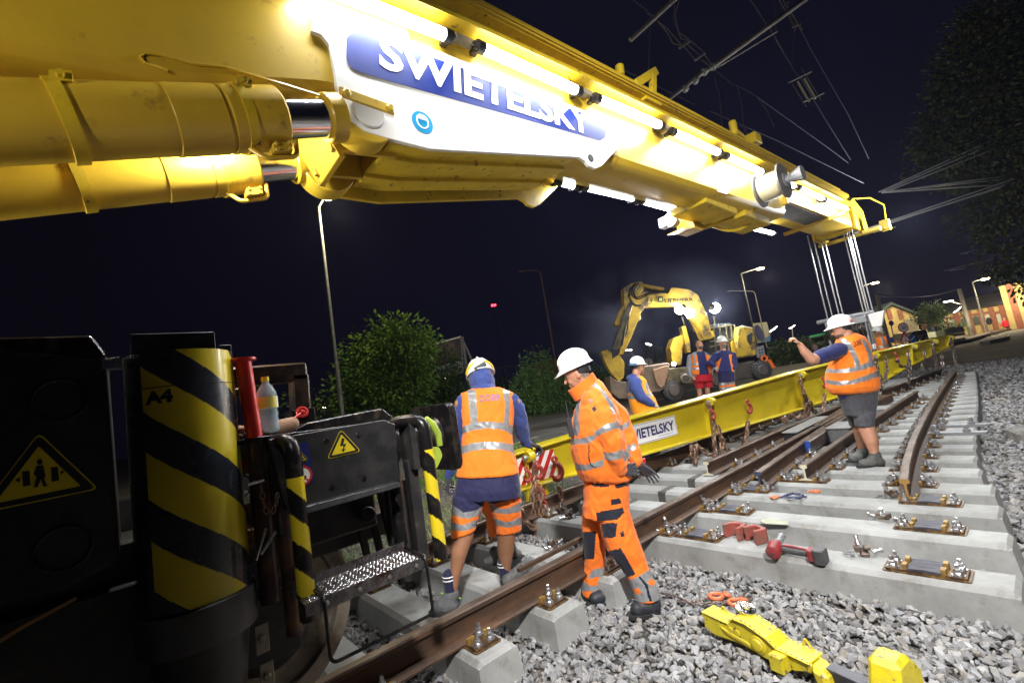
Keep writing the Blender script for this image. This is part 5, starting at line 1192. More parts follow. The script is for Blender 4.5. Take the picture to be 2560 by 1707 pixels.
pj = [(1, c5((340, 650), (400, 520), (440, 480), (520, 470), (640, 590), (720, 700), (735, 800), (705, 800), (660, 690), (560, 540), (470, 520), (400, 600), (372, 700), (352, 830), (312, 830))), (1, c5((305, 830), (352, 830), (372, 960), (345, 1040), (300, 1010))), (1, c5((262, 1060), (400, 1050), (540, 1010), (535, 1060), (440, 1112), (270, 1118))),
      (1, c5((515, 985), (640, 910), (765, 868), (775, 940), (650, 985), (530, 1040))), (1, c5((770, 930), (830, 900), (880, 870), (880, 930), (800, 980))), (1, c5((610, 1195), (700, 1205), (810, 1165), (812, 1262), (700, 1285), (625, 1270))), (1, c5((855, 1130), (940, 1100), (955, 1165), (875, 1190))),
      (1, c5((812, 1200), (850, 1150), (900, 1230), (830, 1290))), (1, c5((312, 1310), (420, 1330), (615, 1270), (620, 1340), (430, 1385), (330, 1385))), (2, c5((490, 740), (528, 722), (545, 765), (508, 785))), (2, c5((458, 1110), (470, 1110), (468, 1260), (490, 1330), (540, 1352), (536, 1362), (480, 1340), (456, 1262)))]
jk = M2.skin(mb, 'jacket', [ORG, REFL, BAND], pj, it=3, fold=.0095, ff=12, vox=.0075, label='orange jacket with grey reflective bands')
mb = MB(); rr = []
for k_, (lx, ly, rx, ry) in enumerate(((1438, 1004, 1500, 958), (1430, 992, 1492, 946), (1420, 978, 1482, 930))):
    L, R_ = p(lx, ly), p(rx, ry); c_ = (L+R_)/2; a_ = (R_-L)/2; b_ = HN*.085; rr.append([c_+a_*math.cos(t)+b_*math.sin(t) for t in np.linspace(0, 2*math.pi, 29)[:-1]])
for k_ in (2, 1): rr.append([rr[2][i].lerp((sum(rr[2], V((0, 0, 0)))/28), .10)-(UP*.02 if k_ == 1 else V((0, 0, 0))) for i in range(28)])
mb.loft(rr, cap=False); mb.build('collar', ORG, jk, 60)
def c6(*pts): return [(1360+x/3.919, 1180+y/3.919) for x, y in pts]
mb = MB()
M2.rings(mb, [(1464, 1190, 1568, 1190, .95), (1461, 1215, 1571, 1215, .95), (1459, 1250, 1571, 1250, .92), (1457, 1290, 1570, 1290, .9)], n=26)
M2.rings(mb, [(1457, 1270, 1530, 1270, .95, .07), (1454, 1320, 1508, 1320, 1, .11), (1459, 1360, 1512, 1365, 1, .14), (1462, 1402, 1512, 1406, 1, .17), (1458, 1440, 1512, 1444, 1, .19), (1455, 1478, 1512, 1480, 1, .2), (1456, 1484, 1510, 1486, 1, .2)])
M2.rings(mb, [(1488, 1265, 1571, 1270, .95, -.04), (1503, 1335, 1590, 1335, .95, -.07), (1518, 1376, 1605, 1372, .92, -.08), (1548, 1410, 1616, 1405, .95, -.09), (1570, 1446, 1626, 1430, 1, -.11), (1584, 1476, 1643, 1464, 1, -.12), (1588, 1500, 1650, 1486, 1, -.12)])
pp = [(1, c6((450, 60), (648, 40), (640, 140), (560, 148), (470, 130))), (1, c6((686, 95), (890, 50), (900, 110), (708, 166))), (1, c6((653, 270), (745, 258), (758, 308), (658, 322))), (1, c6((510, 395), (770, 345), (786, 395), (720, 465), (515, 478))), (1, c6((555, 503), (718, 495), (705, 622), (668, 650), (582, 640))),
      (1, c6((745, 590), (778, 575), (790, 620), (758, 640))), (1, c6((360, 585), (510, 580), (492, 852), (380, 852))), (1, c6((618, 770), (756, 745), (900, 1000), (812, 1032))), (2, c6((470, 955), (595, 930), (600, 1015), (430, 1040))), (2, c6((360, 1050), (450, 1110), (540, 1110), (610, 1060), (610, 1180), (350, 1160))),
      (2, c6((815, 1065), (920, 1020), (1040, 950), (1160, 1180), (1160, 1260), (880, 1280))), (0, c6((1010, 1085), (1050, 1040), (1095, 1075), (1075, 1115))), (0, c6((872, 1150), (925, 1130), (955, 1185), (900, 1195))), (1, c6((925, 1030), (945, 1022), (1015, 1100), (1055, 1260), (1030, 1262), (990, 1110)))]
M2.skin(mb, 'trousers', [ORG, DKB, REFL], pp, it=3, fold=.006, ff=13, vox=.0075, label='orange trousers with dark pockets and knee patches')
bk = mat('black_boot_leather', (.022, .025, .032), .55, 0, (.06, .06, .06), 12, (.5, .7), .001, 120)
w1_ = atZ(1570, 1545, -.19); w2_ = atZ(1655, 1528, -.19)
boot(M2, w2_-(w2_-w1_).normalized()*.05, w1_+(w2_-w1_).normalized()*.04, p(1622, 1492, -.12), 1.12, bk)
w1_ = atZ(1470, 1515, -.19); w2_ = w1_+HR*.22+HN*.0
boot(M2, w2_+HN*.02, w1_+HR*.03, p(1486, 1478, .2), 1.08, bk)
mb = MB(); hand(mb, p(1551, 1176, -.17), HR*.9+UP*-.1+HN*.25, -HN+UP*.2, 1.08, .5, -1); M2.skin(mb, 'glove', [GLOV], vox=.0048, it=2)
mb = MB(); hand(mb, p(1590, 1156, .10), HR*.62-UP*.68-HN*.1, HR*.5+UP*.4+HN*.6, 1.12, .22, -1, .3); M2.skin(mb, 'glove', [GLOV], vox=.0048, it=2)
rd = MB(); c_ = p(1425, 1068, -.10); rd.box(c_, (.055, .035, .135), (HN, HR, UP)); rd.cyl(c_+UP*.06, c_+UP*.19, .006, .004, 8); rd.cyl(c_+UP*.06+HN*.018, c_+UP*.085+HN*.018, .008, n=10); rd.build('two_way_radio', BAND, M2.root, 30, .005)
# ---- man 3: white helmet, pointing
b3 = V((-1.56, 6.28, 0))+HN*.17
M3 = Man('stout man in orange vest and dark shorts pointing with bare arm', (b3.x, b3.y, 0), vox=.012)
p = M3.P
F, S, U = frame(-HR*.80+HN*.52-UP*.05, UP)
hc = p(2104, 823, .0)
mb = MB(); head_mb(mb, hc, F, S, U, .95, 1.12)
mb.cap(hc-U*.07-F*.03, p(2118, 850), .07, .085, 14)
M3.rings(mb, [(2100, 862, 2150, 862, .5), (2092, 905, 2160, 905, .5), (2090, 950, 2170, 950, .5), (2112, 1000, 2176, 995, .5), (2122, 1040, 2174, 1040, .6)])
M3.limb(mb, [(2145, 1045, 15, .12), (2147, 1075, 12.5, .15), (2152, 1098, 11.5, .17), (2156, 1125, 8, .18), (2155, 1140, 8, .18)])
M3.limb(mb, [(2158, 1045, 18, -.06), (2168, 1075, 18, -.10), (2178, 1102, 15.5, -.13), (2185, 1130, 10, -.14), (2186, 1148, 10, -.14)])
M3.limb(mb, [(2092, 880, 17, -.10), (2060, 890, 15, -.16), (2030, 899, 13, -.2), (2012, 880, 10, -.2), (2000, 862, 7, -.2)])
hand(mb, p(2000, 861, -.2), -HR*.55+UP*.85, HR*.6+UP*.5-HN*.4, 1.0, 1.15, -1)
def loc3(c):
    q = c-hc; f_, s_, u_ = q.dot(F), q.dot(S), q.dot(U)
    if q.length < .17 and f_ > .0 and u_ < -.058 and u_ > -.125: return 1
    if q.length < .14 and u_ > -.02 and f_ < -.025: return 1
    return None
M3.skin(mb, 'body', [SKIN, HAIR], it=4, vox=.0085, local=loc3)
eyes(M3, hc, F, S, U); helmet(M3, hc+U*.040, F, S, U, .94)
mb = MB(); q_ = hc+U*.055+S*0-F*.06
rs = MB(); cc = hc+U*.062-F*.09-HN*.0; rs.sphere(p(2129, 801, -.14), .014, 10, 8); rs.build('red_logo', REDP, M3.root)
mb = MB()
M3.rings(mb, [(2094, 858, 2146, 852, .55), (2090, 890, 2156, 890, .52), (2086, 940, 2168, 940, .52), (2090, 975, 2176, 970, .52), (2098, 992, 2172, 985, .56), (2102, 998, 2150, 996, .6)])
M3.limb(mb, [(2099, 874, 18, -.08), (2078, 883, 19, -.12), (2052, 891, 17.5, -.17), (2046, 894, 16, -.18)])
M3.skin(mb, 't_shirt', [TEE], it=4, fold=.006, ff=12)
def c3(*pts): return [(1960+x/3.647, 760+y/3.647) for x, y in pts]
mb = MB()
M3.rings(mb, [(2112, 836, 2138, 834, 1.2), (2098, 846, 2155, 844, .95), (2092, 862, 2166, 860, .85), (2098, 880, 2172, 880, .74), (2080, 905, 2176, 902, .72), (2072, 930, 2181, 925, .72), (2071, 952, 2187, 945, .72), (2074, 972, 2191, 962, .72), (2081, 983, 2190, 971, .70), (2092, 987, 2186, 977, .68)], n=28)
pv = [(1, c3((500, 315), (545, 312), (600, 345), (650, 430), (690, 520), (700, 570), (655, 580), (625, 480), (575, 390), (530, 345))), (1, c3((700, 300), (740, 330), (790, 420), (812, 540), (775, 545), (760, 440), (720, 360))), (1, c3((370, 588), (500, 596), (600, 585), (700, 552), (830, 505), (840, 560), (720, 600), (600, 622), (500, 630), (370, 622))),
      (1, c3((380, 690), (500, 704), (600, 698), (720, 660), (860, 605), (865, 660), (720, 708), (600, 735), (500, 742), (385, 726)))]
vst = M3.skin(mb, 'vest', [ORV, REFL], pv, it=3, fold=.006, ff=11, vox=.0095, label='orange vest with grey bands and black lettering')
vest_text(M3, vst, 'DORR', (2136, 868), (2155, 861), (-3, -14), A4)
mb = MB()
M3.rings(mb, [(2102, 982, 2187, 976, .72), (2106, 1003, 2187, 998, .74), (2111, 1022, 2184, 1018, .8), (2118, 1040, 2181, 1038, .9)], n=26)
M3.rings(mb, [(2116, 1026, 2162, 1026, .95, .06), (2124, 1050, 2160, 1050, .95, .12), (2128, 1066, 2160, 1066, .95, .14)]); M3.rings(mb, [(2134, 1030, 2183, 1030, .95, -.04), (2140, 1050, 2181, 1050, .95, -.08), (2143, 1067, 2180, 1066, .95, -.10)])
M3.skin(mb, 'shorts', [JEAN], it=3, fold=.006, ff=16, vox=.0095)
boot(M3, p(2202, 1166, -.14)*1, p(2152, 1168, -.14)*1, p(2188, 1136, -.14), 1.05, BOOTD)
boot(M3, p(2165, 1153, .18)*1, p(2126, 1155, .18)*1, p(2157, 1128, .18), 1.1, BOOTD)
# ---- man 4: blue hoodie behind the beam
M4 = Man('man in amber vest over a blue hoodie behind the beam, glove resting on its top', (-4.42, 6.45, 0), vox=.012)
p = M4.P
F, S, U = frame(HR*.97+HN*.08-UP*.08, UP); hc = p(1594, 917)
mb = MB(); head_mb(mb, hc, F, S, U, 1.0); mb.cap(hc-U*.07-F*.03, p(1590, 950), .06, .07)
M4.rings(mb, [(1575, 965, 1612, 955, .9), (1575, 1000, 1620, 995, .9), (1580, 1040, 1640, 1030, .9), (1590, 1110, 1640, 1105, .9), (1600, 1150, 1645, 1150, .9)])
M4.limb(mb, [(1606, 1150, 13, -.1), (1614, 1215, 10, -.1), (1622, 1290, 7, -.1)]); M4.limb(mb, [(1626, 1150, 13, .1), (1634, 1215, 10, .1), (1642, 1290, 7, .1)])
M4.skin(mb, 'body', [SKIN, HAIR], it=4, vox=.009, local=lambda c: 1 if ((c-hc).dot(U) > -.03 and (c-hc).dot(F) < .01 and (c-hc).length < .13) else None)
eyes(M4, hc, F, S, U)
o = helmet(M4, hc+U*.040, F, S, U, .93)
mb = MB(); hh = hc+U*.038; mb.tube([hh+F*(.132*math.cos(t))+S*(.112*math.sin(t))+U*.012 for t in np.linspace(1.9, 4.0, 12)], .012, 8); mb.build('blue_rim', mat('cyan_plastic', (.02, .25, .70), .35), o)
mb = MB(); mb.sphere(p(1583, 945), (.11, .12, .07), 14, 10); M4.rings(mb, [(1568, 955, 1612, 948, 1), (1570, 985, 1612, 980, 1)])
M4.limb(mb, [(1588, 955, 15, -.14), (1592, 972, 14.5, -.18), (1603, 993, 13, -.2), (1622, 1006, 11, -.18), (1632, 1013, 8, -.15)]); M4.limb(mb, [(1590, 958, 14, .16), (1600, 985, 12, .2), (1620, 1005, 9, .2)])
M4.skin(mb, 'hoodie', [BLUH], it=4, fold=.006, ff=14)
mb = MB()
M4.rings(mb, [(1574, 940, 1604, 940, 1.1), (1571, 958, 1614, 950, 1.0), (1570, 985, 1622, 972, .95), (1574, 1010, 1636, 995, .95), (1580, 1036, 1647, 1022, .95), (1584, 1060, 1652, 1050, .9), (1590, 1085, 1652, 1080, .85)], n=24)
def c13(*pts): return [(1300+x/3.357, 640+y/3.357) for x, y in pts]
M4.skin(mb, 'vest', [YOR, REFL], [(1, c13((905, 1170), (1000, 1178), (1110, 1140), (1115, 1170), (1000, 1205), (905, 1198))), (1, c13((1048, 1060), (1070, 1060), (1090, 1140), (1068, 1150))), (1, c13((925, 1070), (945, 1065), (940, 1180), (918, 1180)))], it=3, fold=.004, ff=13)
mb = MB()
M4.rings(mb, [(1588, 1075, 1650, 1072, .9), (1592, 1140, 1650, 1140, .9)]); M4.limb(mb, [(1606, 1140, 18, -.1), (1614, 1215, 13, -.1), (1622, 1290, 11, -.1)]); M4.limb(mb, [(1626, 1140, 18, .1), (1634, 1215, 13, .1), (1642, 1290, 11, .1)])
M4.skin(mb, 'trousers', [NAV], it=3, fold=.004)
mb = MB(); hand(mb, p(1631, 1012, -.15), HR*.9-UP*.45, UP+HR*.3, 1.05, .5, 1); M4.skin(mb, 'glove', [GLOVC], vox=.008, it=2)
for o_ in (-.1, .1): q = p(1624 if o_ < 0 else 1644, 1298, o_); q.z = -.10; boot(M4, q, q+HR*.22, q+UP*.16, 1, BOOTD)
# ---- men 5 and 6 standing by the road
def standing(lab, base, J, vest, shorts, skinm, vox=.016):
    m = Man(lab, base, vox=vox); return m
M5 = Man('bald man in red shorts with grey hoodie and orange vest standing by the excavator', (-5.8, 11.35, .15), vox=.014)
p = M5.P; F, S, U = frame(-HN*.95+HR*.15+UP*.18, UP); hc = p(1748, 862)
mb = MB(); head_mb(mb, hc, F, S, U, 1.05, 1.1); mb.cap(hc-U*.08, p(1748, 884), .06, .075)
M5.rings(mb, [(1730, 888, 1766, 888, .5), (1734, 935, 1768, 933, .45), (1742, 955, 1770, 952, .4)])
M5.limb(mb, [(1746, 958, 6, 0), (1751, 1000, 6, 0), (1757, 1036, 4.5, 0)]); M5.limb(mb, [(1768, 958, 6, 0), (1770, 1000, 6, 0), (1776, 1034, 4.5, 0)])
M5.limb(mb, [(1726, 895, 6, 0), (1722, 925, 4.5, -.03), (1731, 942, 4, -.1), (1737, 948, 4, -.14)])
M5.skin(mb, 'body', [SKIN, HAIR], it=3, vox=.010, local=lambda c: 1 if ((c-hc).dot(F) > .03 and -.135 < (c-hc).dot(U) < -.06) else None); eyes(M5, hc, F, S, U)
mb = MB(); M5.rings(mb, [(1736, 880, 1762, 880, 1), (1724, 888, 1772, 888, .62), (1726, 938, 1774, 936, .66), (1728, 942, 1774, 940, .6)], n=24)
M5.limb(mb, [(1726, 893, 7.5, 0), (1722, 922, 6.5, -.03), (1728, 940, 4.5, -.1)]); M5.limb(mb, [(1770, 893, 7.5, 0), (1776, 922, 6.5, 0), (1778, 938, 5, 0)])
M5.skin(mb, 'hoodie', [GRYH, TEE], [(1, c13((1478, 780), (1545, 780), (1590, 990), (1500, 1000)))], it=3, fold=.005, ff=14, vox=.011)
mb = MB(); M5.rings(mb, [(1724, 889, 1772, 889, .80), (1725, 936, 1776, 934, .84), (1727, 938, 1774, 936, .8)], n=24)
M5.skin(mb, 'vest', [ORV, REFL, TEE], [(1, c13((1455, 830), (1470, 820), (1480, 900), (1462, 905))), (1, c13((1430, 905), (1495, 895), (1497, 912), (1432, 922))), (1, c13((1440, 938), (1515, 930), (1515, 950), (1440, 958))), (2, c13((1480, 770), (1545, 770), (1592, 1010), (1510, 1010)))], it=2, fold=.003, vox=.011)
mb = MB(); M5.rings(mb, [(1732, 934, 1778, 932, .80), (1733, 955, 1782, 952, .80)], n=22); M5.rings(mb, [(1735, 950, 1758, 950, .9), (1740, 971, 1758, 971, .9)]); M5.rings(mb, [(1758, 950, 1780, 950, .9), (1762, 969, 1781, 968, .9)])
M5.skin(mb, 'shorts', [REDS], it=2, fold=.004, ff=16, vox=.011)
for x, y in ((1757, 1040), (1776, 1038)): q = p(x, y); q.z = .165; boot(M5, q+HN*.05, q-HN*.2+HR*.03, q+UP*.1, 1, BOOTD)
M6 = Man('bearded man in blue sweater and orange vest, white helmet, hand on his hip', (-5.27, 11.5, .15), vox=.014)
p = M6.P; F, S, U = frame(-HN*.93+HR*.30-UP*.05, UP); hc = p(1806, 857)
mb = MB(); head_mb(mb, hc, F, S, U, 1.05, 1.05); mb.cap(hc-U*.08, p(1808, 880), .06, .075)
M6.rings(mb, [(1790, 885, 1832, 885, .55), (1794, 930, 1830, 930, .5), (1801, 960, 1831, 957, .45)])
M6.limb(mb, [(1806, 965, 6, 0), (1811, 1000, 5, 0), (1817, 1030, 4, 0)]); M6.limb(mb, [(1827, 965, 6, 0), (1832, 1000, 6, 0), (1838, 1028, 5, 0)])
M6.skin(mb, 'body', [SKIN, HAIRG], it=3, vox=.010, local=lambda c: 1 if ((c-hc).dot(F) > .02 and -.15 < (c-hc).dot(U) < -.05) else None); eyes(M6, hc, F, S, U); helmet(M6, hc+U*.04, F, S, U, .98)
mb = MB(); M6.rings(mb, [(1797, 877, 1821, 877, 1), (1786, 884, 1833, 883, .62), (1790, 905, 1835, 905, .66), (1792, 934, 1834, 934, .66)], n=24)
M6.limb(mb, [(1787, 889, 7.5, 0), (1778, 903, 6.5, -.05), (1773, 907, 6.5, -.08), (1786, 914, 5, -.14)]); M6.limb(mb, [(1833, 888, 7.5, 0), (1838, 908, 6.5, 0), (1834, 920, 5, -.1)])
M6.skin(mb, 'sweater', [TEE], it=3, fold=.005, ff=14, vox=.011)
mb = MB(); M6.rings(mb, [(1789, 886, 1832, 886, .70), (1791, 930, 1834, 928, .74), (1792, 932, 1833, 930, .7)], n=24)
M6.skin(mb, 'vest', [ORV, REFL, TEE], [(1, c13((1642, 780), (1660, 775), (1668, 870), (1640, 880))), (1, c13((1625, 870), (1665, 850), (1665, 872), (1625, 892))), (1, c13((1770, 880), (1800, 870), (1800, 895), (1772, 900))), (2, c13((1680, 760), (1740, 760), (1785, 1000), (1655, 1000), (1695, 830)))], it=2, fold=.003, vox=.011)
mb = MB(); M6.rings(mb, [(1794, 930, 1835, 930, .6), (1796, 955, 1836, 955, .6)], n=22); M6.rings(mb, [(1797, 950, 1816, 950, .9), (1799, 975, 1820, 975, .9), (1806, 1022, 1824, 1022, .9)]); M6.rings(mb, [(1816, 950, 1836, 950, .9), (1819, 975, 1838, 975, .9), (1828, 1022, 1846, 1020, .9)])
M6.skin(mb, 'trousers', [NAV, REFL, ORG], [(1, c13((1660, 1062), (1830, 1050), (1840, 1075), (1680, 1092))), (2, c13((1660, 1090), (1830, 1070), (1840, 1095), (1680, 1108))), (1, c13((1660, 1105), (1830, 1088), (1840, 1112), (1680, 1125)))], it=2, fold=.004, vox=.011)
mb = MB(); hand(mb, p(1786, 914, -.14), HR*.4-UP*.9, -HN, 1.1, .6, 1); hand(mb, p(1834, 920, -.1), HR*-.5-UP*.5, -HN, 1.1, .9, -1); M6.skin(mb, 'glove', [GLOVC], vox=.009, it=1)
for x, y in ((1817, 1034), (1838, 1032)): q = p(x, y); q.z = .165; boot(M6, q+HN*.05, q-HN*.2+HR*.05, q+UP*.1, 1, BOOTD)
# ---- man 7 behind the far half of the beam
w7 = atD(2205, 850, 16)
M7 = Man('man in orange vest behind the far half of the beam, arm stretched out', (w7.x, w7.y, 0), vox=.02)
p = M7.P; F, S, U = frame(HR*.5-HN*.6-UP*.3, UP); hc = p(2193, 829)
mb = MB(); head_mb(mb, hc, F, S, U, 1.0); mb.cap(hc-U*.08, p(2203, 840), .06, .08); M7.rings(mb, [(2192, 842, 2216, 838, .8), (2196, 870, 2218, 866, .8), (2198, 895, 2222, 890, .8)])
M7.limb(mb, [(2214, 845, 5, -.1), (2232, 850, 4.2, -.2), (2250, 856, 3.5, -.25), (2256, 858, 3.5, -.25)]); M7.limb(mb, [(2204, 895, 6, -.1), (2210, 935, 4, -.1), (2216, 962, 4, -.1)]); M7.limb(mb, [(2216, 890, 6, .1), (2222, 935, 4, .1), (2228, 962, 4, .1)])
M7.skin(mb, 'body', [SKIND], it=3, vox=.014); helmet(M7, hc+U*.03, F, S, U, 1.1)
mb = MB(); M7.rings(mb, [(2192, 843, 2217, 839, .85), (2195, 870, 2219, 866, .9), (2198, 885, 2221, 880, .9)], n=22); M7.limb(mb, [(2214, 845, 6, -.1), (2230, 850, 5, -.2)])
M7.skin(mb, 'vest', [ORV, REFL, TEE], [(1, [(2200, 842), (2206, 840), (2217, 866), (2210, 868)]), (1, [(2195, 866), (2222, 860), (2222, 866), (2196, 872)]), (2, [(2214, 836), (2245, 840), (2245, 862), (2220, 860)])], it=2, fold=.004, vox=.014)
mb = MB(); M7.limb(mb, [(2204, 885, 8, -.1), (2210, 925, 6, -.1), (2216, 955, 5.5, -.1)]); M7.limb(mb, [(2216, 882, 8, .1), (2222, 925, 6, .1), (2228, 955, 5.5, .1)]); M7.skin(mb, 'trousers', [NAV], it=2)
# ---- crouching man hidden behind man 1
M8 = Man('person in orange trousers crouching behind the man in shorts, mostly hidden', (-3.35, 2.35, 0), vox=.011)
p = M8.P; F, S, U = frame(-HR*.6+HN*.7-UP*.4, UP); hc = p(1225, 1060)
mb = MB(); head_mb(mb, hc, F, S, U); mb.cap(hc-U*.08, p(1222, 1095), .06, .07); M8.rings(mb, [(1195, 1100, 1258, 1100, .6), (1195, 1160, 1262, 1160, .6), (1200, 1205, 1268, 1205, .7)])
M8.limb(mb, [(1215, 1205, 18, 0), (1205, 1230, 16, -.1), (1228, 1290, 12, .0), (1232, 1340, 9, .05)]); M8.limb(mb, [(1255, 1205, 18, .1), (1262, 1260, 14, .1), (1272, 1330, 9, .15)])
M8.skin(mb, 'body', [SKIND], it=3)
mb = MB(); M8.rings(mb, [(1192, 1096, 1262, 1096, .65), (1190, 1160, 1266, 1160, .68), (1196, 1195, 1270, 1195, .7)]); M8.limb(mb, [(1200, 1108, 15, 0), (1190, 1150, 13, .05), (1200, 1180, 11, .05)]); M8.skin(mb, 'jacket', [NAV], it=3, fold=.005)
mb = MB(); M8.rings(mb, [(1198, 1190, 1270, 1190, .72), (1198, 1215, 1270, 1215, .7)]); M8.limb(mb, [(1215, 1210, 20, 0), (1206, 1236, 19, -.08), (1230, 1290, 15, .0), (1232, 1328, 14, .05)]); M8.limb(mb, [(1255, 1210, 20, .1), (1262, 1262, 17, .1), (1272, 1322, 13, .15)])
M8.skin(mb, 'trousers', [ORG, DKB], [(1, [(1238, 1285), (1248, 1283), (1248, 1308), (1240, 1310)])], it=3, fold=.005)
q = p(1232, 1352, .05); q.z = max(q.z, .01); q.z = .01; boot(M8, q+HR*.03, q-HR*.10, q+UP*.11, .75, BOOTD); q = p(1274, 1345, .15); q.z = .01; boot(M8, q-HR*.02, q+HR*.08-HN*.04, q+UP*.11, .75, BOOTD)
t = thing('lifting_chain', 'dark chain held in the left glove of the man in shorts, over the grass', 'chain', M1.P(1115, 1215, .2))
mb = MB(); chain_mb(mb, catenary(M1.P(1080, 1192, .2), M1.P(1150, 1222, .2), .01), .05, .0065); chain_mb(mb, catenary(M1.P(1085, 1215, .2), M1.P(1150, 1230, .2), .0), .05, .0065); mb.build('chain_strand', CHAIND, t, 40)
# far person in red
wr = atD(2513, 812, 46); M9 = Man('tiny person in red jacket by the yellow hall at the far right', (wr.x, wr.y, 0), vox=.05); p = M9.P
hc = p(2510, 797); F, S, U = frame(-HN, UP); mb = MB(); head_mb(mb, hc, F, S, U); mb.cap(hc, p(2512, 806), .07, .09); M9.rings(mb, [(2508, 803, 2519, 802, .6), (2510, 812, 2520, 812, .6)]); M9.limb(mb, [(2513, 812, 3, 0), (2514, 836, 2, 0)]); M9.limb(mb, [(2518, 812, 3, 0), (2519, 836, 2, 0)])
M9.skin(mb, 'body', [SKIND], it=2, vox=.03); mb = MB(); M9.rings(mb, [(2507, 802, 2520, 801, .7), (2508, 812, 2522, 812, .7), (2508, 818, 2522, 817, .7)]); M9.limb(mb, [(2507, 804, 2, 0), (2502, 815, 2, -.1)]); M9.skin(mb, 'jacket', [REDS], it=2, vox=.03)
# ------------------------------------------------------------------ lamps, trees, buildings and vehicles around the site
LAMPG = mat('sodium_lamp_glow', (1, .85, .5), .4, emit=30, ecol=(1, .80, .42)); LAMPW = mat('white_lamp_glow', (1, 1, .9), .4, emit=25, ecol=(1, .90, .70)); FLOODE = mat('floodlight_glow', (1, 1, 1), .4, emit=120, ecol=(.95, .97, 1))
POLEG = mat('pole_grey', (.30, .31, .27), .6, .2, (.22, .22, .2), 4); POLER = mat('pole_rust_brown', (.16, .09, .07), .7, 0, (.11, .07, .06), 5)
def lamp_post(label, base, top, head, dep, m=POLEG, lit=LAMPG, curve=False, r=.07, hl=.32, z0=.28, ez=1.0):
    B = atD(*base, dep); T = atD(*top, dep); n = HN; p0 = V((T.x, T.y, z0)); Hd = cut(*head, n, T)
    t = thing('street_lamp', label, 'street lamp', p0); b = MB()
    b.tube([p0, p0.lerp(T, .35), p0.lerp(T, .351), T-UP*(.5 if curve else 0)], [r, r*.9, r*.72, r*.5], 10)
    b.build('pole', m, t)
    d = (Hd-T); d.z = 0; d = d.normalized() if d.length > .05 else HR
    b = MB(); b.tube(arc([T-UP*.6, T+UP*(0 if curve else .0), Hd], .5 if curve else .1, 6), r*.45, 8); b.build('arm', m, t)
    b = MB(); b.sphere(Hd+d*hl*.5, (hl*.75, .11, .055), 14, 8, (d, d.cross(UP), UP)); hd = b.build('lamp_head', m, t)
    if lit:
        b = MB(); b.sphere(Hd+d*hl*.5-UP*.06, (hl*.75, .15, .11*ez), 12, 8, (d, d.cross(UP), UP)); b.build('lamp_glass', lit, hd, 60)
    return t
lamp_post('tall lit street lamp with round head just below the crane cylinders', (843, 1035), (797, 518), (812, 492), 17, hl=.30, r=.085)
lamp_post('brown unlit street lamp with curved top above the hedge', (1392, 1000), (1350, 675), (1312, 677), 27, POLER, None, True)
lamp_post('lit street lamp with straight arm right of the excavator floodlights', (1879, 860), (1852, 684), (1893, 671), 40, r=.11, hl=.5)
lamp_post('thin unlit curved street lamp behind the excavator cab', (1912, 870), (1886, 728), (1828, 727), 44, POLEG, None, True, r=.08)
lamp_post('lit street lamp seen between the hoisting ropes and the gabled hall', (2172, 800), (2152, 717), (2180, 707), 48, r=.09, hl=.6)
lamp_post('lit street lamp on a slanting pale pole in front of the long yellow hall', (2458, 828), (2431, 705), (2455, 697), 45, r=.09, hl=.6, z0=0)
def small_lamp(label, c, dep, d=HR, L=.9, lit=LAMPW, post=None, k=1.0):
    C_ = atD(*c, dep); t = thing('wall_lamp', label, 'lamp', C_); b = MB(); b.sphere(C_, (L*.5, .10*k, .07*k), 12, 8, (d, d.cross(UP).normalized(), UP)); b.build('lamp_glass', lit, t, 60)
    b = MB(); b.sphere(C_+UP*.06, (L*.55, .12*k, .06*k), 12, 8, (d, d.cross(UP).normalized(), UP))
    if post: b.tube([C_+UP*.05, atD(*post, dep)], .05, 6)
    b.build('lamp_arm', POLEG, t, 60)
small_lamp('long white lamp highest over the yellow hall', (2371, 753), 44, L=1.0, post=(2400, 760)); small_lamp('tilted white lamp on a concrete pole in front of the yellow hall', (2393, 774), 40, (HR*.9+UP*.5).normalized(), L=.9, post=(2408, 790))
small_lamp('bright lamp on the right end of the yellow hall', (2515, 743), 48, L=.9, post=(2524, 752)); small_lamp('left one of the two slanting lamps beyond the raised hand', (1934, 822), 46, (HR*.95+UP*.45).normalized(), L=1.0, post=(1922, 838))
small_lamp('right one of the two slanting lamps beyond the raised hand', (1980, 817), 50, (HR*.95+UP*.4).normalized(), L=.8, post=(1984, 860), lit=LAMPW); small_lamp('lamp above the small machine under the excavator arm', (1621, 860), 38, (HR*.9-UP*.4).normalized(), L=.55, post=(1627, 885))
small_lamp('thin lit lamp tube left of the small machine under the excavator arm', (1572, 875), 38, (HR-UP*.1).normalized(), L=.6, post=(1585, 890), k=.5); small_lamp('small lamp seen through the tree below the billboard', (1111, 947), 30, L=.22, k=.6, post=(1111, 975)); small_lamp('tiny lamp seen left of the tall lamp pole', (811, 1018), 30, L=.22, k=.6, post=(811, 1035))
lamp_ = None
t = thing('beacon_mast', 'distant mast with two red warning lights in the night sky', 'mast', (atD(1234, 860, 160).x, atD(1234, 860, 160).y, 0))
b = MB(); a = atD(1234, 763, 160)
for s in (-.45, .45): b.sphere(a+HR*s, .45, 8, 6)
b.build('red_light', mat('red_beacon_glow', (1, .05, .05), .5, emit=10, ecol=(1, .03, .05)), t); b = MB(); b.tube([V((a.x, a.y, 0)), a], .08, 5); b.build('mast', mat('night_dark_steel', (.02, .02, .025), .8), t)
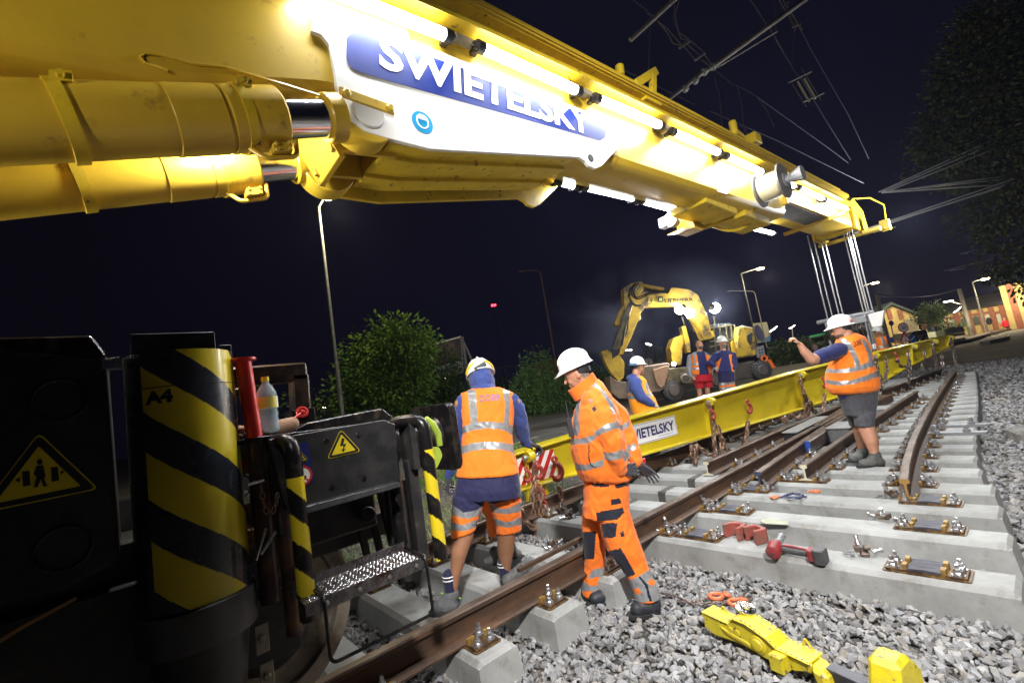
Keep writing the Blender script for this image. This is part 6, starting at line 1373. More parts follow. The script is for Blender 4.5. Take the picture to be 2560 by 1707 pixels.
# trees and bushes
BARK = mat('tree_bark', (.07, .055, .04), .9, 0, (.04, .03, .022), 8, bump=.01, bscale=20)
def leafmat(name, a, b_): return mat(name, a, .55, 0, b_, 1.6, (.35, .65), spec=.3)
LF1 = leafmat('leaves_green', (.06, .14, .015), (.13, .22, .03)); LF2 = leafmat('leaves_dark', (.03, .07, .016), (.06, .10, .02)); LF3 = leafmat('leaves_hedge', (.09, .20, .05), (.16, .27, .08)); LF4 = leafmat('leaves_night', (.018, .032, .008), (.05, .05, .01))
def foliage(name, blobs, n, ls, m, par, seed=1, droop=.3, clump=26):
    r = np.random.default_rng(seed); vs, fs = [], []; tot = sum(b_[1][0]*b_[1][1]*b_[1][2] for b_ in blobs)
    for c, rad in blobs:
        k = max(1, int(n*rad[0]*rad[1]*rad[2]/tot/clump))
        for _ in range(k):
            d = r.normal(size=3); d /= np.linalg.norm(d); q = r.uniform(.35, 1.0)**.6; cc = V(c)+HR*(d[0]*rad[0]*q)+HN*(d[1]*rad[1]*q)+UP*(d[2]*rad[2]*q)
            out = (HR*d[0]+HN*d[1]+UP*(d[2]-droop)).normalized(); cr = ls*r.uniform(2.2, 4.2)
            for i in range(clump):
                e = V(r.normal(size=3)).normalized(); a = cc+e*cr*r.uniform(.2, 1)+out*(cr*.5); dd = (e*.7+out*.6+UP*-droop*r.random()).normalized(); sd = dd.cross(V(r.normal(size=3))).normalized(); L = ls*r.uniform(.7, 1.3); w_ = L*.30
                b0 = len(vs); vs += [tuple(a), tuple(a+dd*L*.5+sd*w_), tuple(a+dd*L), tuple(a+dd*L*.5-sd*w_)]; fs.append((b0, b0+1, b0+2, b0+3))
    me = bpy.data.meshes.new(name); me.from_pydata(vs, [], fs); return link_mesh(name, me, m, par)
def tree(name, label, cat, base, trunk_top, blobs, n, ls, m, seed, r=.12):
    t = thing(name, label, cat, base); b = MB(); base = V(base); tt = V(trunk_top); b.tube([base, base.lerp(tt, .5)+HR*r*.6, tt], [r, r*.75, r*.4], 9)
    rr = random.Random(seed)
    for c, rad in blobs[:9]:
        s0 = base.lerp(tt, rr.uniform(.35, .9)); b.tube([s0, s0.lerp(V(c), .5)+UP*.1, V(c)], [r*.4, r*.25, r*.08], 6)
    b.build('trunk', BARK, t); foliage('crown', blobs, n, ls, m, t, seed); return t
def bl(px, py, dep, rx, ry, rz=None):
    s = dep/FP; c = atD(px, py, dep); return (c, (rx*s, (rz or rx)*s*.8, ry*s))
D1 = 19
bs = [bl(995, 838, D1, 42, 28), bl(950, 872, D1, 55, 42), bl(1010, 880, D1, 62, 60), bl(915, 940, D1, 58, 45), bl(985, 970, D1, 75, 60), bl(870, 990, D1, 45, 40), bl(930, 1025, D1, 60, 30), bl(1040, 862, D1+1, 22, 22), bl(1000, 1030, D1, 60, 35), bl(1022, 812, D1, 14, 20), bl(965, 822, D1, 16, 18), bl(905, 880, D1, 18, 16), bl(1065, 905, D1, 18, 14), bl(780, 1010, D1, 34, 22)]
c = atD(960, 1060, D1); tree('leafy_tree', 'bushy green tree left of the billboard, lit from below', 'tree', (c.x, c.y, .25), atD(980, 830, D1), bs, 15000, .17, LF1, 4, .16)
D2 = 24; bs = [bl(1090, 930, D2, 50, 50), bl(1060, 1000, D2, 60, 50), bl(1110, 1010, D2, 50, 40), bl(1130, 960, D2, 30, 30)]
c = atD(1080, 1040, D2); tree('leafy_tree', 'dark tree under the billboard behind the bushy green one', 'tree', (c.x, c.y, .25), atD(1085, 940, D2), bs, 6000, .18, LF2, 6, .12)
D2 = 23; bs = [bl(1345, 930, D2, 30, 40), bl(1330, 970, D2, 45, 38), bl(1375, 985, D2, 40, 30), bl(1290, 1005, D2, 40, 26), bl(1330, 1015, D2, 50, 26), bl(1400, 1010, D2, 30, 20)]
c = atD(1335, 1045, D2); tree('hedge_bush', 'tall bright green bush behind the kerb between the two near men', 'bush', (c.x, c.y, .25), atD(1340, 950, D2), bs, 9000, .13, LF3, 8, .06)
D2 = 25; bs = [bl(1240, 985, D2, 40, 26), bl(1215, 1010, D2, 40, 28), bl(1265, 1015, D2, 34, 24), bl(1180, 1020, D2, 36, 22)]
c = atD(1230, 1045, D2); tree('hedge_bush', 'low dark green bush right behind the man in shorts', 'bush', (c.x, c.y, .25), atD(1230, 990, D2), bs, 5000, .14, LF2, 9, .06)
D2 = 29; bs = [bl(1440, 965, D2, 40, 24), bl(1480, 950, D2, 40, 20), bl(1420, 985, D2, 34, 20), bl(1520, 945, D2, 30, 16)]
c = atD(1450, 985, D2); tree('hedge_bush', 'green bush row under the excavator arm at the kerb', 'bush', (c.x, c.y, .25), atD(1450, 965, D2), bs, 5000, .13, LF3, 10, .06)
D2 = 40; bs = [bl(1965, 880, D2, 26, 22), bl(2000, 880, D2, 28, 24), bl(2035, 885, D2, 26, 16), bl(1940, 890, D2, 20, 16)]
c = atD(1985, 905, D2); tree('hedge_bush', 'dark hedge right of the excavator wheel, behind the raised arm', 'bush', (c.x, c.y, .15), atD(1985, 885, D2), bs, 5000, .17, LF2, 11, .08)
D2 = 44; bs = [bl(2325, 783, D2, 20, 14), bl(2310, 792, D2, 16, 10), bl(2340, 790, D2, 16, 10), bl(2322, 772, D2, 12, 8), bl(2318, 800, D2, 10, 5)]
c = atD(2327, 835, D2); tree('round_tree', 'small round tree in front of the yellow hall', 'tree', (c.x, c.y, 0), atD(2322, 790, D2), bs, 3500, .16, LF2, 12, .09)
D2 = 42; bs = [bl(2350, 826, D2, 26, 5), bl(2380, 822, D2, 20, 5)]
c = atD(2360, 832, D2); tree('low_shrubs', 'low shrubs behind the stacked concrete sleepers', 'bush', (c.x, c.y, 0), atD(2360, 826, D2), bs, 1500, .15, LF2, 13, .05)
D2 = 15; bs = [bl(2500, 60, D2, 70, 80), bl(2450, 160, D2, 75, 70), bl(2420, 270, D2, 70, 60), bl(2500, 250, D2, 80, 90), bl(2370, 330, D2, 55, 50), bl(2340, 385, D2, 40, 28), bl(2440, 390, D2, 70, 60), bl(2520, 420, D2, 60, 80), bl(2480, 510, D2, 55, 50), bl(2530, 570, D2, 50, 55), bl(2500, 640, D2, 36, 30), bl(2545, 680, D2, 40, 40), bl(2560, 300, D2, 60, 90), bl(2560, 120, D2, 60, 90), bl(2440, 560, D2, 30, 26)]
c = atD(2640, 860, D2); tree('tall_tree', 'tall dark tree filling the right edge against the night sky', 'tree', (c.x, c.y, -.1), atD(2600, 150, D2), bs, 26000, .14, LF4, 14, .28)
# billboard
t = thing('billboard', 'dim billboard on steel posts behind the left tree', 'billboard', (atD(1160, 960, 26).x, atD(1160, 960, 26).y, .25)); W4 = [atD(*p_, 26) for p_ in ((1060, 868), (1152, 842), (1157, 930), (1066, 952))]
nrm = (W4[1]-W4[0]).cross(W4[3]-W4[0]).normalized(); nrm = nrm if nrm.dot(CO-W4[0]) > 0 else -nrm
b = MB(); b.prism(W4, -nrm*.08); bb = b.build('panel', mat('poster_dark', (.05, .035, .045), .6, 0, (.15, .11, .10), 1.2, (.5, .65)), t, 0)
b = MB(); lo = [W4[3].lerp(W4[0], .34), W4[2].lerp(W4[1], .34), W4[2], W4[3]]; b.prism([p_+nrm*.01 for p_ in lo], nrm*.01); b.build('white_strip', mat('poster_white', (.34, .33, .33), .6), bb, 0)
b = MB()
for i in range(4): b.bar(W4[i]+nrm*.03, W4[(i+1) % 4]+nrm*.03, .09, .09)
b.build('frame', GALV, bb, 0)
ex = (W4[2]-W4[3]).normalized(); ey = (W4[0]-W4[3]).normalized()
text_on('NOW', W4[3].lerp(W4[2], .42)+ey*.18, ex, ey, (W4[2]-W4[3]).length*.48, .42, mat('poster_navy', (.02, .03, .12), .6), bb, lift=.04, bold=.03)
text_on('GENERATION', W4[3].lerp(W4[2], .42)+ey*.66, ex, ey, (W4[2]-W4[3]).length*.50, .15, MATS['poster_navy'], bb, lift=.04)
b = MB(); a = atD(1154, 842, 26.2); b.bar(V((a.x, a.y, .2)), a, .16, .16); c = atD(1068, 866, 26.2); b.bar(V((c.x, c.y, .2)), c, .14, .14); b.bar(a-UP*.1, V((a.x, a.y, .3))+HN*1.4+HR*1.2, .10, .10); b.build('post', GALV, t, 0)
# long wall / fence line and roofs beyond the hedge
t = thing('garden_fence', 'thin green mesh fence rail behind the bushes', 'fence', (atD(1300, 960, 34).x, atD(1300, 960, 34).y, .2))
b = MB(); A_, B_ = atD(1205, 925, 34), atD(1345, 905, 34); b.bar(A_, B_, .05, .05)
for k in range(6): q = A_.lerp(B_, k/5); b.bar(V((q.x, q.y, .2)), q, .05, .05)
b.build('fence_frame', mat('green_fence_paint', (.02, .07, .03), .6), t, 0)
b = MB(); A_, B_ = atD(1335, 908, 38), atD(1425, 893, 38); b.prism([A_, B_, B_-UP*.35, A_-UP*.35], HN*3); b.bar(A_-UP*.3-UP*1.2, B_-UP*.3-UP*1.2, .1, 2.4); tag(b.build('low_shed', mat('shed_orange_roof', (.22, .09, .05), .7), smooth=0), 'low shed roof with reddish edge behind the curved brown lamp', 'shed')
# yellow hall
HALL = mat('hall_yellow_render', (.42, .33, .13), .85, 0, (.33, .25, .09), .8); BRK = mat('hall_red_brick', (.24, .085, .045), .85, 0, (.17, .06, .035), 4); ROOF = mat('hall_dark_roof', (.03, .028, .03), .8); DOORW = mat('pale_window', (.34, .36, .30), .4)
PA, PB = atD(2335, 826, 52), atD(2545, 796, 47); PA.z = PB.z = 0; HD_ = (PB-PA).normalized(); HNm = V((HD_.y, -HD_.x, 0)); HNm = HNm if HNm.dot(CO-PA) > 0 else -HNm
def h_(px, py, o=0.0): return atV(px, py, PA+HNm*o, PB+HNm*o)
t = thing('yellow_hall', 'long yellow rendered hall with red brick pilasters and arched windows', 'building', (PA.x, PA.y, 0))
q0, q1 = h_(2300, 795), h_(2545, 755); zt = (q0.z+q1.z)/2; q0 = V((q0.x, q0.y, 0)); q1 = V((q1.x, q1.y, 0)); LH = (q1-q0).length
b = MB(); b.box((q0+q1)/2-HNm*4+UP*(zt/2-.3), (LH, 8, zt+.6), (HD_, -HNm, UP)); b.build('wall', HALL, t, 0)
b = MB(); b.prism([q0+UP*zt+HNm*.3, q0+UP*(zt+1.5)-HNm*4, q0+UP*zt-HNm*8.3], HD_*LH); b.build('roof', ROOF, t, 0)
for px in (2306, 2337, 2363, 2394, 2426, 2457, 2485, 2512):
    c = h_(px, 800); b = MB(); b.box(V((c.x, c.y, zt/2-.02))+HNm*.06, (.42, .14, zt-.04), (HD_, -HNm, UP)); b.build('brick_pilaster', BRK, t, 0)
for px, py in ((2322, 814), (2353, 812), (2382, 809), (2412, 804), (2441, 801), (2471, 797), (2500, 796), (2527, 792)):
    c = h_(px, py)+HNm*.03; b = MB(); ro = [c+HD_*(.62*math.cos(a_))+UP*(.25+.55*math.sin(a_)) for a_ in np.linspace(0, math.pi, 11)]; ri = [c+HD_*(.40*math.cos(a_))+UP*(.22+.34*math.sin(a_)) for a_ in np.linspace(math.pi, 0, 11)]
    b.prism([c+HD_*.62-UP*.5]+ro+[c-HD_*.62-UP*.5, c-HD_*.40-UP*.5]+ri+[c+HD_*.40-UP*.5], HNm*.05); w_ = b.build('window', BRK, t, 0)
    b = MB(); b.prism([c+HD_*.38-UP*.5, c+HD_*.38+UP*.24, c+UP*.52, c-HD_*.38+UP*.24, c-HD_*.38-UP*.5], HNm*.02); b.build('pane', DOORW if px > 2460 else mat('dark_pane', (.05, .055, .05), .2), w_, 0)
b = MB(); c = h_(2555, 770); b.box(V((c.x, c.y, 2.2))+HNm*.5, (2.2, 1.6, 4.6), (HD_, -HNm, UP)); b.build('corner_block', HALL, t, 0)
b = MB(); c = h_(2540, 770); b.box(V((c.x, c.y, 2.2))+HNm*1.33, (.5, .1, 4.8), (HD_, -HNm, UP)); b.build('brick_pilaster', BRK, t, 0)
t = thing('gabled_house', 'yellow gabled building with two brick strips left of the round tree', 'building', (atD(2250, 850, 55).x, atD(2250, 850, 55).y, 0))
G = [(2205, 828), (2204, 782), (2230, 764), (2291, 787), (2296, 825)]; b = MB(); gp = [atD(*p_, 50) for p_ in G]; gp[0].z = -.1; gp[-1].z = -.1; b.prism(gp, HN*8); b.build('wall', HALL, t, 0)
b = MB(); a0, a1, a2 = [atD(*p_, 49.6) for p_ in ((2200, 784), (2230, 761), (2297, 788))]
for u, v in ((a0, a1), (a1, a2)): b.prism([u, v, v+UP*.28, u+UP*.28], HN*9)
b.build('roof', mat('green_black_roof', (.02, .035, .03), .7), t, 0)
for px in (2223, 2251): b = MB(); b.bar(atD(px-2, 775, 49.9), atD(px+4, 798, 49.9), .45, .1, HN); b.build('brick_strip', BRK, t, 0)
b = MB(); b.prism([atD(*p_, 49.8) for p_ in ((2262, 800), (2293, 796), (2296, 826), (2264, 830))], HN*.3); b.build('grey_gate', mat('gate_grey', (.17, .15, .10), .8), t, 0)
# ground-floor clutter: parked vans and bus, sleepers stack
def van(label, dep, pts, col, wins, wheels, name='parked_van', cat='van'):
    t = thing(name, label, cat, (atD(*pts[0], dep).x, atD(*pts[0], dep).y, 0)); b = MB(); b.prism([atD(*p_, dep) for p_ in pts], HN*1.9); bd = b.build('body', col, t, 0, .06)
    for w_ in wins: b = MB(); b.prism([atD(*p_, dep-.03) for p_ in w_], HN*.05); b.build('window', mat('car_glass', (.01, .012, .015), .08), t, 0)
    for c_ in wheels:
        p_ = atD(*c_, dep-.05); b = MB(); b.cyl(p_, p_+HN*.24, .33, n=20); w_ = b.build('wheel', RUBB, t, 30); b = MB(); b.cyl(p_-HN*.02, p_+HN*.02, .18, n=14); b.build('rim', GREYM, w_, 30)
van('beige van parked in front of the gabled building', 36, [(2276, 852), (2275, 836), (2284, 828), (2316, 822), (2326, 835), (2328, 846)], mat('van_beige', (.22, .20, .15), .35, coat=.3), [[(2277, 835), (2285, 829), (2291, 828), (2292, 837)], [(2294, 828), (2314, 824), (2319, 834), (2295, 838)]], [(2287, 852), (2317, 846)])
van('pale bus with green lit roof line beyond the raised arm', 60, [(2026, 868), (2022, 843), (2028, 838), (2062, 833), (2070, 838), (2072, 860)], mat('bus_grey', (.16, .20, .20), .4), [[(2027, 846), (2058, 840), (2060, 851), (2029, 857)]], [(2036, 868), (2062, 864)], 'parked_bus', 'bus')
b = MB(); b.bar(atD(2023, 842, 59.9), atD(2064, 833, 59.9), .1, .22); tag(b.build('green_light_strip', mat('green_glow', (.1, .5, .2), .5, emit=.35, ecol=(.02, .35, .08)), smooth=0), 'thin green light strip above the pale bus', 'light strip')
sp0, sp1 = atD(2325, 850, 30), atD(2405, 838, 30)
for k, (a_, c_) in enumerate((((2324, 847), (2408, 834)), ((2326, 838), (2407, 826)), ((2326, 834), (2405, 823)), ((2362, 826), (2404, 819)), ((2380, 852), (2410, 847)))):
    b = MB(); b.bar(atD(*a_, 30), atD(*c_, 30), .28, .18); tag(b.build('stacked_sleeper', CONC, smooth=0, bevel=.02), ['lowest long sleeper of the far stack beyond the beam end', 'second long sleeper of the far stack beyond the beam end', 'third long sleeper of the far stack beyond the beam end', 'short top sleeper of the far stack beyond the beam end', 'short end sleeper lying in front of the far stack'][k], 'railway sleeper', 'sleepers stacked beyond the beam')
b = MB(); b.bar(atZ(2462, 856, 0), atZ(2512, 846, 0), .5, .2); tag(b.build('concrete_slab', CONC, smooth=0, bevel=.02), 'pale concrete slab lying on the far gravel', 'concrete slab')
b = MB(); b.bar(atZ(2330, 872, -.05), atZ(2560, 815, -.05), .25, .25); b.bar(atZ(2400, 852, .05), atZ(2560, 806, .05), 1.2, .1)
tag(b.build('dirt_path', mat('brown_earth_edge', (.12, .08, .05), .9, 0, (.07, .05, .035), 3), smooth=0), kind='structure')
# concrete poles with wires
def pole(label, top, base, dep, r=.16, m=None, name='concrete_pole', z0=0):
    T = atD(*top, dep); t = thing(name, label, 'pole', (T.x, T.y, z0)); b = MB(); b.tube([V((T.x, T.y, z0)), T], [r, r*.72], 10); b.build('shaft', m or mat('pole_concrete', (.13, .12, .105), .85), t); return T, t
T1, _ = pole('concrete pole left of the gabled building', (2191, 736), (2215, 850), 42, .20); T2, _ = pole('concrete pole in front of the long hall', (2398, 722), (2425, 830), 42, .20)
T3, tp3 = pole('grey steel mast at the right edge holding the insulated rods', (2533, 318), (2570, 800), 15.5, .09, GALV, 'steel_mast')
WIREM = mat('overhead_wire', (.10, .10, .13), .5, .4); RODM = mat('insulated_rod', (.60, .59, .57), .4, .2)
def wire(label, pts, r=.012, m=WIREM, name='overhead_wire', cat='wire', group=None):
    b = MB(); b.tube(pts, r, 5); return tag(b.build(name, m), label, cat, group)
wire('cable sagging between the two concrete poles by the hall', catenary(T1, T2, .5), .03)
A3 = [(2198, 480), (2205, 481), (2134, 585), (2140, 592)]
RODS = [((2198, 480), (2517, 334), 15), ((2210, 478), (2513, 347), 15), ((2212, 481), (2513, 362), 15), ((2205, 481), (2534, 438), 15), ((2215, 479), (2534, 446), 15), ((2205, 482), (2530, 460), 15), ((2134, 583), (2534, 448), 14), ((2140, 582), (2500, 470), 14), ((2128, 593), (2238, 568), 14), ((2135, 588), (2510, 464), 14)]
t = thing('tram_wire_rods', 'fan of thin light rods running from the boom tip to the grey mast', 'wire rods', atD(2198, 480, 14))
for a_, c_, dp in RODS: b = MB(); b.tube([atD(*a_, dp-1.5), atD(*c_, dp)], .020, 6); b.build('rod', RODM, t)
t = thing('tram_wire_rods', 'three short pale rods hanging before the lower branches of the tall tree', 'wire rods', atD(2400, 635, 20))
for a_, c_ in (((2400, 634), (2486, 635)), ((2410, 633), (2490, 612)), ((2362, 677), (2484, 646)), ((2375, 677), (2413, 671))): b = MB(); b.tube([atD(*a_, 20), atD(*c_, 20)], .014, 6); b.build('rod', RODM, t)
def c3b(pts, d): return [atD(1560+x/3.92, y/3.92, d) for x, y in pts]
PIPEM = mat('weathered_pipe', (.21, .19, .17), .6, .3, (.12, .10, .09), 6)
t = thing('overhead_bracket', 'long weathered cross pipe of the overhead line with insulators', 'overhead line pipe', atD(1665, 250, 9))
b = MB(); q = c3b([(420, 990), (760, 720), (860, 660), (1800, -20)], 9.2); b.tube(q, [.035, .045, .052, .05], 12); b.build('cross_pipe', PIPEM, t)
b = MB(); q = c3b([(910, 665), (1500, 310)], 9.0); b.tube(q, .018, 8); b.build('stay_rod', PIPEM, t)
b = MB()
for (x, y) in ((600, 870), (700, 790), (790, 705), (875, 655)): c = c3b([(x, y)], 9.2)[0]; d = (q[1]-q[0]).normalized(); b.lathe(c-d*.05, d, [(0, .05), (.02, .075), (.05, .075), (.1, .05)], 14)
b.build('insulator', mat('grey_ceramic', (.30, .31, .30), .35), t)
t = thing('overhead_bracket', 'short weathered pipe of the overhead line at the top left', 'overhead line pipe', atD(1575, 105, 8.4)); b = MB(); b.tube(c3b([(60, 395), (220, 250), (480, 10), (560, -60)], 8.6), .045, 12); b.build('cross_pipe', PIPEM, t)
b = MB()
for pts in ([(230, 130), (420, 280), (560, 440)], [(280, 150), (430, 330), (480, 430), (560, 445)], [(500, 0), (490, 200), (560, 380), (640, 400)], [(540, 0), (500, 150), (540, 320), (640, 390)], [(580, 450), (700, 590)], [(600, 420), (760, 560)], [(650, 400), (790, 520)], [(760, 590), (850, 660)], [(790, 540), (870, 650)]):
    b.tube(c3b(pts, 8.8), .009, 5)
for x, y in ((590, 440), (740, 560)):
    q = c3b([(x-50, y+35), (x+50, y-35)], 8.8); d = (q[1]-q[0]).normalized(); L = (q[1]-q[0]).length
    for k in range(7): b.lathe(q[0]+d*(L*k/7), d, [(0, .012), (.01, .026), (.03, .026), (.04, .012)], 10)
b.build('wire_bundle', mat('loop_wire', (.16, .15, .15), .5, .3), t)
for k, (pts, d, r) in enumerate(([([(90, 0), (230, 110)], 8.6, .008), ([(1240, 0), (1480, 360), (1700, 740)], 9.4, .011), ([(870, 690), (940, 950), (965, 1260)], 9, .009), ([(1110, 830), (1160, 1050), (1170, 1230), (1240, 1390)], 9, .009), ([(880, 680), (1050, 820), (1190, 880), (1300, 950), (1400, 1080), (1470, 1240)], 9, .008), ([(0, 690), (700, 1030)], 9, .008), ([(840, 1090), (1500, 1380), (2352, 1800)], 10, .008),
      ([(1300, 950), (2000, 1450), (2200, 1600)], 11, .008), ([(1640, 120), (1850, 520), (2200, 1130), (2400, 1560)], 10, .009), ([(1720, 740), (1960, 1150), (2220, 1568)], 10, .011), ([(1470, 0), (1490, 300)], 9.3, .009), ([(1670, 280), (1650, 620)], 9.5, .009), ([(260, 130), (240, 700)], 8.8, .007)])):
    wire(['thin wire at the top left of the short pipe', 'bright wire crossing the long pipe from the top', 'wire dropping from the long pipe joint to the boom', 'second wire dropping to the boom right of the pipe joint', 'curved wire looping down right of the pipe joint', 'faint wire above the boom, left of the chain of insulators', 'faint wire running right behind the boom top', 'faint wire running to the boom tip', 'outer right wire running down towards the boom tip', 'bright wire running from the long insulator down to the right', 'short wire at the top above the stay rod', 'short wire between the two clamp bars', 'wire hanging straight at the left behind the small bracket'][k], c3b(pts, d), r)
t = thing('section_insulator', 'long twin-bar insulator hanging in the wires at the upper right', 'insulator', atD(2010, 220, 9.6))
b = MB(); b.bar(*c3b([(1700, 800), (1815, 1000)], 9.6), .028, .028); b.bar(*c3b([(1765, 770), (1880, 970)], 9.6), .028, .028); b.build('bar', mat('cream_insulator_bar', (.42, .40, .27), .5), t, 0)
b = MB(); b.tube(c3b([(1610, 815), (1835, 705)], 9.6), .014, 6); b.tube(c3b([(1750, 1005), (1960, 915)], 9.6), .014, 6); b.tube(c3b([(1640, 810), (1790, 1050)], 9.6), .008, 5); b.tube(c3b([(1740, 670), (1930, 980)], 9.6), .008, 5); b.tube(c3b([(1480, 370), (1700, 740)], 9.5), .012, 5)
b.build('clamp_bar', PIPEM, t)
t = thing('wire_clamps', 'cluster of clamps where the wires meet above the long pipe', 'clamp', atD(1990, 50, 9.4)); b = MB()
for pts in ([(1520, 0), (1600, 130), (1690, 270)], [(1560, 0), (1640, 130), (1750, 300)], [(1610, 20), (1550, 80)], [(1650, 270), (1730, 240)], [(1590, 100), (1680, 300)]): b.tube(c3b(pts, 9.4), .012, 6)
b.build('clamp_wires', PIPEM, t)
# road signs
def sign_post(t, c, dep, zb=0, r=.03):
    b = MB(); b.tube([V((c.x, c.y, zb))+HN*.06, c+HN*.06], r, 8); b.build('post', GALV, t)
def disc(c, r, m, par, nm, off=0, n=28): b = MB(); b.cyl(c-HN*off, c-HN*(off+.008), r, n=n); return b.build(nm, m, par, 40)
RED_ = MATS['sign_red']
dp = 22; s_ = dp/FP; t = thing('road_sign', 'round speed sign reading 30 above the red triangle', 'road sign', (atD(2258, 818, dp).x, atD(2258, 818, dp).y, 0)); c = atD(2258, 819, dp); sign_post(t, c, dp)
SGW = mat('sign_white', (.75, .75, .75), .4); pl = disc(c, 13*s_, RED_, t, 'sign_plate'); disc(c, 10.2*s_, SGW, pl, 'white_field', .01)
text_on('30', c-HR*(5.8*s_)-UP*(4.6*s_), HR, UP, 11.6*s_, 9.2*s_, A4, pl, lift=.03, bold=.01)
t = thing('road_sign', 'red bordered triangle sign with traffic light symbol', 'road sign', (c.x, c.y, 0)); c2 = atD(2262, 845, dp-.05)
def tri(c, r): return [c+UP*r, c-UP*r*.55+HR*r*.95, c-UP*r*.55-HR*r*.95]
b = MB(); b.prism(rnd(tri(c2, 16*s_), .03, 3), -HN*.01); pl = b.build('sign_plate', RED_, t, 0); b = MB(); b.prism([p_-HN*.012 for p_ in tri(c2-UP*.02, 10.5*s_)], -HN*.006); b.build('white_field', SGW, pl, 0)
for k, mm in enumerate((RED_, mat('amber_dot', (.7, .5, .02), .5), mat('green_dot', (.02, .25, .05), .5))): disc(c2+UP*(.08-.075*k), .028, mm, pl, 'signal_dot', .022, 12)
dp = 24; s_ = dp/FP; c = atD(2280, 847, dp); t = thing('road_sign', 'blue round sign with white arrow right of the triangle', 'road sign', (c.x, c.y, 0)); sign_post(t, c, dp); pl = disc(c, 10*s_, mat('sign_blue', (.02, .15, .55), .4), t, 'sign_plate'); b = MB(); b.bar(c+HR*.13+UP*.1-HN*.02, c-HR*.12-UP*.09-HN*.02, .05, .006, HN); b.bar(c-HR*.13-UP*.1-HN*.02, c-HR*.13+UP*.03-HN*.02, .04, .006, HN); b.build('arrow', SGW, pl, 0)
dp = 30; s_ = dp/FP; c = atD(2228, 808, dp); t = thing('road_sign', 'small red and purple no-parking sign before the gabled building', 'road sign', (c.x, c.y, 0)); sign_post(t, c, dp); pl = disc(c, 6.5*s_, mat('sign_pink_red', (.55, .03, .10), .4), t, 'sign_plate'); disc(c, 4.2*s_, mat('sign_violet', (.25, .05, .45), .4), pl, 'violet_field', .01)
dp = 26; s_ = dp/FP; c = atD(2037, 868, dp); t = thing('road_sign', 'round red ringed sign with vehicle symbols under the raised forearm', 'road sign', (c.x, c.y, 0)); sign_post(t, c, dp); pl = disc(c, 8.3*s_, RED_, t, 'sign_plate'); disc(c, 6.2*s_, SGW, pl, 'white_field', .01); b = MB(); b.box(c-HR*.06-HN*.02, (.08, .005, .045), (HR, HN, UP)); b.box(c+HR*.06-HN*.02, (.07, .005, .04), (HR, HN, UP)); b.build('vehicle_symbol', A4, pl, 0)
dp = 40; s_ = dp/FP; c = atD(2472, 803, dp); t = thing('road_sign', 'back of a pale round sign in front of the yellow hall', 'road sign', (c.x, c.y, 0)); sign_post(t, c, dp); disc(c, 9*s_, SGW, t, 'sign_plate')
dp = 26; c4_ = [atD(*p_, dp) for p_ in ((1889, 868), (1909, 863), (1913, 889), (1893, 894))]; t = thing('notice_board', 'white notice board with small blue pictograms right of the excavator body', 'sign', (c4_[0].x, c4_[0].y, .1)); b = MB(); b.prism(c4_, HN*.03); pl = b.build('board', SGW, t, 0)
b = MB(); b.bar(V((c4_[3].x+.2, c4_[3].y, .1)), c4_[3]+HR*.2, .05, .05); b.build('post', GALV, t, 0); b = MB(); ex = (c4_[1]-c4_[0]).normalized(); ey = (c4_[3]-c4_[0]).normalized()
for i in range(2):
    for j in range(3): b.box(c4_[0]+ex*(.18+.16*i)+ey*(.22+.15*j)-HN*.02, (.09, .005, .08), (ex, HN, UP))
b.build('pictogram', mat('pictogram_blue', (.05, .20, .40), .5), pl, 0)
dp = 55; t = thing('advert_wall', 'lit white wall with big blue ellipse beyond the excavator cab', 'painted wall', (atD(1905, 860, dp).x, atD(1905, 860, dp).y, 0)); ad = mat('lit_advert_white', (.55, .53, .42), .6, 0, (.40, .42, .35), .3)
b = MB(); b.prism([atD(*p_, dp) for p_ in ((1882, 808), (1917, 805), (1926, 838), (1926, 852), (1890, 858))], HN*.4); pl = b.build('wall', ad, t, 0)
b = MB(); c = atD(1899, 832, dp-.2); b.prism([c+HR*(.42*math.cos(a_))+(UP*1.0-HR*.12)*(math.sin(a_)) for a_ in np.linspace(0, 2*math.pi, 25)[:-1]], HN*.05); b.build('blue_ellipse', mat('advert_navy', (.02, .03, .16), .5), pl, 0)
b = MB(); b.prism([atD(*p_, dp-.1) for p_ in ((1905, 850), (1926, 838), (1926, 853), (1908, 856))], HN*.05); b.build('blue_corner', mat('advert_blue', (.05, .20, .45), .5), pl, 0)
dp = 42; t = thing('site_wall', 'low grey wall behind the hedge right of the excavator', 'wall', (atD(1980, 880, dp).x, atD(1980, 880, dp).y, 0)); b = MB(); b.prism([atD(*p_, dp) for p_ in ((1920, 868), (1995, 856), (1997, 868), (1922, 884))], HN*.3); b.build('wall_body', mat('wall_grey', (.16, .16, .14), .85), t, 0); b = MB(); b.bar(atD(1918, 860, dp), atD(1990, 850, dp), .05, .12); b.build('green_rail', mat('green_fence_paint', (.02, .07, .03), .6), t, 0)
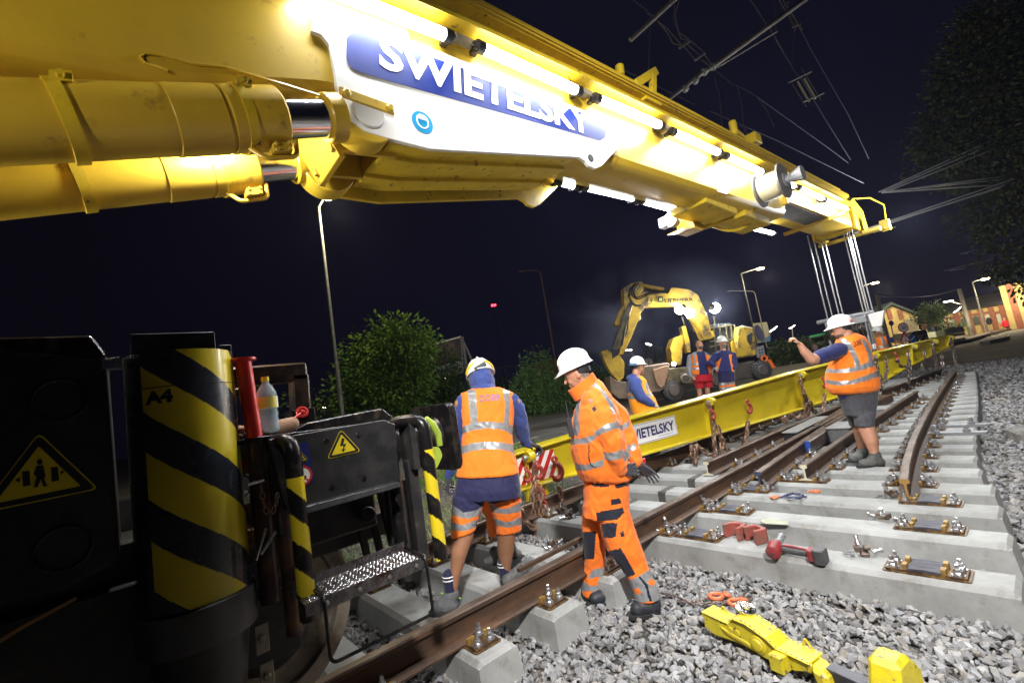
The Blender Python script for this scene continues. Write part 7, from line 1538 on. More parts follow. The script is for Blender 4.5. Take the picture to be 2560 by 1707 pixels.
# ------------------------------------------------------------------ wheeled excavator on the road
XD = 14.5
exc = thing('excavator', 'yellow wheeled excavator with raised folded arm and bright work lamps', 'excavator', (atD(1800, 960, XD).x, atD(1800, 960, XD).y, .16))
def ce(pts): return [(1480+x/4.9, 690+y/4.9) for x, y in pts]
def xp(pts, d0, th, name, m, par=exc, bev=.01, sm=0, label=None):
    b = MB(); b.prism([atD(px, py, XD+d0) for px, py in ce(pts)], HN*th); return b.build(name, m, par, sm, bev, label)
EXY = mat('excavator_yellow', (.56, .37, .03), .4, 0, (.44, .28, .03), 3, (.35, .7), dirt=(.11, .08, .045), dthr=(.50, .62), dscale=2.2); EXD = mat('dirty_hydraulics', (.06, .055, .04), .45, .3, (.16, .13, .06), 5); DUSTY = mat('dusty_steel', (.26, .19, .13), .7, 0, (.15, .11, .08), 3)
xp([(500, 300), (620, 200), (640, 190), (930, 215), (970, 140), (1010, 140), (1200, 165), (1300, 230), (1420, 500), (1480, 760), (1380, 780), (1300, 600), (1180, 420), (1040, 350), (640, 365), (560, 400)], 0, .42, 'main_boom', EXY)
xp([(610, 120), (650, 95), (700, 110), (890, 140), (890, 185), (690, 150)], .1, .22, 'arm_cylinder', EXY)
xp([(385, 150), (480, 90), (600, 65), (635, 95), (630, 170), (560, 260), (500, 300), (520, 340), (640, 350), (640, 400), (590, 460), (600, 530), (560, 560), (510, 680), (480, 760), (380, 960), (330, 960), (350, 880), (440, 640), (460, 480), (400, 440)], .0, .38, 'stick', EXY)
xp([(430, 280), (450, 300), (360, 520), (350, 600), (285, 610), (280, 570), (330, 440)], .05, .25, 'bucket_cylinder', EXY)
xp([(470, 310), (500, 350), (440, 560), (380, 840), (330, 900), (240, 890), (300, 700), (350, 620), (380, 480)], -.06, .1, 'hydraulic_block', EXD)
xp([(110, 930), (190, 895), (240, 930), (250, 1010), (330, 960), (400, 1060), (390, 1240), (330, 1290), (230, 1180), (170, 1080)], .0, .35, 'quick_hitch', EXY)
xp([(215, 1230), (300, 1280), (440, 1300), (460, 1500), (330, 1500), (230, 1420)], -.1, .9, 'digging_bucket', DUSTY)
b = MB()
for off, pts in ((-.1, [(900, 180), (680, 205), (600, 250), (540, 270), (500, 200), (560, 120)]), (-.12, [(905, 195), (690, 222), (620, 265), (560, 290), (480, 240), (500, 130), (580, 90)]), (-.1, [(560, 370), (490, 350), (450, 250), (470, 150), (540, 90)]), (-.12, [(250, 870), (330, 640)]), (-.1, [(370, 850), (400, 640), (450, 500)]), (-.08, [(600, 360), (520, 360), (440, 230)])):
    b.tube(arc([atD(px, py, XD+off) for px, py in ce(pts)], .15), .022, 6)
b.build('hose', mat('glossy_hose', (.03, .03, .035), .25), exc)
c = ce([(890, 330)])[0]; o_ = atD(*ce([(892, 328)])[0], XD-.02); e1 = atD(*ce([(1100, 318)])[0], XD-.02)
text_on('LIEBHERR', o_, e1-o_, UP, .92, .125, A4, exc, lift=.01, bold=.03)
q = [atD(*p_, XD-.015) for p_ in ce([(808, 250), (866, 250), (870, 318), (812, 320)])]; b = MB(); b.prism(q, HN*.01); lg = b.build('logo_plate', A4, exc, 0); q = [atD(*p_, XD-.03) for p_ in ce([(822, 266), (858, 266), (860, 304), (824, 306)])]; b = MB(); b.prism(q, HN*.01); b.build('logo_field', mat('logo_lime', (.40, .50, .10), .5), lg, 0)
b = MB()
for s in (0, 50): b.prism([atD(*p_, XD-.02) for p_ in ce([(682+s, 328), (700+s, 268), (724+s, 326)])], HN*.008)
b.build('warning_sticker', mat('sticker_yellow', (.6, .5, .08), .5), exc, 0)
# upper body, cab, undercarriage
xp([(1760, 940), (1790, 620), (1860, 610), (1980, 640), (2010, 800), (2022, 960), (1990, 980), (1740, 1000)], .2, 2.0, 'engine_house', EXY, bev=.04)
xp([(1900, 720), (1955, 690), (1965, 800), (1950, 850), (1905, 790)], .15, .06, 'side_grille', mat('grille_black', (.02, .02, .02), .6))
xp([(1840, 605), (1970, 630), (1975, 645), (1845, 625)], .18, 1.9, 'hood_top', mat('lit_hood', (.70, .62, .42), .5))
xp([(1380, 600), (1700, 570), (1760, 600), (1780, 940), (1740, 990), (1460, 990), (1400, 880)], .5, 1.3, 'cab', mat('cab_dark', (.035, .04, .045), .2), bev=.04)
b = MB()
for px in (1480, 1560, 1640, 1700, 1745): b.bar(atD(*ce([(px, 590)])[0], XD+.45), atD(*ce([(px+45, 960)])[0], XD+.45), .05, .05)
for a_, c_ in (((1420, 640), (1700, 600)), ((1440, 800), (1750, 770)), ((1440, 870), (1560, 840))): b.bar(atD(*ce([a_])[0], XD+.44), atD(*ce([c_])[0], XD+.44), .04, .05)
b.build('cab_frame', EXD, exc, 0)
xp([(1400, 690), (1480, 670), (1510, 740), (1480, 750)], .3, .3, 'yellow_bracket', YEL); xp([(1715, 800), (1750, 795), (1765, 940), (1735, 950)], .1, .15, 'hand_rail_box', YEL)
xp([(980, 1040), (960, 880), (1000, 760), (1100, 720), (1140, 760), (1110, 880), (1100, 1080), (1060, 1090)], .6, .5, 'boom_foot', EXY)
xp([(1100, 620), (1150, 610), (1200, 800), (1210, 930), (1170, 940), (1130, 780)], .5, .3, 'lift_cylinder', EXY)
xp([(1740, 1090), (1990, 1030), (2030, 1110), (2010, 1240), (1760, 1280)], .2, 1.9, 'undercarriage', mat('undercarriage_dark', (.035, .032, .03), .7, 0, (.07, .06, .05), 3), bev=.03)
xp([(930, 1130), (1150, 1110), (1460, 1150), (1480, 1300), (1200, 1320), (920, 1310)], .5, 1.8, 'front_frame', EXD, bev=.03)
def tyre(px, py, rp, d0, w=.45, m=RUBB):
    c = atD(*ce([(px, py)])[0], XD+d0); R = rp/4.9*(XD+d0)/FP; b = MB(); b.lathe(c, HN, [(0, R*.55), (.02, R*.62), (.03, R*.93), (.08, R), (w-.08, R), (w-.03, R*.93), (w, R*.6)], 30)
    for k in range(22): a_ = 2*math.pi*k/22; b.box(c+HN*(w*.5)+(HR*math.cos(a_)+UP*math.sin(a_))*R, (.07, w*.8, .05), (HR*-math.sin(a_)+UP*math.cos(a_), HN, HR*math.cos(a_)+UP*math.sin(a_)))
    o = b.build('wheel', m, exc, 32); b = MB(); b.lathe(c-HN*.01, HN, [(0, R*.2), (.0, R*.5), (.05, R*.58), (.12, R*.56)], 24); b.build('rim', mat('rim_dark', (.06, .05, .045), .6), o, 32)
tyre(2100, 1150, 108, .0); tyre(1530, 1290, 95, .3); tyre(1010, 1400, 120, .3, .5)
tyre(1150, 1240, 60, .2, .12, mat('rail_wheel_steel', (.25, .22, .18), .35, .7))
# tilted front blade with its small head lamp
b = MB(); q = [atD(px, py, XD-.5) for px, py in ce([(600, 1130), (640, 1100), (940, 1055), (955, 1080), (900, 1340), (850, 1410), (640, 1440), (560, 1400)])]; b.prism(q, HN*.5); b.build('loader_bucket', DUSTY, exc, 0, .04)
b = MB(); q = [atD(px, py, XD-.62) for px, py in ce([(745, 1150), (945, 1085), (935, 1180), (880, 1350), (850, 1370), (800, 1330), (770, 1240)])]; b.prism(rnd(q, .08, 3), HN*.10); b.build('bucket_cheek', mat('bucket_inner', (.50, .30, .18), .6, 0, (.38, .22, .13), 4), exc, 0, .02)
def work_lamp(px, py, d0, R, e=FLOODE, power=0, tgt=None, lab=None):
    c = atD(px, py, XD+d0); t = c-HN*.0; dr = (V(tgt)-c).normalized() if tgt is not None else -HN; b = MB(); b.lathe(c-dr*.02, -dr, [(0, R*.6), (.01, R*.7), (.1, R*.6), (.14, R*.3)], 18); o = b.build('work_lamp', BLK, exc, 32); b = MB(); b.sphere(c+dr*.05, R*.9, 16, 10); b.build('lamp_glass', e, o, 60)
    if power:
        d = bpy.data.lights.new('work_lamp_beam', 'SPOT'); d.energy = power; d.spot_size = math.radians(130); d.spot_blend = .6; d.shadow_soft_size = R; d.color = (.95, .97, 1)
        l = bpy.data.objects.new('work_lamp_beam', d); COL.objects.link(l); l.location = c+dr*.06; l.rotation_euler = dr.to_track_quat('-Z', 'Y').to_euler()
look = V((-2.5, 5.5, .5)); lookL = atD(1400, 980, 15.5); lookR = atD(2300, 960, 19)
work_lamp(1703, 771, -.15, .17, power=3200, tgt=lookL); work_lamp(1725, 783, -.1, .16, power=900, tgt=look); work_lamp(1784, 769, .1, .18, power=2000, tgt=lookR)
work_lamp(1684, 909, -.3, .07, mat('warm_headlamp', (1, .7, .4), .4, emit=90, ecol=(1, .62, .30)), power=60, tgt=look)
b = MB()
for px, py, px2, py2 in ((1705, 785, 1712, 815), (1784, 785, 1792, 830), (1727, 795, 1735, 830)): b.bar(atD(px, py+6, XD+.5), atD(px2, py2, XD+.6), .04, .04)
b.build('lamp_bracket', EXD, exc, 0)
b = MB(); c = atD(*ce([(2110, 1010)])[0], XD+.3); b.torus(c, HN, .09, .035, 16, 8); b.build('orange_ring', mat('orange_plastic', (.85, .16, .02), .5), exc)
b = MB(); q = [atD(*p_, XD+.5) for p_ in ce([(2150, 1030), (2190, 1020), (2250, 1120), (2200, 1130)])]; b.prism(q, HN*.1); tag(b.build('warning_flag', MATS['orange_plastic'], smooth=0), 'orange warning flags behind the rear excavator wheel', 'flag')
# small machine behind
t = thing('small_loader', 'small dark loader with cab standing far behind the excavator arm', 'loader', (atD(1640, 900, 26).x, atD(1640, 900, 26).y, .15))
b = MB(); b.prism([atD(*p_, 26) for p_ in ((1618, 884), (1622, 872), (1652, 870), (1656, 890), (1640, 905), (1618, 905))], HN*1.4); b.build('cab', mat('teal_glass_cab', (.03, .06, .06), .25), t, 0, .03); b = MB()
for p_ in ((1618, 870, 1620, 905), (1637, 868, 1639, 905), (1654, 868, 1658, 905)): b.bar(atD(p_[0], p_[1], 25.9), atD(p_[2], p_[3], 25.9), .07, .07)
b.bar(atD(1614, 872, 25.9), atD(1658, 867, 25.9), .08, .08); b.build('cab_frame', BLK, t, 0); b = MB(); b.box(atD(1640, 925, 26.8), (1.8, 1.6, 1.3), (HR, HN, UP)); b.build('body', EXD, t, 0, .05)
c = atD(1621, 906, 20); t = thing('road_sign', 'pale round disc on a thin post right beside the white helmet behind the beam', 'road sign', (c.x, c.y, .15)); disc(c, .19, mat('disc_cream', (.42, .36, .28), .6), t, 'sign_plate'); b = MB(); b.bar(V((c.x, c.y, .15))-HN*.03, c+UP*.2-HN*.03, .03, .03); b.build('post', mat('brown_post', (.12, .05, .04), .6), t, 0)
# ------------------------------------------------------------------ tools and loose parts
def tilt(ax): return ax
# yellow hydraulic rail tool in the gravel
GZ_ = -.10
def g(px, py, z=GZ_): return atZ(px, py, z)
tl = thing('rail_tensioner', 'yellow hydraulic rail tool with square dark bar lying on the grey stones', 'hydraulic tool', g(1900, 1640))
a0 = g(1790, 1555); a1 = g(2060, 1665); TD = (a1-a0); TD.z = 0; TD.normalize(); TS = V((-TD.y, TD.x, 0)); TS = TS if TS.y > 0 else -TS
def tool(pts, z0, th, name, m=TOOLY, par=tl, bev=.006, sm=0, shear=.0):
    b = MB(); q = [g(px, py) for px, py in pts]; q = [V((p_.x, p_.y, z0)) for p_ in q]; b.prism(q, V((0, 0, th))); return b.build(name, m, par, sm, bev)
L0 = lambda k, s, z: a0+TD*k+TS*(s*.9)+UP*(z*.62-.035)
LT = (a1-a0).length
def sideprof(pts, s, th, name, m=TOOLY, bev=.006, par=tl):
    b = MB(); b.prism([L0(k*LT, s, z) for k, z in pts], -TS*th); return b.build(name, m, par, 0, bev)
for s in (.055, -.035): sideprof([(-.08, .02), (-.07, .10), (-.11, .12), (-.06, .155), (.22, .135), (.24, .19), (.30, .215), (.42, .21), (.60, .15), (.68, .10), (.95, .085), (.97, .03), (.80, -.03), (.60, -.04), (.30, .0), (.02, -.02)], s, .02, 'side_plate')
sideprof([(-.05, .0), (-.04, .135), (.24, .12), (.28, .17), (.42, .175), (.60, .12), (.95, .06), (.95, .0), (.60, -.02)], .055, .10, 'core_body', bev=.01)
b = MB(); b.loft([[L0(k*LT, .075, z), L0(k*LT, -.075, z), L0(k*LT, -.075, z+.012), L0(k*LT, .075, z+.012)] for k, z in ((.24, .18), (.30, .213), (.42, .208), (.60, .15), (.68, .10), (.95, .085))]); b.loft([[L0(k*LT, .065, z), L0(k*LT, -.065, z), L0(k*LT, -.065, z+.01), L0(k*LT, .065, z+.01)] for k, z in ((-.08, .155), (.22, .14))]); b.build('flange', TOOLY, tl, 0, .003)
b = MB()
for k in range(24):
    q = -.06+k*.043
    z = np.interp(q, [-.08, .22, .24, .30, .42, .60, .68, .95], [.157, .142, .192, .225, .220, .162, .112, .097])
    for s in (.062, -.062): b.lathe(L0(q*LT, s, float(z)), UP, [(0, .005), (.004, .005)], 6)
b.build('screw', STEEL, tl, 0)
b = MB(); c = L0(.50*LT, -.056, .07); b.lathe(c, -TS, [(0, .045), (.012, .045), (.013, .030), (.022, .030), (.024, .018)], 20); c = L0(.24*LT, -.056, .10); b.lathe(c, -TS, [(0, .018), (.01, .018)], 10); c = L0(.30*LT, -.056, .10); b.lathe(c, -TS, [(0, .018), (.01, .018)], 10); b.box(L0(.71*LT, -.09, .03), (.07, .07, .08), (TD, TS, UP)); b.prism([L0(.12*LT, -.056, .10), L0(.55*LT, -.056, .03), L0(.5*LT, -.056, .0), L0(.2*LT, -.056, .05)], -TS*.012); b.build('lock_boss', TOOLY, tl, 30, .004)
b = MB(); c = L0(.30*LT, .06, .235); b.lathe(c, (TD*.3+UP).normalized(), [(0, .05), (.008, .055), (.014, .055), (.016, .03), (.03, .028)], 22); b.build('valve_knob', CHROME, tl, 32)
b = MB(); b.tube(arc([L0(.03*LT, .05, .15), L0(.05*LT, .05, .20), L0(.11*LT, .05, .145)], .01), .005, 6); b.tube(arc([L0(.80*LT, .06, .10), L0(.83*LT, .06, .17), L0(.89*LT, .06, .09)], .01), .006, 6); b.build('lifting_eye', TOOLY, tl)
b = MB(); b.prism([L0(.93*LT, .06, .09), L0(1.06*LT, .06, .06), L0(1.08*LT, .06, -.06), L0(.96*LT, .06, -.06)], -TS*.12); b.build('mouth', TOOLY, tl, 0, .02)
b = MB(); b.bar(L0(1.02*LT, .02, .02), L0(1.42*LT, .02, .0), .07, .06); b.build('square_bar', mat('dark_bar', (.06, .06, .07), .35, .6), tl, 0, .003)
e0 = L0(1.40*LT, .01, .0); b = MB(); b.prism([e0+TS*.11-UP*.09, e0+TS*.11+UP*.14, e0+TS*.02+UP*.22, e0-TS*.08+UP*.21, e0-TS*.13+UP*.10, e0-TS*.13-UP*.09], TD*.12); b.build('end_foot', TOOLY, tl, 0, .02)
# red clamps and wrench on the first long sleeper
zt = .0
def s1(px, py, z=0.0): return atZ(px, py, z)
CLR = mat('red_clamp_paint', (.30, .075, .055), .55, .1, (.20, .085, .065), 14, (.45, .62), .001, 80)
for lab, cx, cy, rot in (('open red steel clamp standing on the nearest long sleeper, left of the other clamp', 1838, 1345, .25), ('red steel clamp with a bolt hole next to the impact wrench', 1893, 1352, -.1)):
    c = s1(cx, cy, .0); t = thing('rail_clamp', lab, 'clamp', c); b = MB(); o, i_ = [], []; ang = math.radians(-25)+rot
    X_ = V((math.cos(ang), math.sin(ang), 0)); Y_ = V((-X_.y, X_.x, 0)); w = .135
    prof = [(-w*.6, -.03), (-w*.5, .05), (-w*.25, .10), (w*.45, .10), (w*.6, .04), (w*.6, -.03), (w*.42, -.060), (w*.40, .01), (w*.25, .060), (-w*.15, .060), (-w*.35, .02), (-w*.42, -.03)] if rot > 0 else [(-w*.55, -.06), (-w*.55, .06), (w*.45, .06), (w*.6, .03), (w*.6, -.06), (w*.35, -.06), (w*.35, .015), (w*.2, .03), (-w*.3, .03), (-w*.3, -.06)]
    b.prism([c+X_*x+Y_*y+UP*.001 for x, y in prof], UP*.105); b.build('clamp_body', CLR, t, 30, .006)
    if rot < 0:
        b = MB(); b.cyl(c-Y_*.02-X_*.03*0+Y_*-.041-X_*w*.42+UP*.04, c-Y_*.064-X_*w*.42+UP*.04, .018, n=16); b.build('bolt_hole', BLK, t, 30)
c = s1(1975, 1385); wr = thing('impact_wrench', 'red and black cordless impact wrench lying on the nearest long sleeper', 'power tool', c)
TR = mat('tool_red', (.26, .025, .03), .45, 0, (.17, .03, .03), 12, dirt=(.13, .09, .08), dthr=(.54, .62), dscale=24); TB = mat('tool_black', (.045, .045, .05), .5, 0, (.07, .07, .07), 20)
hA = s1(1935, 1375, .045); hB = s1(1966, 1318, .085); gA = s1(1945, 1370, .045); gB = s1(2030, 1385, .04)
b = MB(); hd_ = (hB-hA).normalized(); b.lathe(hA-hd_*.03, hd_, [(-.02, .03), (-.01, .046), (.06, .052), (.10, .050), (.115, .036)], 20); b.build('motor_housing', TR, wr, 40)
b = MB(); b.lathe(hA+hd_*.08, hd_, [(0, .040), (.05, .030), (.055, .022), (.085, .022), (.086, .026), (.15, .026), (.151, .014)], 18); b.build('anvil', GREYM, wr, 32)
b = MB(); b.sphere(hA-hd_*.035, (.036, .036, .016), 14, 8, (hd_.cross(UP).normalized(), UP, hd_)); b.build('motor_cap', TB, wr)
gd = (gB-gA).normalized(); b = MB(); b.cap(gA+gd*.02, gB-gd*.02, .026, .023, 14); b.sphere(gA+gd*.06-UP*.0, (.03, .024, .024), 12, 8); b.build('grip', TB, wr); b = MB(); b.tube([gA+gd*.03+UP*.028, gA+gd*.10+UP*.030, gB-gd*.02+UP*.024], .010, 8); b.build('grip_top', TR, wr)
b = MB(); gs = gd.cross(UP).normalized(); b.cbox(gB+gd*.0, (.05, .085, .075), .01, (gd, gs, UP)); b.build('handle_foot', TR, wr, 0, .006); b = MB(); b.cbox(gB+gd*.050, (.075, .105, .095), .014, (gd, gs, UP+gd*0)); b.build('battery', TB, wr, 0, .006)
b = MB(); b.box(gB+gd*.050+UP*.042, (.04, .06, .002), (gd, gs, UP)); b.build('battery_label', TR, wr, 0)
# blue chain with orange hooks on the third sleeper
t = thing('sling_chain', 'small heap of blue chain with orange hooks on a sleeper', 'chain', s1(1985, 1238)); b = MB(); rr = random.Random(3); pts = [s1(1965+rr.uniform(-1, 1)*0+x, 1238+y, .012+z) for x, y, z in [(0, 0, 0), (20, -4, .01), (38, 2, 0), (30, 8, .015), (8, 6, .02), (-5, 0, .02), (15, -6, .02), (36, -4, .015), (50, 2, 0), (28, 5, .03), (5, 3, .02), (-14, 4, 0)]]
chain_mb(b, smooth_path([(p_.x, p_.y) for p_ in pts], .05) if False else pts, .032, .0045, .8); b.build('chain_strand', CHAINB, t, 40)
def flat_hook(c, R, d, m, par, r=.008):
    b = MB(); s_ = d.cross(UP).normalized(); b.torus(c, UP, R*.8, r*1.3, 18, 8); b.torus(c+d*R*1.5, UP+d*.5, R*.45, r, 14, 6); b.bar(c+d*R*.6, c+d*R*1.3, .014, .014); b.build('hook', m, par, 40)
flat_hook(s1(1935, 1243, .012), .035, HR, ORH, t); flat_hook(s1(2040, 1228, .012), .04, -HR*.6+HN*.6, ORH, t)
# dark chain with orange hooks in the stones
t = thing('sling_chain', 'dark chain with two orange hooks lying in the gravel before the nearest long sleeper', 'chain', atZ(1800, 1495, -.15)); b = MB()
chain_mb(b, [atZ(px, py, -.145) for px, py in ((1655, 1482), (1690, 1490), (1725, 1505), (1760, 1500), (1775, 1490))], .036, .005, .6); chain_mb(b, [atZ(px, py, -.145) for px, py in ((1700, 1502), (1740, 1510), (1800, 1505), (1850, 1500), (1870, 1490))], .036, .005, .6); chain_mb(b, [atZ(px, py, -.14) for px, py in ((1860, 1485), (1845, 1500), (1865, 1510), (1880, 1495))], .034, .005, .6); b.build('chain_strand', CHAIND, t, 40)
flat_hook(atZ(1790, 1490, -.135), .05, HR, ORH, t, .011); flat_hook(atZ(1838, 1505, -.135), .05, HR*.9+HN*.3, ORH, t, .010)
# loose clip sets on the sleepers
BRS = mat('brown_clip_steel', (.10, .07, .055), .45, .5, (.16, .12, .09), 40)
def clip_set(label, px, py, z=0.0, k=1.0, seed=0, group='loose clip sets lying on the sleepers'):
    rr = random.Random(seed); c = atZ(px, py, z); t = thing('clip_set', label, 'rail clips', c, 0, group)
    a_ = rr.uniform(0, 3.1); X_ = V((math.cos(a_), math.sin(a_), 0)); Y_ = V((-X_.y, X_.x, 0)); b = MB()
    b.box(c+UP*.022, (.05, .075, .022), (X_, (Y_+UP*.25).normalized(), UP)); b.box(c+UP*.052+X_*.02, (.035, .06, .02), (X_, Y_, (UP+X_*.5).normalized())); b.box(c+UP*.045-X_*.035, (.03, .05, .035), (X_, Y_, UP)); b.build('clip_plate', BRS, t, 0, .004)
    b = MB()
    for q, d in ((c+X_*.05+UP*.02, (X_+UP*.35).normalized()), (c-X_*.02+Y_*.03+UP*.06, (UP+Y_*.4).normalized()), (c-X_*.06-Y_*.02+UP*.02, (-X_+UP*.1).normalized())):
        b.lathe(q, d, [(0, .022), (.005, .022), (.006, .017), (.022, .017), (.023, .010), (.045, .010), (.046, .015), (.058, .015)], 10)
    b.build('bolt', STEEL, t, 0)
for lab, px, py, sd in (('loose clips and bolts on the nearest long sleeper right of the wrench', 2162, 1388, 1), ('loose bolts and clips on the second long sleeper beside its right plate', 2210, 1302, 2), ('loose clips beside the right plate of the third long sleeper', 2232, 1242, 3), ('loose clips between the rail and the plate on the nearest long sleeper', 1675, 1328, 4), ('loose clips left of the plate on the second long sleeper', 1770, 1264, 5),
      ('dark loose clip beside the blue chain', 1922, 1222, 6), ('clips lying between the rails right of the heavy chains, farther one', 1425, 1295, 7), ('clips lying between the rails right of the heavy chains, row with long bolts', 1408, 1283, 8), ('single dark clip on the sleeper below the heavy chains', 1385, 1368, 9)): clip_set(lab, px, py, 0, 1, sd)
# mortar stain, plastic bag, bar on the rail
b = MB(); c = s1(1935, 1300); q = [s1(px, py, .0025) for px, py in ((1902, 1300), (1915, 1296), (1940, 1299), (1970, 1304), (1973, 1310), (1968, 1312), (1915, 1309), (1905, 1306))]; b.prism(q, UP*.003); tag(b.build('mortar_stain', mat('greenish_mortar', (.40, .40, .30), .9, 0, (.32, .33, .25), 20), smooth=0), 'greenish mortar patch on the second long sleeper', 'mortar patch')
for lab, px, py, z, R in (('crumpled clear plastic bag between the sleepers below the chains', 1322, 1405, -.02, .06), ('clear plastic scrap beside the rail under the step', 1000, 1600, -.08, .05)):
    c = atZ(px, py, z); b = MB(); b.sphere(c, (R, R*.8, R*.9), 16, 10); me = b.mesh('plastic_bag')
    for v in me.vertices: v.co += V([noise.noise(v.co*30+V((k*7, 0, 0))) for k in range(3)])*R*.7
    o = link_mesh('plastic_bag', me, mat('clear_film', (.9, .92, .95), .15, trans=.85, ior=1.1)); tag(o, lab, 'plastic bag')
b = MB(); a_, c_ = atZ(1296, 1425, .20), atZ(1452, 1345, .20); b.bar(a_, c_, .035, .025); tag(b.build('steel_strip', RUST, smooth=0), 'flat rusty bar lying along the inner side of the long rail', 'steel bar')
# work gloves lying on the wagon deck
t = thing('work_gloves', 'dirty orange-brown work gloves lying on the wagon deck behind the red post', 'gloves', W_(585, 1085, -2.15)); GLV = cloth('dirty_leather', (.42, .24, .14), (.30, .16, .09))
Mg = M2; b = MB(); c = W_(590, 1086, -2.12); hand(b, c-V((0, .08, 0))+UP*.01, V((.1, 1, .05)), UP, 1.1, .25, 1); hand(b, c-V((.06, .10, -.02))+UP*.01, V((-.2, 1, .0)), UP, 1.1, .3, -1); b.cap(c-V((.02, .12, 0)), c-V((.02, .05, -.01)), .05, .045); b.cap(c+V((-.02, .14, 0)), c+V((-.05, .22, .01)), .035, .03)
M2.skin(b, 'glove', [GLV], vox=.006, it=2, parent=t)
# ------------------------------------------------------------------ night sky and lamps
w = bpy.data.worlds.new('World'); scene.world = w; w.use_nodes = True; nt = w.node_tree; N = nt.nodes; bg = N['Background']
tc = N.new('ShaderNodeTexCoord'); sx = N.new('ShaderNodeVectorMath'); sx.operation = 'DOT_PRODUCT'; nt.links.new(tc.outputs['Generated'], sx.inputs[0]); sx.inputs[1].default_value = (-.35, .92, .12)
mr = N.new('ShaderNodeMapRange'); mr.inputs['From Min'].default_value = .35; mr.inputs['From Max'].default_value = 1.0; nt.links.new(sx.outputs['Value'], mr.inputs['Value'])
nz = N.new('ShaderNodeTexNoise'); nz.inputs['Scale'].default_value = 3; nz.inputs['Detail'].default_value = 4; nt.links.new(tc.outputs['Generated'], nz.inputs['Vector'])
mu = N.new('ShaderNodeMath'); mu.operation = 'MULTIPLY'; nt.links.new(mr.outputs[0], mu.inputs[0]); nt.links.new(nz.outputs['Fac'], mu.inputs[1])
mx = N.new('ShaderNodeMix'); mx.data_type = 'RGBA'; mx.inputs['A'].default_value = (.0022, .0019, .0045, 1); mx.inputs['B'].default_value = (.0055, .0050, .017, 1); nt.links.new(mu.outputs[0], mx.inputs['Factor'])
nt.links.new(mx.outputs['Result'], bg.inputs['Color']); bg.inputs['Strength'].default_value = 1.0
def lamp(name, kind, loc, energy, color, size=.1, target=None, spot=60, blend=.4):
    d = bpy.data.lights.new(name, kind); d.energy = energy; d.color = color
    if kind == 'SPOT': d.spot_size = math.radians(spot); d.spot_blend = blend
    if kind in ('POINT', 'SPOT'): d.shadow_soft_size = size
    o = bpy.data.objects.new(name, d); COL.objects.link(o); o.location = loc
    if target is not None: o.rotation_euler = (V(target)-V(loc)).to_track_quat('-Z', 'Y').to_euler()
    return o
# unseen lamps: two follow the glow on the cylinders, the rest are added
lamp('unseen_floodlight', 'SPOT', (1.8, -.5, 4.4), 2750, (1, .97, .94), .12, (-2.2, 6, 0), 77, .5)  # unseen flood added beside the camera, cone kept off the wagon
lamp('cylinder_lamp', 'POINT', bp(.45, -.36, 3.12), 95, (.95, .97, 1), .05)
lamp('unseen_boom_uplight', 'SPOT', (-3.9, -2.6, 1.7), 420, (1, .93, .78), .1, (-2.9, .3, 3.1), 70, .5)  # cab lamp below left, known by the glow under the cylinders
lamp('unseen_boom_uplight', 'SPOT', (-.6, -2.6, 2.5), 230, (1, .90, .72), .1, (-2.6, .2, 3.7), 60, .6)  # unseen spot added to brighten the boom base and near cylinder
lamp('boom_head_fill', 'POINT', bp(12.3, .8, 3.6), 560, (.95, .97, 1), .08)  # unseen light added at the boom head to brighten men and rods
for a_, d_, e_ in (((815, 500), 17, 750), ((1893, 680), 40, 1200), ((2186, 712), 48, 1600), ((2465, 703), 45, 2200), ((2515, 748), 46.0, 70), ((2393, 778), 41, 330), ((2371, 756), 44, 330), ((2270, 800), 46, 220), ((1920, 815), 50, 150)):
    lamp('street_light', 'POINT', atD(*a_, d_)-UP*.7+HR*.6-HN*.5, e_, (1, .85, .58), .15)
scene.view_settings.view_transform = 'Standard'; scene.view_settings.look = 'None'; scene.view_settings.gamma = 1; scene.view_settings.exposure = 0
scene.cycles.max_bounces = 6; scene.cycles.use_denoising = True; scene.cycles.sample_clamp_indirect = 6
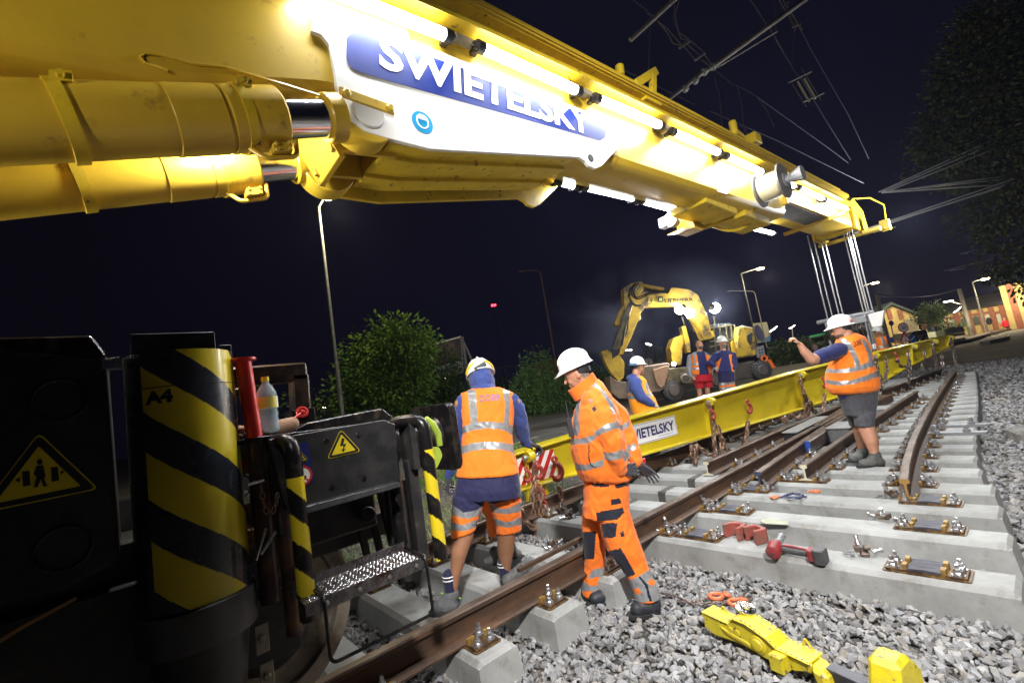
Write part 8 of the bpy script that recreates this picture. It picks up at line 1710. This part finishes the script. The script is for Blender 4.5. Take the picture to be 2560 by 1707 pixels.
scene.cycles.transparent_max_bounces = 12
# ------------------------------------------------------------------ hazy night air and exhaust smoke
def air(name, dens, col, aniso, box, noise_=0):
    hm = bpy.data.materials.new(name); hm.use_nodes = True; nt = hm.node_tree; nt.nodes.remove(nt.nodes['Principled BSDF']); pv = nt.nodes.new('ShaderNodeVolumePrincipled')
    pv.inputs['Color'].default_value = (*col, 1); pv.inputs['Density'].default_value = dens; pv.inputs['Anisotropy'].default_value = aniso; nt.links.new(pv.outputs[0], nt.nodes['Material Output'].inputs['Volume'])
    if noise_:
        tc = nt.nodes.new('ShaderNodeTexCoord'); nz = nt.nodes.new('ShaderNodeTexNoise'); nz.inputs['Scale'].default_value = noise_; nz.inputs['Detail'].default_value = 6; nz.inputs['Distortion'].default_value = .6; nt.links.new(tc.outputs['Object'], nz.inputs['Vector'])
        gr = nt.nodes.new('ShaderNodeTexGradient'); gr.gradient_type = 'SPHERICAL'; mp = nt.nodes.new('ShaderNodeMapping'); mp.inputs['Scale'].default_value = [2/k for k in box[1]]; nt.links.new(tc.outputs['Object'], mp.inputs['Vector']); nt.links.new(mp.outputs[0], gr.inputs['Vector'])
        mr = nt.nodes.new('ShaderNodeMapRange'); mr.inputs['From Min'].default_value = .46; mr.inputs['From Max'].default_value = .72; mr.inputs['To Max'].default_value = dens; nt.links.new(nz.outputs['Fac'], mr.inputs['Value'])
        mm = nt.nodes.new('ShaderNodeMath'); mm.operation = 'MULTIPLY'; nt.links.new(mr.outputs[0], mm.inputs[0]); nt.links.new(gr.outputs['Fac'], mm.inputs[1]); nt.links.new(mm.outputs[0], pv.inputs['Density'])
    b = MB(); b.box((0, 0, 0), box[1]); o = tag(b.build(name, hm, smooth=0), kind='stuff'); o.location = box[0]
air('haze', .0004, (.62, .68, 1), .5, ((-20, 35, 6.5), (130, 130, 17)))
air('exhaust_smoke', .5, (.62, .70, 1), .3, (atD(1590, 800, 18), (9, 7, 5)), .45)
scene.cycles.volume_max_steps = 128; scene.cycles.volume_step_rate = 2
